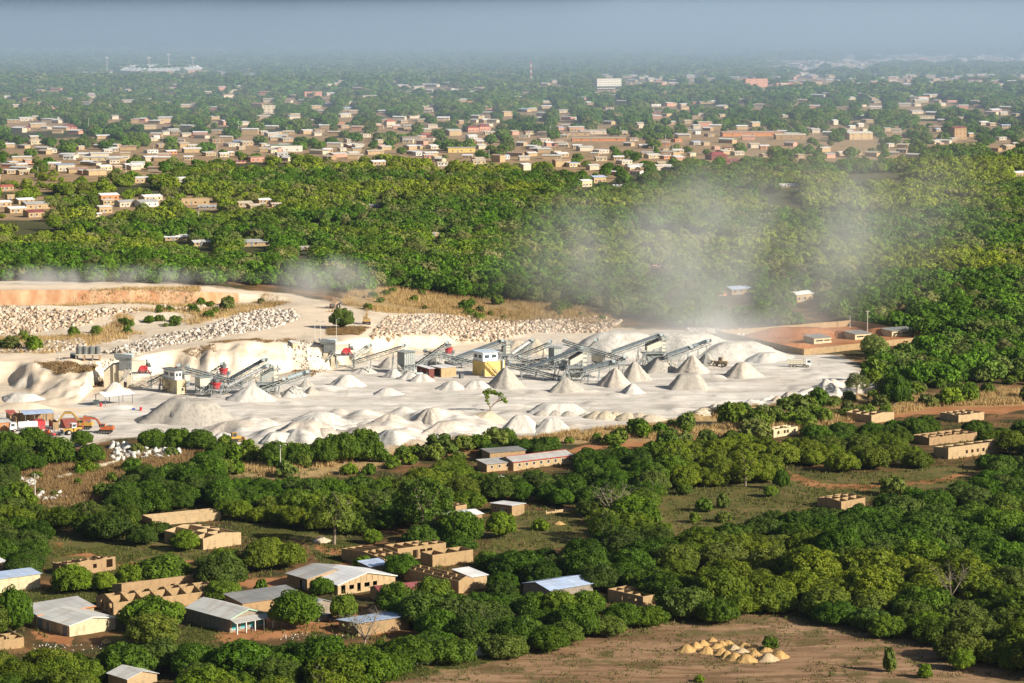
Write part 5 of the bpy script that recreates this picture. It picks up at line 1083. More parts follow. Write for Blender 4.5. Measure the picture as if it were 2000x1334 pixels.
# ================================================================== people
def person(label, loc, rz, c_top, c_leg, arms=((.34,.02,.95),(-.30,.16,1.02))):
    """one skinned body, standing; hair and clothes are children"""
    e = thing('person', label, 'person', loc, rz)
    V, E, Rd = [], [], []
    def chain(p0, pts):
        a = p0
        for p, r_ in pts: V.append(p); Rd.append(r_); E.append((a, len(V) - 1)); a = len(V) - 1
        return a
    V.append((0,0,.95)); Rd.append((.13,.10))
    ch = chain(0, [((0,0,1.15),(.13,.10)), ((0,0,1.38),(.16,.11)), ((0,.0,1.50),(.06,.06)), ((0,-.02,1.60),(.085,.10)), ((0,-.01,1.70),(.08,.095))])
    V.append((0,-.13,1.62)); Rd.append((.018,.018)); E.append((4, len(V) - 1))
    for sx, ah in ((1, arms[0]), (-1, arms[1])):
        chain(0, [((sx*.10,0,.86),(.095,.10)), ((sx*.11,-.02,.48),(.06,.065)), ((sx*.11,.02,.08),(.04,.045)), ((sx*.12,-.13,.04),(.04,.03))])
        el = (sx*.27, .04, 1.14); a = chain(2, [((sx*.19,0,1.40),(.06,.06)), (el,(.045,.045)), (ah,(.03,.03))]); d = (Vector(ah) - Vector(el)).normalized()
        pm = Vector(ah) + d * .07; pa = chain(a, [(tuple(pm),(.034,.018))])
        for k in range(4): q = pm + d * .03 + Vector((0,(k-1.5)*.018,0)); chain(pa, [(tuple(q),(.009,.009)), (tuple(q + d * (.055, .065, .06, .045)[k]),(.008,.008))])
        chain(a, [(tuple(Vector(ah) + d * .04 + Vector((0,-.05,0))),(.011,.011))])
    me = bpy.data.meshes.new('body'); me.from_pydata(V, E, []); me.materials.append(paint('dark_skin', (.075,.042,.028), .6)); o = bpy.data.objects.new('body', me); col.objects.link(o); o.parent = e
    md_ = o.modifiers.new('skin', 'SKIN'); 
    for v_, r_ in zip(me.skin_vertices[0].data if me.skin_vertices else [], Rd): v_.radius = r_
    if not me.skin_vertices:
        import bmesh
        bm = bmesh.new(); bm.from_mesh(me); ly = bm.verts.layers.skin.verify(); bm.verts.ensure_lookup_table()
        for v_, r_ in zip(bm.verts, Rd): v_[ly].radius = r_
        bm.verts[0][ly].use_root = True; bm.to_mesh(me); bm.free()
    sb = o.modifiers.new('smooth', 'SUBSURF'); sb.levels = 1; sb.render_levels = 1
    m = MB(); m.cyl((0,0,1.0),(0,0,1.25),.20,.19,12); m.cyl((0,0,1.25),(0,0,1.46),.21,.12,12)
    for sx in (1, -1): m.cyl((sx*.16,0,1.42),(sx*.25,.03,1.2),.085,.075,8)
    m.build('shirt', c_top, e); m = MB(); m.cyl((0,0,.82),(0,0,1.02),.19,.185,12)
    for sx in (1, -1): m.cyl((sx*.10,0,.88),(sx*.11,-.02,.48),.115,.085,10); m.cyl((sx*.11,-.02,.48),(sx*.11,.02,.12),.085,.075,10)
    m.build('trousers', c_leg, e); m = MB(); m.cyl((0,.01,1.70),(0,.01,1.79),.105,.06,12); m.cyl((0,.03,1.62),(0,.015,1.71),.10,.107,12); m.build('hair', M_blk, e); return e
person('person in a white shirt standing by the wall of the cream shed', G(148,1240), R(200), M_white, M_dark)
person('person in dark blue work clothes standing in front of the blue glazed verandah', G(492,1238), R(160), paint('work_blue', (.03,.05,.14), .8), paint('khaki', (.25,.19,.10), .9))
person('person in an orange vest standing beside the yellow wheel loader', G(150,856), R(150), M_org, paint('work_blue', (.03,.05,.14), .8))
# ================================================================== poles and masts
def pole(label, px, yb, ytop, kind='power', r=.13, group=None):
    g = G(px, yb); h = max(3, (yb - ytop) * g.y / FOC); nm = {'power': 'power_pole', 'lamp': 'street_lamp'}[kind]; e = thing(nm, label, 'pole' if kind == 'power' else 'lamp post', g, random.uniform(-.6, .6), group)
    m = MB(); m.cyl((0,0,-.5), (0,0,h), r * 1.25, r * .75, 8); m.build('post', M_pole, e); m = MB()
    if kind == 'power': m.beam((-.9,0,h-.5),(.9,0,h-.5),.12,.12); m.beam((-.6,0,h-1.2),(.6,0,h-1.2),.1,.1); m.build('crossarm', M_pole, e)
    else: m.beam((0,0,h-.1),(1.1,0,h+.15),.09); m.box(.8,1.5,-.15,.15,h+.1,h+.25); m.build('lamp_head', M_dsteel, e)
    if kind == 'power':
        m = MB()
        for x in (-.8, 0, .8): m.cyl((x,0,h-.44),(x,0,h-.12),.09,n=6)
        m.build('insulator', M_dsteel, e)
    return e
pole('tall pale concrete power pole standing between the front tree clumps', 548,930,867); pole('concrete power pole beside the white broken slabs at the left', 69,984,923); pole('thin pale pole among the trees below the long eight window house', 979,972,926)
for k, (x, yb, yt) in enumerate(((228,698,668),(251,694,654),(272,694,658))): pole(['left', 'middle', 'right'][k] + ' lamp post of three above the first crusher station', x, yb, yt, 'lamp', .1, 'lamp posts above the first crusher')
for k, (x, yb, yt) in enumerate(((615,660,628),(626,672,627),(657,664,623))): pole(['left', 'middle', 'right'][k] + ' lamp post of three above the second crusher station', x, yb, yt, 'lamp', .1, 'lamp posts above the second crusher')
pole('slim grey pole at the back corner of the compound', 1660,640,615); pole('slim pole in the compound between two sheds', 1694,655,605)
pole('pale pole standing at the meadow house edge of the village street', 115,704,692)
for k, (x, yb, yt) in enumerate(((100,716,707),(71,730,721))): pass
# wires from the left concrete pole
FARP = [(318,410,388),(388,440,412),(466,262,236),(493,425,402),(161,392,378),(143,395,380),(338,402,384),(446,411,398),(173,258,230),(246,338,312),(420,318,300),(424,312,284),(640,318,296),(754,275,262),(865,286,270),(914,252,238),(955,310,292),(1075,262,246),(1088,322,304),(1276,302,285),(1314,300,282),(1321,301,284),(1300,275,262),(1598,262,245),(1588,266,248),(1838,288,262),(1960,240,226),(1915,238,224),(1528,206,195),(1557,205,196),(1330,245,232),(1212,262,248),(700,318,300),(560,262,248),(74,344,326),(300,300,284),(862,330,312),(1464,284,272),(1497,292,280),(1302,302,284)]
def side_word(px, py):
    return ('far left' if px < 330 else 'left' if px < 660 else 'left centre' if px < 940 else 'centre' if px < 1100 else 'right centre' if px < 1400 else 'right' if px < 1720 else 'far right')
for k, (x, yb, yt) in enumerate(sorted(FARP)): pole('pale utility pole in the far town, number %d counted from the left' % (k + 1), x, yb, yt, 'power', .16, 'utility poles of the far town')
g = G(1037,160); e = thing('radio_mast', 'tall red and white lattice radio mast above the far trees', 'radio mast', g); h = 40 * g.y / FOC
M_rw = None; t = NT('mast_bands'); sp = t.n('ShaderNodeSeparateXYZ'); t.l(t.coord(), sp.inputs[0]); f = t.math('GREATER_THAN', t.math('FRACT', t.math('MULTIPLY', sp.outputs[2], 1 / 9.0)), .5); M_rw = t.done(t.mix(f, (.62,.12,.08), (.8,.78,.75)), .6)
m = MB(); b = 1.5
for a in range(3):
    c = lambda q, k: (math.cos(q * 2.094) * (b - .9 * k), math.sin(q * 2.094) * (b - .9 * k), h * k)
    m.beam(c(a, 0), c(a, 1), .5)
    for k in range(10): m.beam(c(a, k / 10), c(a + 1, (k + 1) / 10), .28)
m.build('lattice', M_rw, e); m = MB()
for k in range(3): m.cyl((1.2,0,h*(.8+.06*k)),(1.7,0,h*(.8+.06*k)),.7,n=10); m.cyl((-1.2,.4,h*(.78+.06*k)),(-1.7,.4,h*(.78+.06*k)),.6,n=10)
m.build('antenna', M_white, e)
# ================================================================== the far town
TOWN = []
_shared = {}
def far_house(label, px, py, wpx, rmat='white', wall='tan', hpx=None, yaw=None, kind='gable', group='houses of the far town', name='town_house', dep=None, wn=3):
    g = G(px, py); s = FOC / g.y; wm = max(4.0, wpx / s); h = (hpx / s) if hpx else random.uniform(2.5, 3.1); a = R(random.choice([-38, 38, 42, 12, -8, 30, 35]) if yaw is None else yaw)
    L = wm / (abs(math.cos(a)) + .55 * abs(math.sin(a))) ; Wd = dep or min(L * .7, 9.5); Wd = max(Wd, 4.0)
    e = thing(name, label, 'house' if 'house' in name else 'building', g, a, group); x0, x1, y0, y1 = -L/2, L/2, 0, Wd
    rise = 0 if kind == 'flat' else min(1.5, Wd * .13); m = MB()
    if kind == 'gable':
        m.add([(x0,y0,-.5),(x1,y0,-.5),(x1,y1,-.5),(x0,y1,-.5),(x0,y0,h),(x1,y0,h),(x1,y1,h),(x0,y1,h),(x0,(y0+y1)/2,h+rise),(x1,(y0+y1)/2,h+rise)], [(0,1,5,4),(1,2,6,9,5),(2,3,7,6),(3,0,4,8,7),(4,5,9,8),(8,9,6,7)])
    else: m.box(x0,x1,y0,y1,-.5,h)
    wl = m.build('wall', W[wall], e)
    if rmat:
        m = MB(); o = .45; t_ = .1; k = rise / (Wd/2) * o if rise else 0; g_ = .04
        if kind == 'gable':
            yc = (y0 + y1) / 2
            m.hexa([(x0-o,y0-o,h-k+g_),(x1+o,y0-o,h-k+g_),(x1+o,yc,h+rise+g_),(x0-o,yc,h+rise+g_),(x0-o,y0-o,h-k+g_+t_),(x1+o,y0-o,h-k+g_+t_),(x1+o,yc,h+rise+g_+t_),(x0-o,yc,h+rise+g_+t_)])
            m.hexa([(x0-o,yc+.01,h+rise+g_),(x1+o,yc+.01,h+rise+g_),(x1+o,y1+o,h-k+g_),(x0-o,y1+o,h-k+g_),(x0-o,yc+.01,h+rise+g_+t_),(x1+o,yc+.01,h+rise+g_+t_),(x1+o,y1+o,h-k+g_+t_),(x0-o,y1+o,h-k+g_+t_)])
        elif kind == 'hip':
            r_ = min(2.6, Wd * .28); q = Wd * .42; m.add([(x0-o,y0-o,h),(x1+o,y0-o,h),(x1+o,y1+o,h),(x0-o,y1+o,h),(x0+q,(y0+y1)/2,h+r_),(x1-q,(y0+y1)/2,h+r_)], [(0,1,5,4),(1,2,5),(2,3,4,5),(3,0,4),(3,2,1,0)])
        else: m.hexa([(x0-o,y0-o,h+g_),(x1+o,y0-o,h+g_),(x1+o,y1+o,h+.35),(x0-o,y1+o,h+.35),(x0-o,y0-o,h+g_+t_),(x1+o,y0-o,h+g_+t_),(x1+o,y1+o,h+.45),(x0-o,y1+o,h+.45)])
        m.build('roof', ROOF[rmat], e)
    st = max(1, int(h / 3.0))
    for f in range(st):
        for k in range((wn if not (label and 'columns' in label) else 14) if wpx > 18 else 0):
            nw = 14 if label and 'columns' in label else wn
            big_ = nw == 14 and f < 2; x = x0 + L * (k + .5) / nw; z = f * h / st + (1.0 if not big_ else .3); m = MB(); m.box(x - .55 - (.7 if big_ else 0), x + .55 + (.7 if big_ else 0), y0 - .03, y0 + .02, z, z + (1.05 if not big_ else 2.6)); m.build('window', M_dark, e)
    if wpx > 14: m = MB(); m.box(x0 + L*.36-.5, x0 + L*.36+.5, y0-.03, y0+.02, 0, 2.05); m.build('door', M_bluegrey, e)
    TOWN.append(dict(o=e, px=px, py=py, w=wpx, x=g.x, y=g.y, rmat=rmat, wall=wall, kind=kind)); VIS.append((px - wpx/2, px + wpx/2, py - (h + rise) * s, py, g.y - 2)); return e
# landmarks, traced one by one
for a in (
 ('bright green fronted hall with long white lower wall', 560,296,66,'green','white',12,8,'flat'), ('pagoda like house with tall steep dark red roof', 138,253,28,'maroon','pink',5,20,'hip'), ('dark red roofed villa with twin hipped roofs, left wing', 925,258,26,'maroon','pink',9,25,'hip'), ('dark red roofed villa with twin hipped roofs, right wing', 947,256,26,'maroon','pink',9,25,'hip'),
 ('three storey beige block rising from dark trees', 525,222,30,None,'pale',16,20,'flat'), ('pink and beige two storey block above the tree line', 612,189,38,None,'pink',10,15,'flat'), ('small square house with red hipped roof in the town', 764,248,22,'red','pale',11,30,'hip'), ('dark red house with hipped roof at the town edge', 1405,312,42,'maroon','redbrick',9,30,'hip'), ('low dark red roofed annex in front of the hipped house', 1432,318,36,'maroon','redbrick',4,30,'gable'),
 ('three storey block with maroon roof at the right of the town', 1876,272,38,'maroon','brown',22,38,'gable'), ('large tan warehouse with pale gable roof', 1682,273,66,'pale','tan',13,32,'gable'), ('long low school block with rusty roof', 1470,266,130,'rust','orange',7,10,'gable'), ('second long block with brown roof beside the school', 1545,272,64,'tan','brown',8,8,'gable'), ('low yellow walled building with pale roof', 902,298,56,'tan','yellow',9,6,'flat'),
 ('large white concrete building with columns and rows of small windows', 1190,177,60,None,'white',23,24,'flat'), ('long pink two storey building on the horizon road', 1478,170,54,None,'pink',16,22,'flat'), ('long pink boundary building beside the two storey block', 1545,167,60,None,'pink',5,4,'flat'), ('white house with red roof at the far right horizon', 1905,164,30,'maroon','white',7,10,'gable'),
 ('grey two storey flat roofed house in the middle of the town', 804,278,42,None,'grey',11,18,'flat'), ('low bright red shed beside the grey two storey house', 834,268,24,'red','redbrick',5,30,'gable'), ('long pale hall with white roof at the town centre', 1160,262,60,'pale','pale',7,10,'flat'), ('orange roofed long shed right of centre', 1125,265,56,'rust','tan',6,6,'flat'), ('long hall with brown roof and tan walls right of centre', 1170,276,110,'tan','orange',6,5,'flat'),
 ('white mosque like hall with arched side and small minaret', 206,314,90,'white','cream',7,2,'flat'), ('pale two storey house with blue roof, left town edge', 130,334,38,'blue','pale',12,20,'flat'), ('bright blue painted shop front in the left town', 138,305,24,'tan','tan',5,10,'flat'), ('flat roofed pink house at the near town edge', 504,316,34,'rust','pink',9,24,'flat'), ('dark red low roof beside the pink house at the near edge', 468,319,28,'maroon','pink',4,24,'flat'),
 ('orange brick house with pale roof in the near clearing', 215,391,42,'white','orange',10,30,'gable'), ('unroofed long wall with a row of square windows in the near clearing', 382,400,60,None,'tan',12,14,'flat'), ('grey low roof below the unroofed wall', 405,409,38,'grey','grey',5,10,'gable'), ('tan gable house at the front of the near clearing', 207,416,32,'pale','tan',12,38,'gable'), ('tan house right behind the front gable house', 213,400,28,'tan','tan',9,38,'gable'), ('blue grey roofed house beside the front gable house', 250,404,40,'grey','pale',10,34,'gable'), ('grey roofed house with white gable in the near clearing', 292,404,46,'grey','white',10,38,'gable'),
 ('white roofed shed over the hedge in the near clearing', 300,392,44,'white','cream',8,34,'gable'), ('tiny white roofed hut in front of the near clearing', 189,424,22,'white','cream',6,30,'gable'), ('bare tan mud house left of the white roof in the grove clearing', 480,404,34,'tan','tan',8,30,'gable'), ('small white roofed house in the grove clearing', 518,398,30,'white','tan',8,36,'gable'), ('low tan mud house right of the white roof in the grove clearing', 541,404,24,'tan','tan',6,30,'gable'), ('front low tan house of the grove clearing', 503,407,34,'tan','tan',6,30,'gable'),
 ('tan farm house with grey roof at the left edge clearing', 78,408,64,'grey','tan',10,30,'gable'), ('white roofed house at the left edge clearing', 52,398,38,'white','tan',8,36,'gable'), ('maroon roofed house in front of the left edge clearing', 72,424,40,'maroon','tan',10,36,'gable'), ('white roofed house in front of the left edge clearing', 36,416,40,'white','tan',9,36,'gable'), ('pale roofed house at the left picture edge', 8,404,36,'white','tan',9,36,'gable'), ('small tan pillar house behind the left edge clearing', 22,389,18,None,'tan',9,30,'flat'), ('red roofed house at the left edge', 14,372,30,'red','tan',8,30,'gable'),
 ('white roofed house alone among trees below the town', 356,356,24,'white','cream',8,36,'gable'), ('tan house at the forest edge below the town', 278,357,36,'pale','tan',9,36,'gable'), ('grey blue roofed house with white walls, near town edge', 1498//1,330,1,'blue','white',8,30,'gable')):
    if a[3] > 5: far_house(a[0], *a[1:4], rmat=a[4], wall=a[5], hpx=a[6], yaw=a[7], kind=a[8], name='town_house' if a[3] < 48 else 'town_building')
for a in (('cream house with bluish roof, left of the pair at the grove edge', 1147,365,28,'white','cream',12,38), ('tan house with blue grey gable roof at the grove edge', 1172,357,34,'blue','tan',11,36), ('white sheet roof sunk in the grove right of the pair', 1210,366,24,'white','tan',3,10),
 ('white walled barn with pale roof in front of the dusty forest', 1572,589,54,'white','tan',15,40), ('long grey roof half hidden by trees left of the barn', 1448,575,52,'blue','brown',11,30), ('broken orange brick hut left of the barn', 1412,578,22,None,'orange',9,30),
 ('long white roofed house in the forest, left', 345,470,50,'white','tan',7,14), ('tan walled farm behind the forest roofs', 398,481,44,'pale','tan',8,26), ('wide pale roofed house in the middle forest', 500,481,66,'grey','tan',8,14), ('small tan house alone in the middle forest', 596,489,32,'tan','tan',5,20), ('tiny tan hut in the forest behind the quarry', 850,461,18,'tan','tan',5,20), ('thin grey roof in the forest right of the town clearing', 735,406,34,'grey','grey',4,6), ('low pinkish wall in the dusty forest', 1272,524,46,None,'pink',4,6), ('thin pale roof above the forest right of centre', 1540,366,46,'pale','tan',3,4), ('tan house with pale roof at the right picture edge', 1994,346,30,'white','tan',9,36)):
    far_house(a[0], *a[1:4], rmat=a[4], wall=a[5], hpx=a[6], yaw=a[7], kind='gable' if a[4] else 'flat', group='houses in the forest', name='forest_house')
# the stadium, far left
g = G(290,146); e = thing('stadium', 'pale ring shaped stadium with curved roof far away in the haze', 'stadium', g); s = FOC / g.y; a, b = 84 / s, 150; m = MB(); n = 44; hs = 9 / s
inn = lambda t, k, z: (math.cos(t) * a * k, b + math.sin(t) * b * k, z)
m.add([inn(2*math.pi*i/n, k, z) for k, z in ((1, -1), (1, hs*.75), (.86, hs*1.35), (.72, hs*1.25), (.72, hs*.9)) for i in range(n)], [(r_*n+i, r_*n+(i+1)%n, (r_+1)*n+(i+1)%n, (r_+1)*n+i) for r_ in range(1,4) for i in range(n)]); m.build('roof', ROOF['pale'], e)
m = MB(); m.add([inn(2*math.pi*i/n, .985, z) for z in (-1, hs*.72) for i in range(n)], [(i, (i+1)%n, n+(i+1)%n, n+i) for i in range(n)]); m.build('outer_wall', W['pink'], e)
m = MB()
for i in range(n): t_ = 2*math.pi*i/n; m.beam(inn(t_, 1.005, hs*.7), inn(t_, .86, hs*1.4), 1.6, 1.2)
m.build('rib', M_white, e)
for sx, yb_ in ((-1.0, 20), (-.02, 20), (1.0, 20), (.0, 280)):
    m = MB(); m.cyl((sx*a, yb_, 0), (sx*a, yb_, 33/s), .7, .5, 6); m.box(sx*a-3, sx*a+3, yb_-1, yb_+1, 31/s, 34/s); m.build('floodlight_mast', M_pole, e)
VIS.append((200, 380, 120, 146, g.y - 5))
# houses scattered through the town by density
def pick_roof(): return random.choices(['white', 'pale', 'grey', 'tan', 'rust', 'blue', 'maroon', None], [26, 26, 16, 16, 5, 5, 3, 7])[0]
def scatter_houses(polys, n, gap, wr, smin=0):
    k = 0; tries = 0
    while k < n and tries < n * 60:
        tries += 1; q = random.choices(polys, [p[4] for p in polys])[0]; px, py = random.uniform(q[0], q[1]), random.uniform(q[2], q[3])
        g = G(px, py); sc_ = FOC / g.y; wpx = random.uniform(*wr) * sc_
        if any(abs(px - t_['px']) < (wpx + t_['w']) * .46 and abs(g.y - t_['y']) < gap for t_ in TOWN): continue
        rm = pick_roof(); far_house('', px, py, wpx, rm, random.choices(['tan', 'pale', 'cream', 'orange', 'pink', 'brown', 'white'], [40, 18, 14, 6, 5, 9, 6])[0], None, None, 'flat' if rm is None else random.choice(['gable', 'gable', 'flat']), wn=3); k += 1
scatter_houses([(-20,340,268,352,3), (300,560,258,316,3), (540,780,240,316,3), (740,960,238,325,3), (940,1130,246,330,2.4), (1090,1340,230,345,3), (1300,1560,226,312,3), (1540,1860,236,310,3), (1840,2020,238,296,1.6)], 205, 11, (6.5, 13))
scatter_houses([(-20,420,200,258,1), (1100,1560,200,232,2), (1500,2020,190,236,2), (600,1100,200,236,1)], 44, 20, (9, 20))
# the rest of the town past 300 houses: one mass
rest = MB(); mats = [W['tan'], W['pale'], ROOF['white'], ROOF['pale'], ROOF['grey'], W['pink'], ROOF['tan'], ROOF['rust']]
for q, n in (((0,560,232,262),26), ((560,1100,212,240),22), ((1100,2000,178,215),44), ((0,640,166,215),40), ((640,1160,160,205),34), ((1160,2020,146,170),110), ((1480,1700,120,140),60), ((1640,2020,108,124),110), ((0,500,140,150),26), ((0,340,262,350),24), ((320,560,262,314),12), ((560,960,250,318),22), ((960,1300,250,340),22), ((1300,1860,240,310),26)):
    for _ in range(n):
        px, py = random.uniform(q[0], q[1]), random.uniform(q[2], q[3]); g = G(px, py); L = random.uniform(7, 16) * (1 if g.y < 5000 else 1.4); Wd = random.uniform(6, 9); h = random.uniform(2.6, 3.4) * (1.5 if random.random() < .12 else 1)
        VIS.append((px - 3, px + L * FOC / g.y * .9, py - 4.2 * FOC / g.y, py, g.y - 2)); c, s_ = math.cos(R(random.uniform(-45, 45))), 0; s_ = math.sqrt(1 - c*c) * random.choice([-1, 1]); f = lambda x, y, z: (g.x + x*c - y*s_, g.y + x*s_ + y*c, g.z + z)
        rest.hexa([f(0,0,-.5),f(L,0,-.5),f(L,Wd,-.5),f(0,Wd,-.5),f(0,0,h),f(L,0,h),f(L,Wd,h),f(0,Wd,h)], random.choice([0,0,0,1,1,5])); o = .5; rm = random.choice([2,2,3,3,3,4,6,6,7])
        rest.hexa([f(-o,-o,h+.05),f(L+o,-o,h+.05),f(L+o,Wd/2,h+1),f(-o,Wd/2,h+1),f(-o,-o,h+.15),f(L+o,-o,h+.15),f(L+o,Wd/2,h+1.1),f(-o,Wd/2,h+1.1)], rm); rest.hexa([f(-o,Wd/2,h+1),f(L+o,Wd/2,h+1),f(L+o,Wd+o,h+.05),f(-o,Wd+o,h+.05),f(-o,Wd/2,h+1.1),f(L+o,Wd/2,h+1.1),f(L+o,Wd+o,h+.15),f(-o,Wd+o,h+.15)], rm)
tag(rest.build('distant_houses', mats), 'countless tiny houses of the far settlements fading into haze', 'houses', kind='stuff')
# ================================================================== trees one by one, in front
random.seed(11)
def tree_px(kind, px, yb, hpx, wpx=None, tint=None, label=None, var=None):
    g = G(px, yb); s = FOC / g.y; nat = {'mango': (10.5, 6.9), 'cashew': (11.6, 5.5), 'airy': (9, 8.6), 'shrub': (3.6, 2.6), 'bare': (5.6, 7.8)}[kind]
    sz = hpx / s / nat[1]; sx = (wpx / s / nat[0]) if wpx else sz
    return plant(kind, g, sx, sz, tint or rtint(), label, var)
tree_px('airy', 826,1047,124,125,(.05,.42,.1),'large dark spreading tree with a forked pale trunk behind the arcade house')
tree_px('airy', 802//1,1040,60,50,(.2,.45,.2)) if 0 else None
tree_px('airy', 653,1064,106,90,(.35,.5,.25),'tall tree with a thick leaning pale trunk beside the earth mound')
tree_px('bare', 712,1276,88,90,(.0,.6,.9),'leafless grey tree standing in front of the low long house')
tree_px('bare', 1196,1022,75,90,(.2,.5,.8),'grey half bare spreading tree at the meadow edge')
tree_px('bare', 1856,1192,92,80,(.3,.5,.7),'bare limbed tree with pale trunk amid the right hand trees')
tree_px('mango', 668,641,38,50,(.1,.52,.25),'round green tree alone on the haul road bend', 1)
tree_px('mango', 1747,795,70,66,(.0,.38,0),'tall dark round tree at the right end of the white yard', 2)
tree_px('airy', 1674,765,46,50,(.2,.5,.5),'flat topped thorn tree in front of the white heaps at right')
tree_px('mango', 978,1050,50,64,(.45,.6,0),'round bright green tree standing on the meadow'); tree_px('shrub', 1056,1036,24,34,(.5,.6,0),'small light green sapling on the meadow'); tree_px('mango', 1505,971,22,34,(.3,.6,.1),'small young tree standing in the right clearing'); tree_px('shrub', 1412,992,30,26,(.2,.45,.3),'thin dark sapling at the left of the right clearing')
tree_px('mango', 1337,966,22,34,(.2,.5,.1),'small round tree at the left rim of the right clearing'); tree_px('mango', 1526,955,40,34,(.1,.42,0),'small dark tree leaning over the red track')
tree_px('mango', 1879,1308,44,56,(.35,.6,0),'small round bright tree on the bare field'); tree_px('mango', 1973,1312,48,46,(.2,.55,0),'small tree at the right edge of the bare field'); tree_px('shrub', 1504,1268,26,30,(.05,.45,.1),'dark green bush right behind the sand piles'); tree_px('shrub', 1737,1312,50,26,(.2,.5,.3),'thin upright bush on the bare field'); tree_px('shrub', 1806,1324,28,28,(.3,.6,0),'small leafy bush low on the bare field'); tree_px('shrub', 1366,1332,14,20,(.5,.6,0),'tiny bright bush at the bottom of the bare field')
tree_px('mango', 140,1158,56,88,(.35,.55,0),'round mango tree below the ruined house', 3); tree_px('mango', 204,1155,40,52,(.6,.6,0),'small yellow green tree beside the ruined house', 4); tree_px('mango', 28,1240,92,72,(.05,.45,0),'big dark round tree at the left edge', 5); tree_px('cashew', 296,1228,66,142,(.2,.48,0),'very wide low tree in front of the arcade shell', 0); tree_px('mango', 576,1226,72,108,(.2,.48,0),'round tree in front of the long grey roof', 1); tree_px('mango', 436,1176,46,80,(.3,.5,.1),'round tree right of the sawtooth row', 0); tree_px('mango', 784,1128,48,76,(.0,.42,0),'dark round tree behind the many roomed shell', 2); tree_px('shrub', 708,1110,24,38,(.35,.55,0),'small bush in front of the sloping shell')
tree_px('mango', 262,1148,50,82,(.4,.55,.05),'bright tree above the sawtooth row, left one'); tree_px('mango', 320,1146,66,112,(.15,.47,.1),'large tree above the sawtooth row, right one'); tree_px('shrub', 510,1160,32,26,(.1,.45,0),'small dark bush by the arched porch house'); tree_px('mango', 728,1062,30,40,(.4,.6,0),'small bright tree beside the tall leaning trunk'); tree_px('mango', 362,1076,40,62,(.4,.55,0),'tree leaning on the square roofless house'); tree_px('mango', 900,1066,70,100,(.15,.47,0),'large tree on the meadow edge right of the dark spreading tree')
tree_px('mango', 628,1163,36,52,(.1,.47,0),'small round tree in front of the white gable house'); tree_px('mango', 672,1214,56,60,(.3,.5,.1),'tree left of the leafless grey tree'); tree_px('cashew', 1240,1060-30,60,110,(.2,.5,0),'broad dark tree right of the meadow hut')
for a_ in (('mango',298,878,42,62,'leftmost of the trees in front of the very large grey stockpile'), ('cashew',345,876,38,76,'second tree from left in front of the very large grey stockpile'), ('mango',392,881,42,66,'third tree from left in front of the very large grey stockpile'), ('cashew',428,892,30,58,'rightmost of the trees in front of the very large grey stockpile'), ('mango',535,911,48,62,'tree left behind the front power pole'), ('mango',585,909,46,70,'tree right behind the front power pole'), ('mango',632,908,52,66,'third tree in the front clump right of the power pole'), ('mango',672,905,58,70,'tallest tree in the front clump right of the power pole'), ('cashew',712,900,60,84,'right end tree of the front clump right of the power pole'), ('mango',18,892,52,66,'tree before the orange brick hut at the left edge'), ('mango',62,886,54,70,'tree hiding the white tank truck'), ('cashew',110,906,50,84,'dark broad tree below the forklifts'), ('mango',160,872,30,48,'small dark tree before the yellow wheel loader'), ('mango',178,906,40,60,'tree left of the slab heap'), ('mango',985,872,38,50,'bush like tree before the bright white heap'), ('mango',935,874,30,46,'low tree left of the bright white heap')):
    tree_px(a_[0], a_[1], a_[2], a_[3], a_[4], (.15, .44, .05), a_[5])
tree_px('mango', 772,1200,66,82,(.15,.46,.05),'round tree in front of the maroon roof, left one'); tree_px('mango', 846,1196,72,92,(.3,.5,.1),'round tree in front of the maroon roof, right one'); tree_px('mango', 1042,1216,62,80,(.1,.46,.05),'tree in front of the light blue roof, left one'); tree_px('mango', 1094,1220,64,84,(.35,.5,.05),'tree in front of the light blue roof, middle one'); tree_px('mango', 1146,1216,62,80,(.15,.48,.05),'tree in front of the light blue roof, right one'); tree_px('mango', 950,1108,34,46,(.2,.5,.1),'small tree against the roofless side wing'); tree_px('shrub', 1010//1,1300,4,4) if 0 else None
# the crooked little tree on its mound
g = G(955,803); s = FOC / g.y; e = thing('crooked_tree', 'lone crooked tree with a few leaf tufts on the pale sand mound', 'tree', g); u = 1 / s; g0 = Vector((0,0,1.4))
pth = [((0,0),(3,10)),((3,10),(-2,22)),((3,10),(10,18)),((10,18),(18,24)),((18,24),(28,26)),((-2,22),(-5,34)),((-5,34),(0,40)),((18,24),(22,32))]
m = MB()
for (a, b) in pth: m.cyl((a[0]*u,0,a[1]*u-.6), (b[0]*u,(b[0]-a[0])*u*.3,b[1]*u-.6), .42 if a == (0,0) else .27, .16, 6)
m.build('trunk', M_bark, e); r = np.random.default_rng(4); V, C, Q = [], [], []; off = 0
for (x, z, rd) in ((-5,34,1.1),(-3,28,.8),(0,40,1.2),(-7,38,1.0),(6,38,1.0),(22,33,1.1),(14,35,.9),(29,24,1.0),(33,19,.7),(-4,21,.6),(10,39,.8),(-1,15,.45)):
    d = r.normal(size=(110, 3)); d /= np.linalg.norm(d, axis=1)[:, None]; p = np.array([x*u, 0, z*u]) + d * rd * np.array([1,1,.75]) * r.random((110,1)) ** .4; v, c = leaves(r, p, d, .26, r.random()); V.append(v); C.append(c); Q.append(np.arange(440).reshape(-1,4)+off); off += 440
o = bpy.data.objects.new('crown', npmesh('crooked_crown', np.concatenate(V), np.concatenate(Q), M_leaf, {'lf': np.concatenate(C)})); col.objects.link(o); o.parent = e; o['tint'] = [.35,.6,.1,1.0]
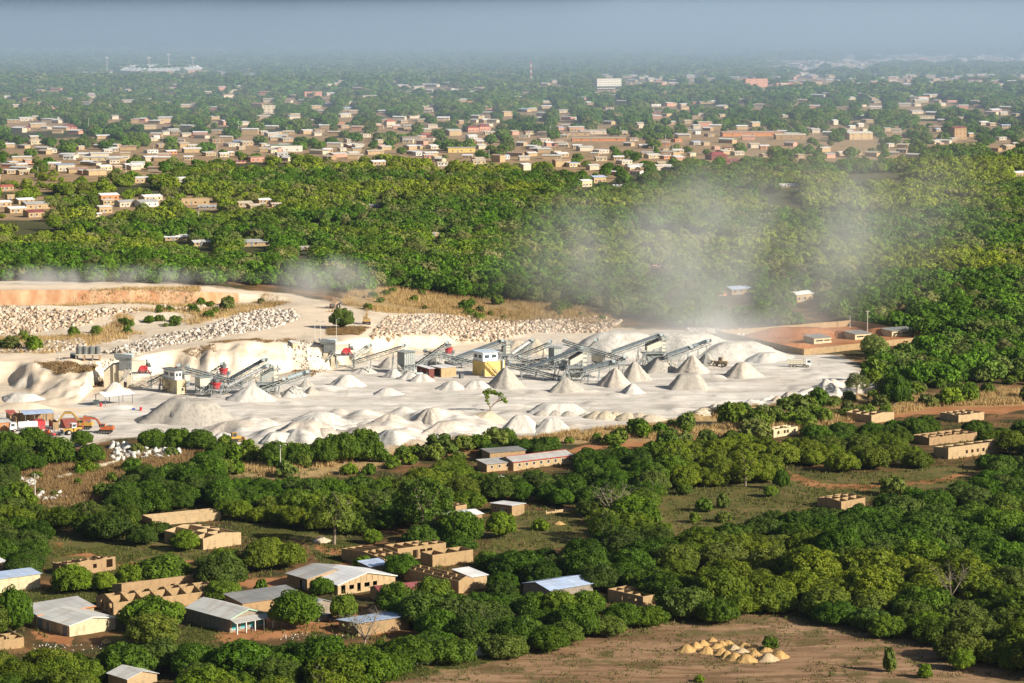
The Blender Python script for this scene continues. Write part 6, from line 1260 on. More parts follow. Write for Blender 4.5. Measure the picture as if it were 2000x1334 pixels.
# ---- the dense front growth
V_CLEAR = [
 [(600,1420),(700,1345),(890,1300),(960,1292),(1040,1285),(1150,1246),(1300,1222),(1400,1216),(1480,1192),(1560,1200),(1600,1215),(1720,1240),(1840,1262),(1850,1300),(1990,1320),(2150,1335),(2150,1420)],
 [(930,1040),(955,1008),(1030,1010),(1060,990),(1120,990),(1135,1045),(1185,1050),(1090,1070),(1010,1088),(940,1092)],
 [(1240,1018),(1290,968),(1400,956),(1500,955),(1540,912),(1650,925),(1820,918),(1925,912),(1925,935),(1795,958),(1745,968),(1690,985),(1590,990),(1480,1012),(1360,1040),(1300,1042)],
 [(110,905),(225,862),(360,872),(405,900),(260,915),(215,935),(205,985),(30,990),(30,930)],
 [(430,855),(520,880),(505,918),(640,912),(760,893),(900,868),(930,880),(780,928),(700,934),(560,936),(450,935)],
 [(1060,892),(1130,868),(1210,860),(1300,850),(1480,834),(1485,846),(1340,864),(1290,874),(1180,878)],
 [(-100,520),(700,560),(1000,600),(1400,650),(1690,690),(1700,770),(1500,800),(1300,830),(1060,858),(860,872),(760,886),(500,892),(430,880),(330,866),(220,862),(110,870),(80,842),(-100,842)],
 [(1060,862),(1190,836),(1300,830),(1420,802),(1600,788),(1720,772),(2100,748),(2100,792),(1820,800),(1640,832),(1480,845),(1300,862),(1190,868)],
 [(90,1055),(180,1050),(330,1082),(395,1098),(395,1142),(250,1152),(225,1112),(100,1100)], [(-50,1148),(230,1156),(290,1190),(200,1215),(60,1192),(-50,1190)], [(60,1205),(130,1250),(240,1245),(380,1228),(520,1238),(560,1190),(660,1195),(800,1225),(800,1250),(640,1245),(520,1262),(440,1262),(300,1262),(200,1275),(100,1270),(40,1240)],
 [(450,1018),(660,1040),(700,1078),(660,1116),(560,1150),(430,1145),(430,1128),(600,1112),(610,1070),(470,1050)], [(700,1045),(790,1030),(800,1062),(740,1068)],[(920,978),(1010,975),(1060,985),(1060,1012),(940,1012)]]
VA = np.array([v for v in VIS if v[4] < 1000]); VC = [np.array(q) for q in V_CLEAR]; VCB = [(q[:,0].min(), q[:,0].max(), q[:,1].min(), q[:,1].max()) for q in VC]
def near_ok(px, py, hpx, wpx, gy_):
    for q, b_ in zip(V_CLEAR, VCB):
        if px + wpx*.4 < b_[0] or px - wpx*.4 > b_[1] or py < b_[2] or py - hpx > b_[3]: continue
        a = np.array([px, px, px - wpx*.35, px + wpx*.35]); b = np.array([py, py - hpx*.75, py - hpx*.4, py - hpx*.4])
        if in_poly(a, b, q).any(): return False
    x0, x1, y0, y1 = px - wpx*.5, px + wpx*.5, py - hpx, py
    if ((gy_ < VA[:,4] + 8) & (x1 > VA[:,0] + 2) & (x0 < VA[:,1] - 2) & (y0 < VA[:,3] - 3) & (y1 > VA[:,2])).any(): return False
    for hs_ in HOUSES:
        d = Matrix.Rotation(-hs_['a'], 2) @ (Vector(unproj(px, py)[:2]) - hs_['c'].xy)
        if -3 < d.x < hs_['L'] + 3 and -3 < d.y < hs_['W'] + 3: return False
    return True
tries = 0; placed = [(p['x'], p['y'], p['s'] * 4) for p in PLANTS]; CAND = []
while tries < 26000:
    tries += 1
    px = random.uniform(-40, 2040); py = random.uniform(850, 1395)
    sx = random.uniform(.72, 1.22); kind = random.choices(['mango', 'cashew', 'airy'], [58, 30, 12])[0]
    if px > 1250 and py > 1000: kind = random.choice(['mango', 'cashew', 'cashew']); sx *= 1.12
    if py < 1050: sx *= .84
    x, y, _ = unproj(px, py); s = FOC / y; hpx = {'mango': 6.9, 'cashew': 5.6, 'airy': 8.4}[kind] * sx * s; wpx = 9.5 * sx * s
    if any((x - a) ** 2 + (y - b) ** 2 < (1.0 + 3.3 * sx + c * .72) ** 2 for a, b, c in placed): continue
    if not near_ok(px, py, hpx, wpx, y): continue
    yl = vnoise(x, y, 38, 50); bright = .29 + .16 * vnoise(x, y, 60, 51) + random.uniform(-.08, .10)
    CAND.append((kind, px, py, sx, random.uniform(.85, 1.08), (float(np.clip((yl - .45) * 2.2 + random.uniform(-.15, .25), 0, .85)), float(bright), random.random() ** 3 * .35), wpx, x, y)); placed.append((x, y, sx * 4))
n_tree = sum(p['kind'] != 'shrub' for p in PLANTS); CAND.sort(key=lambda q: -q[6] * (1 if -20 < q[1] < 2020 and q[2] < 1400 else .3))
for q in CAND[:298 - n_tree]: plant(q[0], G(q[1], q[2]), q[3], q[3] * q[4], q[5])
EXTRA = CAND[298 - n_tree:]; print('front trees', len(CAND), 'as mass', len(EXTRA))
n_sh = 0; tries = 0
SH = [[(1120,892),(1180,878),(1290,876),(1340,868),(1500,850),(1500,862),(1340,892),(1200,905)], [(1060,868),(1190,840),(1300,830),(1420,804),(1600,790),(1720,775),(2050,750),(2050,795),(1820,800),(1640,834),(1480,846),(1300,864),(1190,870)], [(420,860),(520,884),(700,890),(900,864),(1060,862),(1060,880),(930,890),(780,930),(560,936),(440,930)], [(30,940),(110,905),(215,880),(400,880),(410,900),(210,985),(30,990)], [(1240,1020),(1300,970),(1700,930),(1900,915),(1800,960),(1500,1010),(1300,1040)], [(180,655),(260,606),(390,594),(520,590),(430,622),(300,650),(60,690),(-20,690),(-20,660)], [(640,615),(760,570),(1000,592),(1180,610),(1200,640),(980,630),(780,610)], [(1640,612),(1720,604),(1860,604),(1900,690),(1860,720),(1700,720),(1860,664)], [(1690,730),(1800,700),(2020,660),(2020,745),(1720,780)]]
while n_sh < 290 and tries < 20000:
    tries += 1; q = random.choices(SH, [26, 110, 40, 14, 8, 64, 26, 34, 50])[0]; k = SH.index(q); px, py = random.uniform(min(a for a, b in q), max(a for a, b in q)), random.uniform(min(b for a, b in q), max(b for a, b in q))
    if not in_poly(np.array([px]), np.array([py]), q)[0]: continue
    g = G(px, py); s = FOC / g.y; sx = random.uniform(.55, 1.25) * (1.5 if k in (0, 1, 2, 8) else 1.0) * (1.5 if random.random() < .2 else 1)
    if any(v[0] - 4 < px < v[1] + 4 and g.y < v[4] + 3 and py - 2.6*sx*s < v[3] - 2 and py > v[2] for v in VIS): continue
    if any((g.x - a) ** 2 + (g.y - b) ** 2 < (1.2 * sx + c * .4) ** 2 for a, b, c in placed): continue
    plant('shrub', g, sx, sx * random.uniform(.8, 1.25), (random.random() * .5, random.uniform(.4, .6), random.random() ** 2 * .6)); placed.append((g.x, g.y, sx * 2)); n_sh += 1
# ================================================================== the woods behind: one mass of trees
LOW = [crown_mesh('woodland_tree', 300 + k, 5.0, .6, 6.6 + .6 * (k % 2), [22, 22, 14, 30, 18, 11][k], [46, 46, 60, 34, 56, 70][k], [.62, .55, .6, .5, .66, .56][k], [(.28, .44), (.26, .40), (.22, .55), (.2, .34), (.24, .5), (.2, .6)][k], .62, [0, 0, .2, 0, .1, .3][k]) for k in range(6)]
FAR = [crown_mesh('far_woodland_tree', 320 + k, 5.2, .4, 6.8, 9, 26, 1.15, (.36, .52)) for k in range(4)]
AIR = [CROWN['airy'][0]]
def town_mask(x, y):
    r = np.zeros(x.shape, bool)
    for p in Z_TOWN: r |= in_poly(x, y, p)
    return r
r = np.random.default_rng(21)
def wood_points():
    P = []
    # nearer woods behind and beside the quarry
    bands = [(840, 1330, 6.6), (1330, 2350, 6.9), (2350, 3600, 9.2), (3600, 6200, 13), (6200, 11000, 24), (11000, 24000, 52)]
    for y0, y1, d in bands:
        X = .222 * y1; gx_, gy_ = np.meshgrid(np.arange(-X, X, d), np.arange(y0, y1, d)); gx_ = (gx_ + (r.random(gx_.shape) - .5) * d * .95).ravel(); gy_ = (gy_ + (r.random(gy_.shape) - .5) * d * .95).ravel()
        k = np.abs(gx_) < .222 * gy_; P.append(np.stack([gx_[k], gy_[k], np.full(k.sum(), d)], -1))
    return np.concatenate(P)
P = wood_points(); x, y, d = P.T
keep = np.ones(len(P), bool)
wx = x + (fbm(x, y, 18, 2, 61) - .5) * 16; wy = y + (fbm(x, y, 18, 2, 63) - .5) * 22
keep &= ~in_poly(wx, wy, Z_QUARRY)
for q in Z_TAN + Z_RED[:1] + [Z_RED[4]] + [Z_DRY[0], Z_DRY[1]]: keep &= ~in_poly(x, y, q)
keep &= ~(in_poly(x, y, Z_DRY[2]) & (r.random(len(P)) < .93)); keep &= ~(in_poly(x, y, Z_DRY[5]) & (r.random(len(P)) < .6))
pxs, pys = proj(x, y, height(x, y)); zsc = np.where(y < 3600, 1.0, np.where(y < 6200, .7, .45)); hp = 6.5 * FOC / y * np.where(y < 2350, 1.0, np.where(y < 3600, 1.25, 1.15))
# woods start behind the quarry on the left and along its right side; what is nearer stands as single trees above
backline = np.interp(pxs, [-300, 0, 560, 700, 860, 1000, 1200, 1330, 1440, 1640, 1690, 1760, 1850, 2300], [552, 550, 560, 572, 585, 592, 616, 640, 652, 628, 700, 760, 752, 740])
keep &= pys < backline
keep &= ~((pys > 600) & (pxs < 1190)); keep &= ~((pys > 640) & (pxs < 1700) )
tm = town_mask(x, y); dens = np.where(y < 2900, .34, .55); keep &= ~(tm & (r.random(len(P)) > dens))
cl = fbm(x, y, 90, 3, 71); keep &= ~((y > 1400) & (y < 2400) & (cl < .35)); keep &= ~((y > 2400) & (fbm(x, y, 240, 3, 75) < .30) & (r.random(len(P)) < .8))
ok = np.ones(len(P), bool)
for v in VIS:
    if v[4] < 1100: continue
    ok &= ~((pxs > v[0] - 5) & (pxs < v[1] + 5) & (y < v[4] + 7) & (pys - hp * np.where(y < 1500, 1.5, 1.05) < v[3] - 1.5) & (pys > v[2]))
keep &= ok; P = P[keep]; x, y, d = P.T; z = height(x, y)
n = len(P); print('wood trees', n)
big = np.where(d < 8, .80, np.where(d < 10, 1.1, np.where(d < 14, 1.6, np.where(d < 30, 2.6, 6.0))))
sc = big * (.62 + .85 * r.random(n) ** 1.5) * np.where(town_mask(x, y), .8, 1.0); yel = np.clip((fbm(x, y, 130, 3, 81) - .42) * 4.0 * np.where(y < 2300, 1, .2) + (r.random(n) - .5) * .4 * np.where(y < 2300, 1, .3), 0, .95) * (y > 1330) 
tint = np.stack([yel, .45 + .30 * r.random(n) + .14 * (fbm(x, y, 200, 2, 85) - .5), np.clip(r.random(n) ** 4 * .9, 0, 1), np.ones(n)], -1)
kind = np.where(y < 3600, r.integers(0, 6, n), 6 + r.integers(0, 4, n)); kind = np.where((y < 2300) & (r.random(n) < .13), 10, kind)
KI = {'mango': (11, 6), 'cashew': (17, 4), 'airy': (10, 1)}
if EXTRA:
    x = np.concatenate([x, [q[7] for q in EXTRA]]); y = np.concatenate([y, [q[8] for q in EXTRA]]); z = height(x, y); sc = np.concatenate([sc, [q[3] for q in EXTRA]]); tint = np.concatenate([tint, [(*q[5], 1) for q in EXTRA]])
    kind = np.concatenate([kind, [KI[q[0]][0] + random.randrange(KI[q[0]][1]) for q in EXTRA]]); n = len(x)
me = bpy.data.meshes.new('woodland'); me.vertices.add(n); me.vertices.foreach_set('co', np.stack([x, y, z], -1).astype(np.float32).ravel())
for nm, ty, key, dat in (('tint', 'FLOAT_COLOR', 'color', tint), ('kind', 'INT', 'value', kind.astype(np.int32)), ('rot', 'FLOAT', 'value', (r.random(n) * 6.283).astype(np.float32)), ('scl', 'FLOAT_VECTOR', 'vector', np.stack([sc, sc, sc * np.where(y < 3600, 1.0, np.where(y < 6200, .7, np.where(y < 11000, .45, .25)))], -1).astype(np.float32))):
    a = me.attributes.new(nm, ty, 'POINT'); a.data.foreach_set(key, np.asarray(dat, np.float32 if ty != 'INT' else np.int32).ravel())
wood = bpy.data.objects.new('woodland', me); col.objects.link(wood); tag(wood, 'green woodland of countless trees stretching to the hazy plain', 'woodland', kind='stuff')
SRC = []
def src_obj(me_):   # tree shapes kept as mesh data only, wrapped for the node tree
    o = bpy.data.objects.new(me_.name, me_); SRC.append(o); return o
def scatter_nodes(name, meshes, mat):
    ng = bpy.data.node_groups.new(name, 'GeometryNodeTree'); ng.interface.new_socket('Geometry', in_out='INPUT', socket_type='NodeSocketGeometry'); ng.interface.new_socket('Geometry', in_out='OUTPUT', socket_type='NodeSocketGeometry')
    N = ng.nodes; Lk = ng.links.new; gi, go = N.new('NodeGroupInput'), N.new('NodeGroupOutput'); jn = N.new('GeometryNodeJoinGeometry')
    for me_ in reversed(meshes):
        oi = N.new('GeometryNodeObjectInfo'); oi.transform_space = 'ORIGINAL'; oi.inputs['Object'].default_value = src_obj(me_); oi.inputs['As Instance'].default_value = False
        g2 = N.new('GeometryNodeGeometryToInstance'); Lk(oi.outputs['Geometry'], g2.inputs[0]); Lk(g2.outputs[0], jn.inputs[0])
    mp = N.new('GeometryNodeMeshToPoints'); ip = N.new('GeometryNodeInstanceOnPoints'); ip.inputs['Pick Instance'].default_value = True
    def at(nm_, ty): a = N.new('GeometryNodeInputNamedAttribute'); a.data_type = ty; a.inputs[0].default_value = nm_; return a.outputs['Attribute']
    Lk(gi.outputs[0], mp.inputs[0]); Lk(mp.outputs[0], ip.inputs['Points']); Lk(jn.outputs[0], ip.inputs['Instance']); Lk(at('kind', 'INT'), ip.inputs['Instance Index'])
    cx_ = N.new('ShaderNodeCombineXYZ'); Lk(at('rot', 'FLOAT'), cx_.inputs[2]); Lk(cx_.outputs[0], ip.inputs['Rotation']); Lk(at('scl', 'FLOAT_VECTOR'), ip.inputs['Scale']); Lk(ip.outputs[0], go.inputs[0]); return ng
md = wood.modifiers.new('scatter', 'NODES'); md.node_group = scatter_nodes('woodland_scatter', LOW + FAR + AIR + CROWN['mango'] + CROWN['cashew'], M_leaf)
# ================================================================== dry grass, green ground cover, rubble
def rnd_attr(r, k, per): return np.repeat(np.stack([r.random(k), r.random(k), np.zeros(k), np.ones(k)], -1), per, 0)
def blades(name, label, polys, n, hr, c, wd=.22, per=5, seed=0, cat='grass', zs=None, clump=None):
    r = np.random.default_rng(seed); P = []
    for q in polys:
        a = np.array(q); x0, y0 = a.min(0); x1, y1 = a.max(0); m_ = int(n * 3); X, Y = r.uniform(x0, x1, m_), r.uniform(y0, y1, m_); k = in_poly(X, Y, q) & (np.abs(X) < .20 * Y)
        if clump: k &= fbm(X, Y, clump, 3, 90 + seed) > .46
        P.append(np.stack([X[k], Y[k]], -1)[: n])
    P = np.concatenate(P); k = len(P); z = height(P[:, 0], P[:, 1])
    V = []; 
    for j in range(per):
        h = r.uniform(*hr, k); an = r.random(k) * 6.283; b = P + r.normal(size=(k, 2)) * .45; lean = r.normal(size=(k, 2)) * .28 * h[:, None]; dx, dy = np.cos(an) * wd * .5, np.sin(an) * wd * .5
        v0 = np.stack([b[:, 0] - dx, b[:, 1] - dy, z - .1], -1); v1 = np.stack([b[:, 0] + dx, b[:, 1] + dy, z - .1], -1); v2 = np.stack([b[:, 0] + lean[:, 0], b[:, 1] + lean[:, 1], z + h], -1); V.append(np.stack([v0, v1, v2], 1))
    V = np.concatenate(V).reshape(-1, 3); o = bpy.data.objects.new(name, npmesh(name, V, None, c, None, False, np.arange(len(V)).reshape(-1, 3))); col.objects.link(o); return tag(o, label, cat, kind='stuff')
def grassmat(name, a, b):
    t = NT(name); w_ = t.world(); return t.done(t.mix(t.map(t.noise(.6, 4, w_), .35, .65), a, b), .9, spec=.05)
M_straw = grassmat('straw', (.30,.19,.075), (.52,.38,.18)); M_grass = grassmat('green_grass', (.06,.08,.018), (.13,.125,.04)); M_brush = grassmat('brown_brush', (.16,.10,.05), (.30,.20,.09))
blades('dry_grass', 'tall straw coloured dry grass along the quarry edges', [Z_DRY[0], Z_DRY[2], Z_DRY[5]], 7000, (.6, 2.1), M_straw, .17, 5, 1, clump=22)
blades('dry_grass', 'tall dry grass strip between the white yard and the front trees', [Z_DRY[3]], 60000, (.5, 1.9), M_straw, .2, 4, 2, clump=7)
blades('dry_grass', 'brown dry grass around the broken concrete slabs', [Z_DRY[4]], 5000, (.5, 1.5), M_brush, .18, 6, 3)
blades('slope_grass', 'brown dry scrub on the crest and slopes of the pale embankment', [gpoly([(300,692),(400,674),(470,664),(560,662),(640,676),(610,712),(540,700),(480,690),(430,715),(330,728)]), gpoly([(60,708),(240,702),(240,735),(160,745),(110,730)]), gpoly([(640,640),(720,640),(700,655),(640,655)])], 1500, (.3, .9), M_brush, .25, 5, 8, clump=12)
blades('cliff_grass', 'dry grass fringe along the top of the orange cutting', [Z_DRY[1]], 2600, (.5, 1.4), M_straw, .18, 5, 4)
blades('meadow_grass', 'short green grass on the meadow and clearings', Z_MEADOW, 9000, (.08, .28), M_grass, .22, 7, 5, clump=9)
blades('field_weeds', 'low weeds and tufts dotted over the bare field', [Z_BARE], 2600, (.1, .5), M_grass, .3, 5, 9, 'weeds', clump=5)
fr = gpoly([(-60,900),(400,885),(700,930),(1000,880),(1300,895),(1600,850),(2060,800),(2060,1330),(1850,1260),(1480,1200),(1000,1280),(700,1340),(-60,1345)])
blades('undergrowth', 'low green undergrowth between the front trees', [fr], 12000, (.2, .9), M_grass, .34, 5, 6, 'undergrowth', clump=12)
def rubble(name, label, polys, n, sr, mat, seed, boxy=False):
    r = np.random.default_rng(seed); P = []
    for q in polys:
        a = np.array(q); x0, y0 = a.min(0); x1, y1 = a.max(0); X, Y = r.uniform(x0, x1, n * 5), r.uniform(y0, y1, n * 5); k = in_poly(X, Y, q); P.append(np.stack([X[k], Y[k]], -1)[:n])
    P = np.concatenate(P); k = len(P); z = height(P[:, 0], P[:, 1])
    base = np.array([(-1,-1,-1),(1,-1,-1),(1,1,-1),(-1,1,-1),(-.95,-.7,1),(.9,-.95,1),(.7,.95,1),(-.9,.85,1)], float); F = np.array([(3,2,1,0),(4,5,6,7),(0,1,5,4),(1,2,6,5),(2,3,7,6),(3,0,4,7)])
    s = r.uniform(0, 1, k) ** 1.8 * (sr[1] - sr[0]) + sr[0]; A = r.normal(size=(k, 3, 3)); Q_, _ = np.linalg.qr(A); dim = np.stack([s * r.uniform(.7, 1.3, k), s * r.uniform(.5, 1.1, k), s * r.uniform(.4, .9, k)], -1) if not boxy else np.stack([s * 1.2, s * .5, s * .35], -1)
    v = base[None] * (1 + (.12 if boxy else .62) * (r.random((k, 8, 3)) - .5)) * dim[:, None]; v = np.einsum('kij,kvj->kvi', Q_, v) + np.stack([P[:, 0], P[:, 1], z + s * .25], -1)[:, None]
    o = bpy.data.objects.new(name, npmesh(name, v.reshape(-1, 3), (F[None] + np.arange(k)[:, None, None] * 8).reshape(-1, 4), mat, {'lf': rnd_attr(r, k, 8)})); col.objects.link(o); return tag(o, label, 'rubble', kind='stuff')
def rockmat(name, a, b, c):
    t = NT(name); at_ = t.n('ShaderNodeAttribute', attribute_name='lf'); s_ = t.n('ShaderNodeSeparateColor'); t.l(at_.outputs['Color'], s_.inputs[0]); return t.done(t.ramp(t.math('ADD', t.math('MULTIPLY', t.noise(.55, 4, t.world()), .5), t.math('MULTIPLY', s_.outputs[0], .5)), [(.25, a), (.5, b), (.72, c)]), .9, 0, t.noise(3, 4, t.world()), .4, .15, .1)
M_rock = rockmat('pale_granite', (.26,.215,.17), (.50,.43,.36), (.68,.62,.55)); M_rock2 = rockmat('pinkish_granite', (.27,.19,.125), (.52,.40,.29), (.68,.57,.45))
rubble('boulder_field', 'field of pale blasted boulders between the haul roads', [gpoly([(200,690),(300,658),(400,640),(500,606),(570,606),(586,622),(540,640),(440,656),(330,676),(270,692)]), gpoly([(-40,668),(60,672),(160,664),(170,682),(60,688),(-40,690)])], 2900, (.18, .8), M_rock, 1)
rubble('boulder_field', 'wide field of pinkish blasted boulders behind the plant', [gpoly([(720,660),(760,618),(860,616),(1000,628),(1160,620),(1215,628),(1180,650),(1040,650),(960,668),(820,668)])], 5600, (.18, .8), M_rock2, 2)
rubble('boulder_field', 'rough boulders below the orange cutting at the left', [gpoly([(-40,602),(120,606),(270,600),(275,612),(180,630),(60,652),(-40,655)]), gpoly([(310,598),(390,592),(400,600),(330,606)])], 1800, (.2, .9), M_rock2, 3)
rubble('rubble', 'white rock rubble behind the dust at the right of the stockpiles', [gpoly([(1340,642),(1440,646),(1560,640),(1600,646),(1480,658),(1350,655)])], 900, (.25, .8), M_rock, 4)
rubble('rubble', 'loose stones on the slope below the second crusher', [gpoly([(560,672),(640,668),(640,712),(600,722),(560,690)]), gpoly([(150,712),(240,705),(250,752),(170,745)])], 420, (.1, .4), M_rock, 5)
rubble('slab_rubble', 'heap of broken white concrete slabs and blocks', [gpoly([(215,868),(260,874),(350,876),(356,892),(270,898),(222,905),(218,885)])], 150, (.6, 1.6), paint('white_slab', (.62,.60,.55), .9), 6, True)
rubble('slab_rubble', 'scattered white broken blocks around the left power pole', [gpoly([(35,940),(70,936),(60,950)]), gpoly([(40,970),(125,962),(130,972),(60,984)]), gpoly([(444,905),(466,902),(470,924),(448,926)])], 30, (.45, 1.1), paint('white_slab', (.62,.60,.55), .9), 7, True)
rubble('litter', 'white litter and stones scattered on the ground by the houses', [gpoly([(50,1255),(200,1255),(210,1270),(60,1275)]), gpoly([(560,1235),(680,1240),(640,1250),(540,1250)])], 60, (.05, .16), paint('white_slab', (.62,.60,.55), .9), 8)
# stacked concrete beams at the left
beams = gpoly([(112,932),(180,912),(215,906),(216,914),(150,934)])
for k in range(7):
    a, b = G(112 + 12*k, 936 - 3.2*k), G(176 + 8*k, 920 - 2.6*k); e = thing('concrete_beam', 'long pale concrete beam, ' + ['first', 'second', 'third', 'fourth', 'fifth', 'sixth', 'seventh'][k] + ' from the front of the stack by the slab heap', 'beam', a, math.atan2((b-a).y, (b-a).x), 'concrete beams by the slab heap'); L = (b - a).length; m = MB(); m.box(0, L, -.5, .5, .05, .75); m.build('beam_body', M_conc, e); m = MB(); m.box(.5, .9, -.6, .6, -.2, .045); m.box(L-.9, L-.5, -.6, .6, -.2, .045); m.build('bearer', M_wood, e)
# white sheet fence along the bare field
M_sheet = paint('white_sheet', (.74,.72,.66), .7)
for lb, pts in (('torn white sheet fence under the trees beside the bare field, left piece', [(720,1308),(760,1305),(800,1300),(842,1296)]), ('torn white sheet fence under the trees beside the bare field, middle piece', [(852,1296),(880,1288),(910,1284),(964,1278)]), ('torn white sheet fence under the trees beside the bare field, right piece', [(986,1270),(1005,1267),(1022,1268),(1036,1262)])):
    g0 = G(*pts[0]); e = thing('sheet_fence', lb, 'fence', g0); m = MB(); rr = random.Random(3)
    Pp = [G(*p) - g0 for p in pts]; F_ = []
    for a, b in zip(Pp[:-1], Pp[1:]):
        for k in range(4): F_.append(a.lerp(b, k / 4))
    F_.append(Pp[-1]); hs_ = [rr.uniform(.7, 2.1) for _ in F_]
    for k in range(len(F_) - 1):
        a, b = F_[k], F_[k+1]; o = Vector((.1, .12, 0)); m.hexa([a+Vector((0,0,-.2)), b+Vector((0,0,-.2)), b+o+Vector((0,0,-.2)), a+o+Vector((0,0,-.2)), a+Vector((.1,.5*rr.random(),hs_[k])), b+Vector((.1,.5*rr.random(),hs_[k+1])), b+o+Vector((.1,.5,hs_[k+1])), a+o+Vector((.1,.5,hs_[k]))])
    m.build('sheet', M_sheet, e)
    m = MB()
    for k in range(0, len(F_), 3): m.cyl(F_[k]+Vector((.25,.7,-.3)), F_[k]+Vector((.25,.7,hs_[k]+.2)), .05, n=6)
    m.build('stake', M_wood, e)
# ================================================================== dust in the air
def dust(name, label, c, rx, ry, rz, dens, lean=(0, 0), seed=0, colr=(.95,.975,1.0), ns=2.2):
    m = MB(); n, k = 20, 12; vs = []
    for i in range(k + 1):
        ph = math.pi * i / k
        for j in range(n): t_ = 2 * math.pi * j / n; z = math.cos(ph); vs.append((math.sin(ph) * math.cos(t_) * rx + lean[0] * z, math.sin(ph) * math.sin(t_) * ry + lean[1] * z, z * rz))
    m.add(vs, [(i*n+j, i*n+(j+1)%n, (i+1)*n+(j+1)%n, (i+1)*n+j) for i in range(k) for j in range(n)])
    t = NT(name); t.t.nodes.remove(t.p); co = t.coord('Object')
    sp = t.n('ShaderNodeSeparateXYZ'); t.l(co, sp.inputs[0]); zz = t.math('DIVIDE', sp.outputs[2], rz)
    ax = t.math('DIVIDE', t.math('SUBTRACT', sp.outputs[0], t.math('MULTIPLY', zz, lean[0])), rx); ay = t.math('DIVIDE', t.math('SUBTRACT', sp.outputs[1], t.math('MULTIPLY', zz, lean[1])), ry)
    q = t.math('ADD', t.math('ADD', t.math('MULTIPLY', ax, ax), t.math('MULTIPLY', ay, ay)), t.math('MULTIPLY', zz, zz)); fall = t.map(q, 0.05, .95, 1, 0); fall = t.math('MULTIPLY', fall, fall)
    mp = t.n('ShaderNodeMapping'); mp.inputs['Scale'].default_value = (ns/rx, ns/rx, ns*.6/rx); mp.inputs['Location'].default_value = (seed*3.7, seed*1.3, 0); t.l(co, mp.inputs[0]); nz = t.noise(1.0, 4, mp.outputs[0], .6)
    d = t.math('MULTIPLY', t.math('MULTIPLY', fall, t.map(nz, .40, .70, 0, 1)), dens)
    pv = t.n('ShaderNodeVolumePrincipled'); pv.inputs['Color'].default_value = (*colr, 1); pv.inputs['Anisotropy'].default_value = .1; t.l(d, pv.inputs['Density']); t.l(pv.outputs[0], t.t.nodes['Material Output'].inputs['Volume'])
    o = m.build(name, t.mat); o.location = c; tag(o, label, 'dust', kind='stuff'); return o
def DP(px, py, yb): return PT(px, py, yb)
dust('dust_cloud', 'tall broad dust cloud drifting up from the stockpiles over the woods', DP(1370,510,640), 104, 62, 50, .0135, (26, 34), 1, ns=3.2)
dust('dust_cloud', 'high faint dust drifting toward the right woods', DP(1540,440,620), 110, 80, 56, .011, (40, 40), 8, ns=3.2)
dust('dust_cloud', 'thin streak of dust rising over the middle woods', DP(1190,470,600), 60, 50, 36, .011, (26, 30), 9, ns=3)
dust('dust_cloud', 'thick low dust behind the right stockpiles', DP(1440,622,660), 70, 30, 19, .017, (8, 8), 2)
dust('dust_cloud', 'pale dust hanging round the second screening tower and stockpiles', DP(1340,660,690), 90, 32, 15, .034, (4, 4), 3)
dust('dust_cloud', 'dust trail behind the cream dump truck', DP(1490,704,722), 22, 9, 5, .05, (0, 2), 4)
dust('dust_cloud', 'dust plume above the haul road loader', DP(640,552,600), 30, 20, 14, .075, (-4, 6), 5)
dust('dust_cloud', 'low dust strip along the upper haul road at the left', DP(150,542,556), 95, 10, 7, .10, (4, 3), 6, ns=6)
dust('dust_cloud', 'faint dust over the boulder field behind the workshop', DP(830,640,670), 40, 14, 8, .03, (0, 2), 7)

for cy0, ry0, ztop, den, lb in ((24000, 21800, 150, .00025, 'very thin veil of haze over the town and everything beyond'), (10800, 6600, 125, .00042, 'thin blue grey bank of dust over the far plain'), (10600, 4600, 165, .00020, 'thicker blue grey bank of dust lying over the farthest plain')):
    fb = MB(); n, k = 28, 8; vs_ = [(math.cos(2*math.pi*j/n) * (6200 if cy0 < 20000 else 24000) * rr_, cy0 + math.sin(2*math.pi*j/n) * ry0 * rr_, z) for z, rr_ in ((-20, 1.0), (ztop * .4, 1.0), (ztop * .8, .9), (ztop, .6)) for j in range(n)]
    fb.add(vs_, [(i*n+j, i*n+(j+1)%n, (i+1)*n+(j+1)%n, (i+1)*n+j) for i in range(3) for j in range(n)] + [tuple(range(n-1, -1, -1)), tuple(range(3*n, 4*n))])
    t = NT('dust_bank'); t.t.nodes.remove(t.p); pv = t.n('ShaderNodeVolumePrincipled'); pv.inputs['Color'].default_value = (.46,.62,.86,1); pv.inputs['Density'].default_value = den; t.l(pv.outputs[0], t.t.nodes['Material Output'].inputs['Volume'])
    tag(fb.build('dust_bank', t.mat), lb, 'dust', kind='stuff')
dust('dust_cloud', 'pale dust plume drifting across the far plain, centre', Vector((350, 7200, 62)), 2100, 1500, 88, .0007, (0, 0), 11, (.62,.74,.9), 3)
dust('dust_cloud', 'pale dust plume drifting across the far plain, left', Vector((-1500, 9500, 62)), 1900, 1500, 88, .0006, (0, 0), 12, (.58,.72,.92), 3)
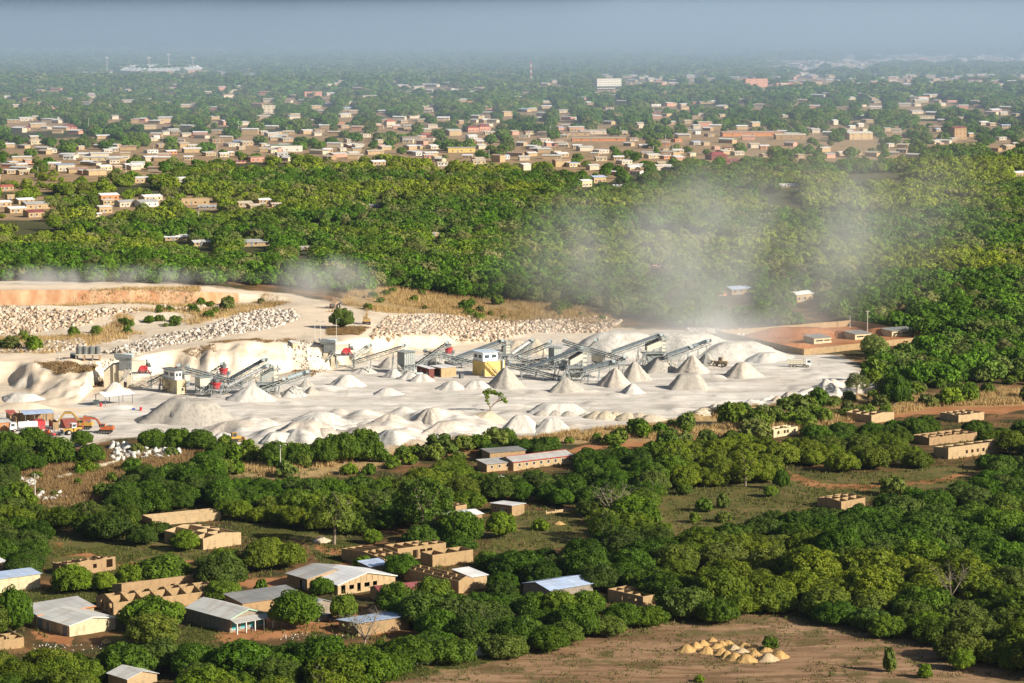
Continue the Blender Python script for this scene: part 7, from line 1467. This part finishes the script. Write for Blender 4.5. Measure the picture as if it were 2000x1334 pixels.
# ================================================================== labels for what was set out in rows
LM = [(h_['o']['label'], (h_['box'][0] + h_['box'][1]) / 2, h_['box'][3]) for h_ in HOUSES]
def tone(p):
    t_ = p['tint']
    return 'yellow green' if t_[0] > .42 else 'greyish green' if t_[2] > .3 else 'dark green' if t_[1] < .46 else 'fresh green' if t_[1] > .53 else 'green'
SH_LM = [('the bare field', 1450,1270), ('the left picture edge', 20,1000), ('the right picture edge', 1980,1000), ('the white roofed meadow hut', 990,992), ('the eight window house', 1050,908), ('the left power pole', 69,950), ('the front power pole', 548,905), ('the seven opening building', 1910,885), ('the right clearing', 1560,985), ('the light blue roof', 1090,1140), ('the verandah house', 450,1215), ('the maroon roof', 775,1150), ('the ruined house', 165,1105), ('the square roofless house', 395,1050), ('the dark spreading tree', 826,985), ('the slab heap', 285,885), ('the machine yard', 130,840), ('the three window concrete house', 1524,845), ('the red track', 1230,880), ('the bottom shed', 258,1320), ('the walled compound', 1650,670), ('the orange cutting', 150,580), ('the round haul road tree', 668,630), ('the dry grass strip', 1200,850), ('the torn white sheet', 900,1285), ('the leafless tree', 712,1230), ('the tall dark yard tree', 1750,770), ('the tan house in dark bushes', 1700,818), ('the broken tan shell', 1875,815)]
def ordw(k, n):
    O = ['first', 'second', 'third', 'fourth', 'fifth', 'sixth', 'seventh', 'eighth', 'ninth', 'tenth', 'eleventh', 'twelfth', 'thirteenth', 'fourteenth', 'fifteenth', 'sixteenth']
    return 'leftmost' if k == 0 else 'rightmost' if k == n - 1 else (O[k] + ' from left' if k < 16 else 'number %d from left' % (k + 1))
def auto_labels(items, word, lms):
    """items: dict(o, px, py, desc). label = look + nearest landmark and direction, ordered from the left where several share it"""
    B = {}
    for it in items:
        nm, lx, ly = min(lms, key=lambda q: (q[1] - it['px']) ** 2 + ((q[2] - it['py']) * 2.2) ** 2); dx, dy = it['px'] - lx, (it['py'] - ly) * 2.2
        rel = ('left of' if dx < 0 else 'right of') if abs(dx) > abs(dy) else ('in front of' if dy > 0 else 'behind')
        B.setdefault((it['desc'], rel, nm), []).append(it)
    for (ds, rel, nm), L in B.items():
        L.sort(key=lambda q: q['px'])
        for k, it in enumerate(L):
            if len(L) > 1 and len(('%s of the %s %ss %s %s' % (ordw(k, len(L)), ds, word, rel, nm)).split()) > 16: ds = ' '.join(ds.split()[-3:])
            if len(('%s of the %s %ss %s %s' % (ordw(k, len(L)), ds, word, rel, nm)).split()) > 16: ds = ds.split()[-2] + ' ' + ds.split()[-1]
            it['o']['label'] = ('%s %s %s %s' % (ds, word, rel, nm)) if len(L) == 1 else '%s of the %s %ss %s %s' % (ordw(k, len(L)), ds, word, rel, nm)
tr = [p for p in PLANTS if not p['o'].get('label')]
for p in tr: p['desc'] = ('big ' if p['s'] > 1.18 else 'small ' if p['s'] < .85 else '') + tone(p) + {'mango': ' round', 'cashew': ' broad', 'airy': ' slender', 'shrub': '', 'bare': ' bare'}[p['kind']]
auto_labels([p for p in tr if p['kind'] != 'shrub'], 'tree', SH_LM); auto_labels([p for p in tr if p['kind'] == 'shrub'], 'bush', SH_LM)
for p in PLANTS: p['o']['group'] = 'bushes around the quarry and clearings' if p['kind'] == 'shrub' else 'trees in front of the quarry'
RN = {'white': 'bright white roofed', 'pale': 'pale roofed', 'grey': 'grey roofed', 'tan': 'dusty tan roofed', 'rust': 'rusty roofed', 'blue': 'bluish roofed', 'maroon': 'maroon roofed', None: 'unroofed', 'dark': 'dark roofed', 'red': 'red roofed', 'green': 'green roofed'}
TL = [('the green fronted hall', 560,290), ('the pagoda roof', 138,250), ('the twin red villa', 936,255), ('the tall beige block', 525,220), ('the red hipped square house', 764,245), ('the dark red hipped house', 1410,310), ('the three storey maroon block', 1876,265), ('the tan warehouse', 1682,268), ('the rusty roofed school', 1470,262), ('the yellow walled building', 902,294), ('the white columned building', 1190,172), ('the long pink building', 1478,166), ('the grey two storey house', 804,274), ('the pale centre hall', 1160,258), ('the long brown hall', 1190,280), ('the mosque like hall', 206,312), ('the blue roofed two storey house', 130,330), ('the pink flat roofed house', 504,312), ('the pair at the grove edge', 1160,350), ('the left picture edge', 5,320), ('the right picture edge', 1995,270), ('the pink and beige block', 612,192), ('the radio mast', 1037,190), ('the forest edge', 700,318), ('the right forest edge', 1750,312)]
tn = [t_ for t_ in TOWN if not t_['o'].get('label')]
for t_ in tn: t_['desc'] = ('long ' if t_['w'] * t_['y'] / FOC > 13.5 else 'small ' if t_['w'] * t_['y'] / FOC < 9.5 else '') + RN[t_['rmat']]
auto_labels(tn, 'house', TL)
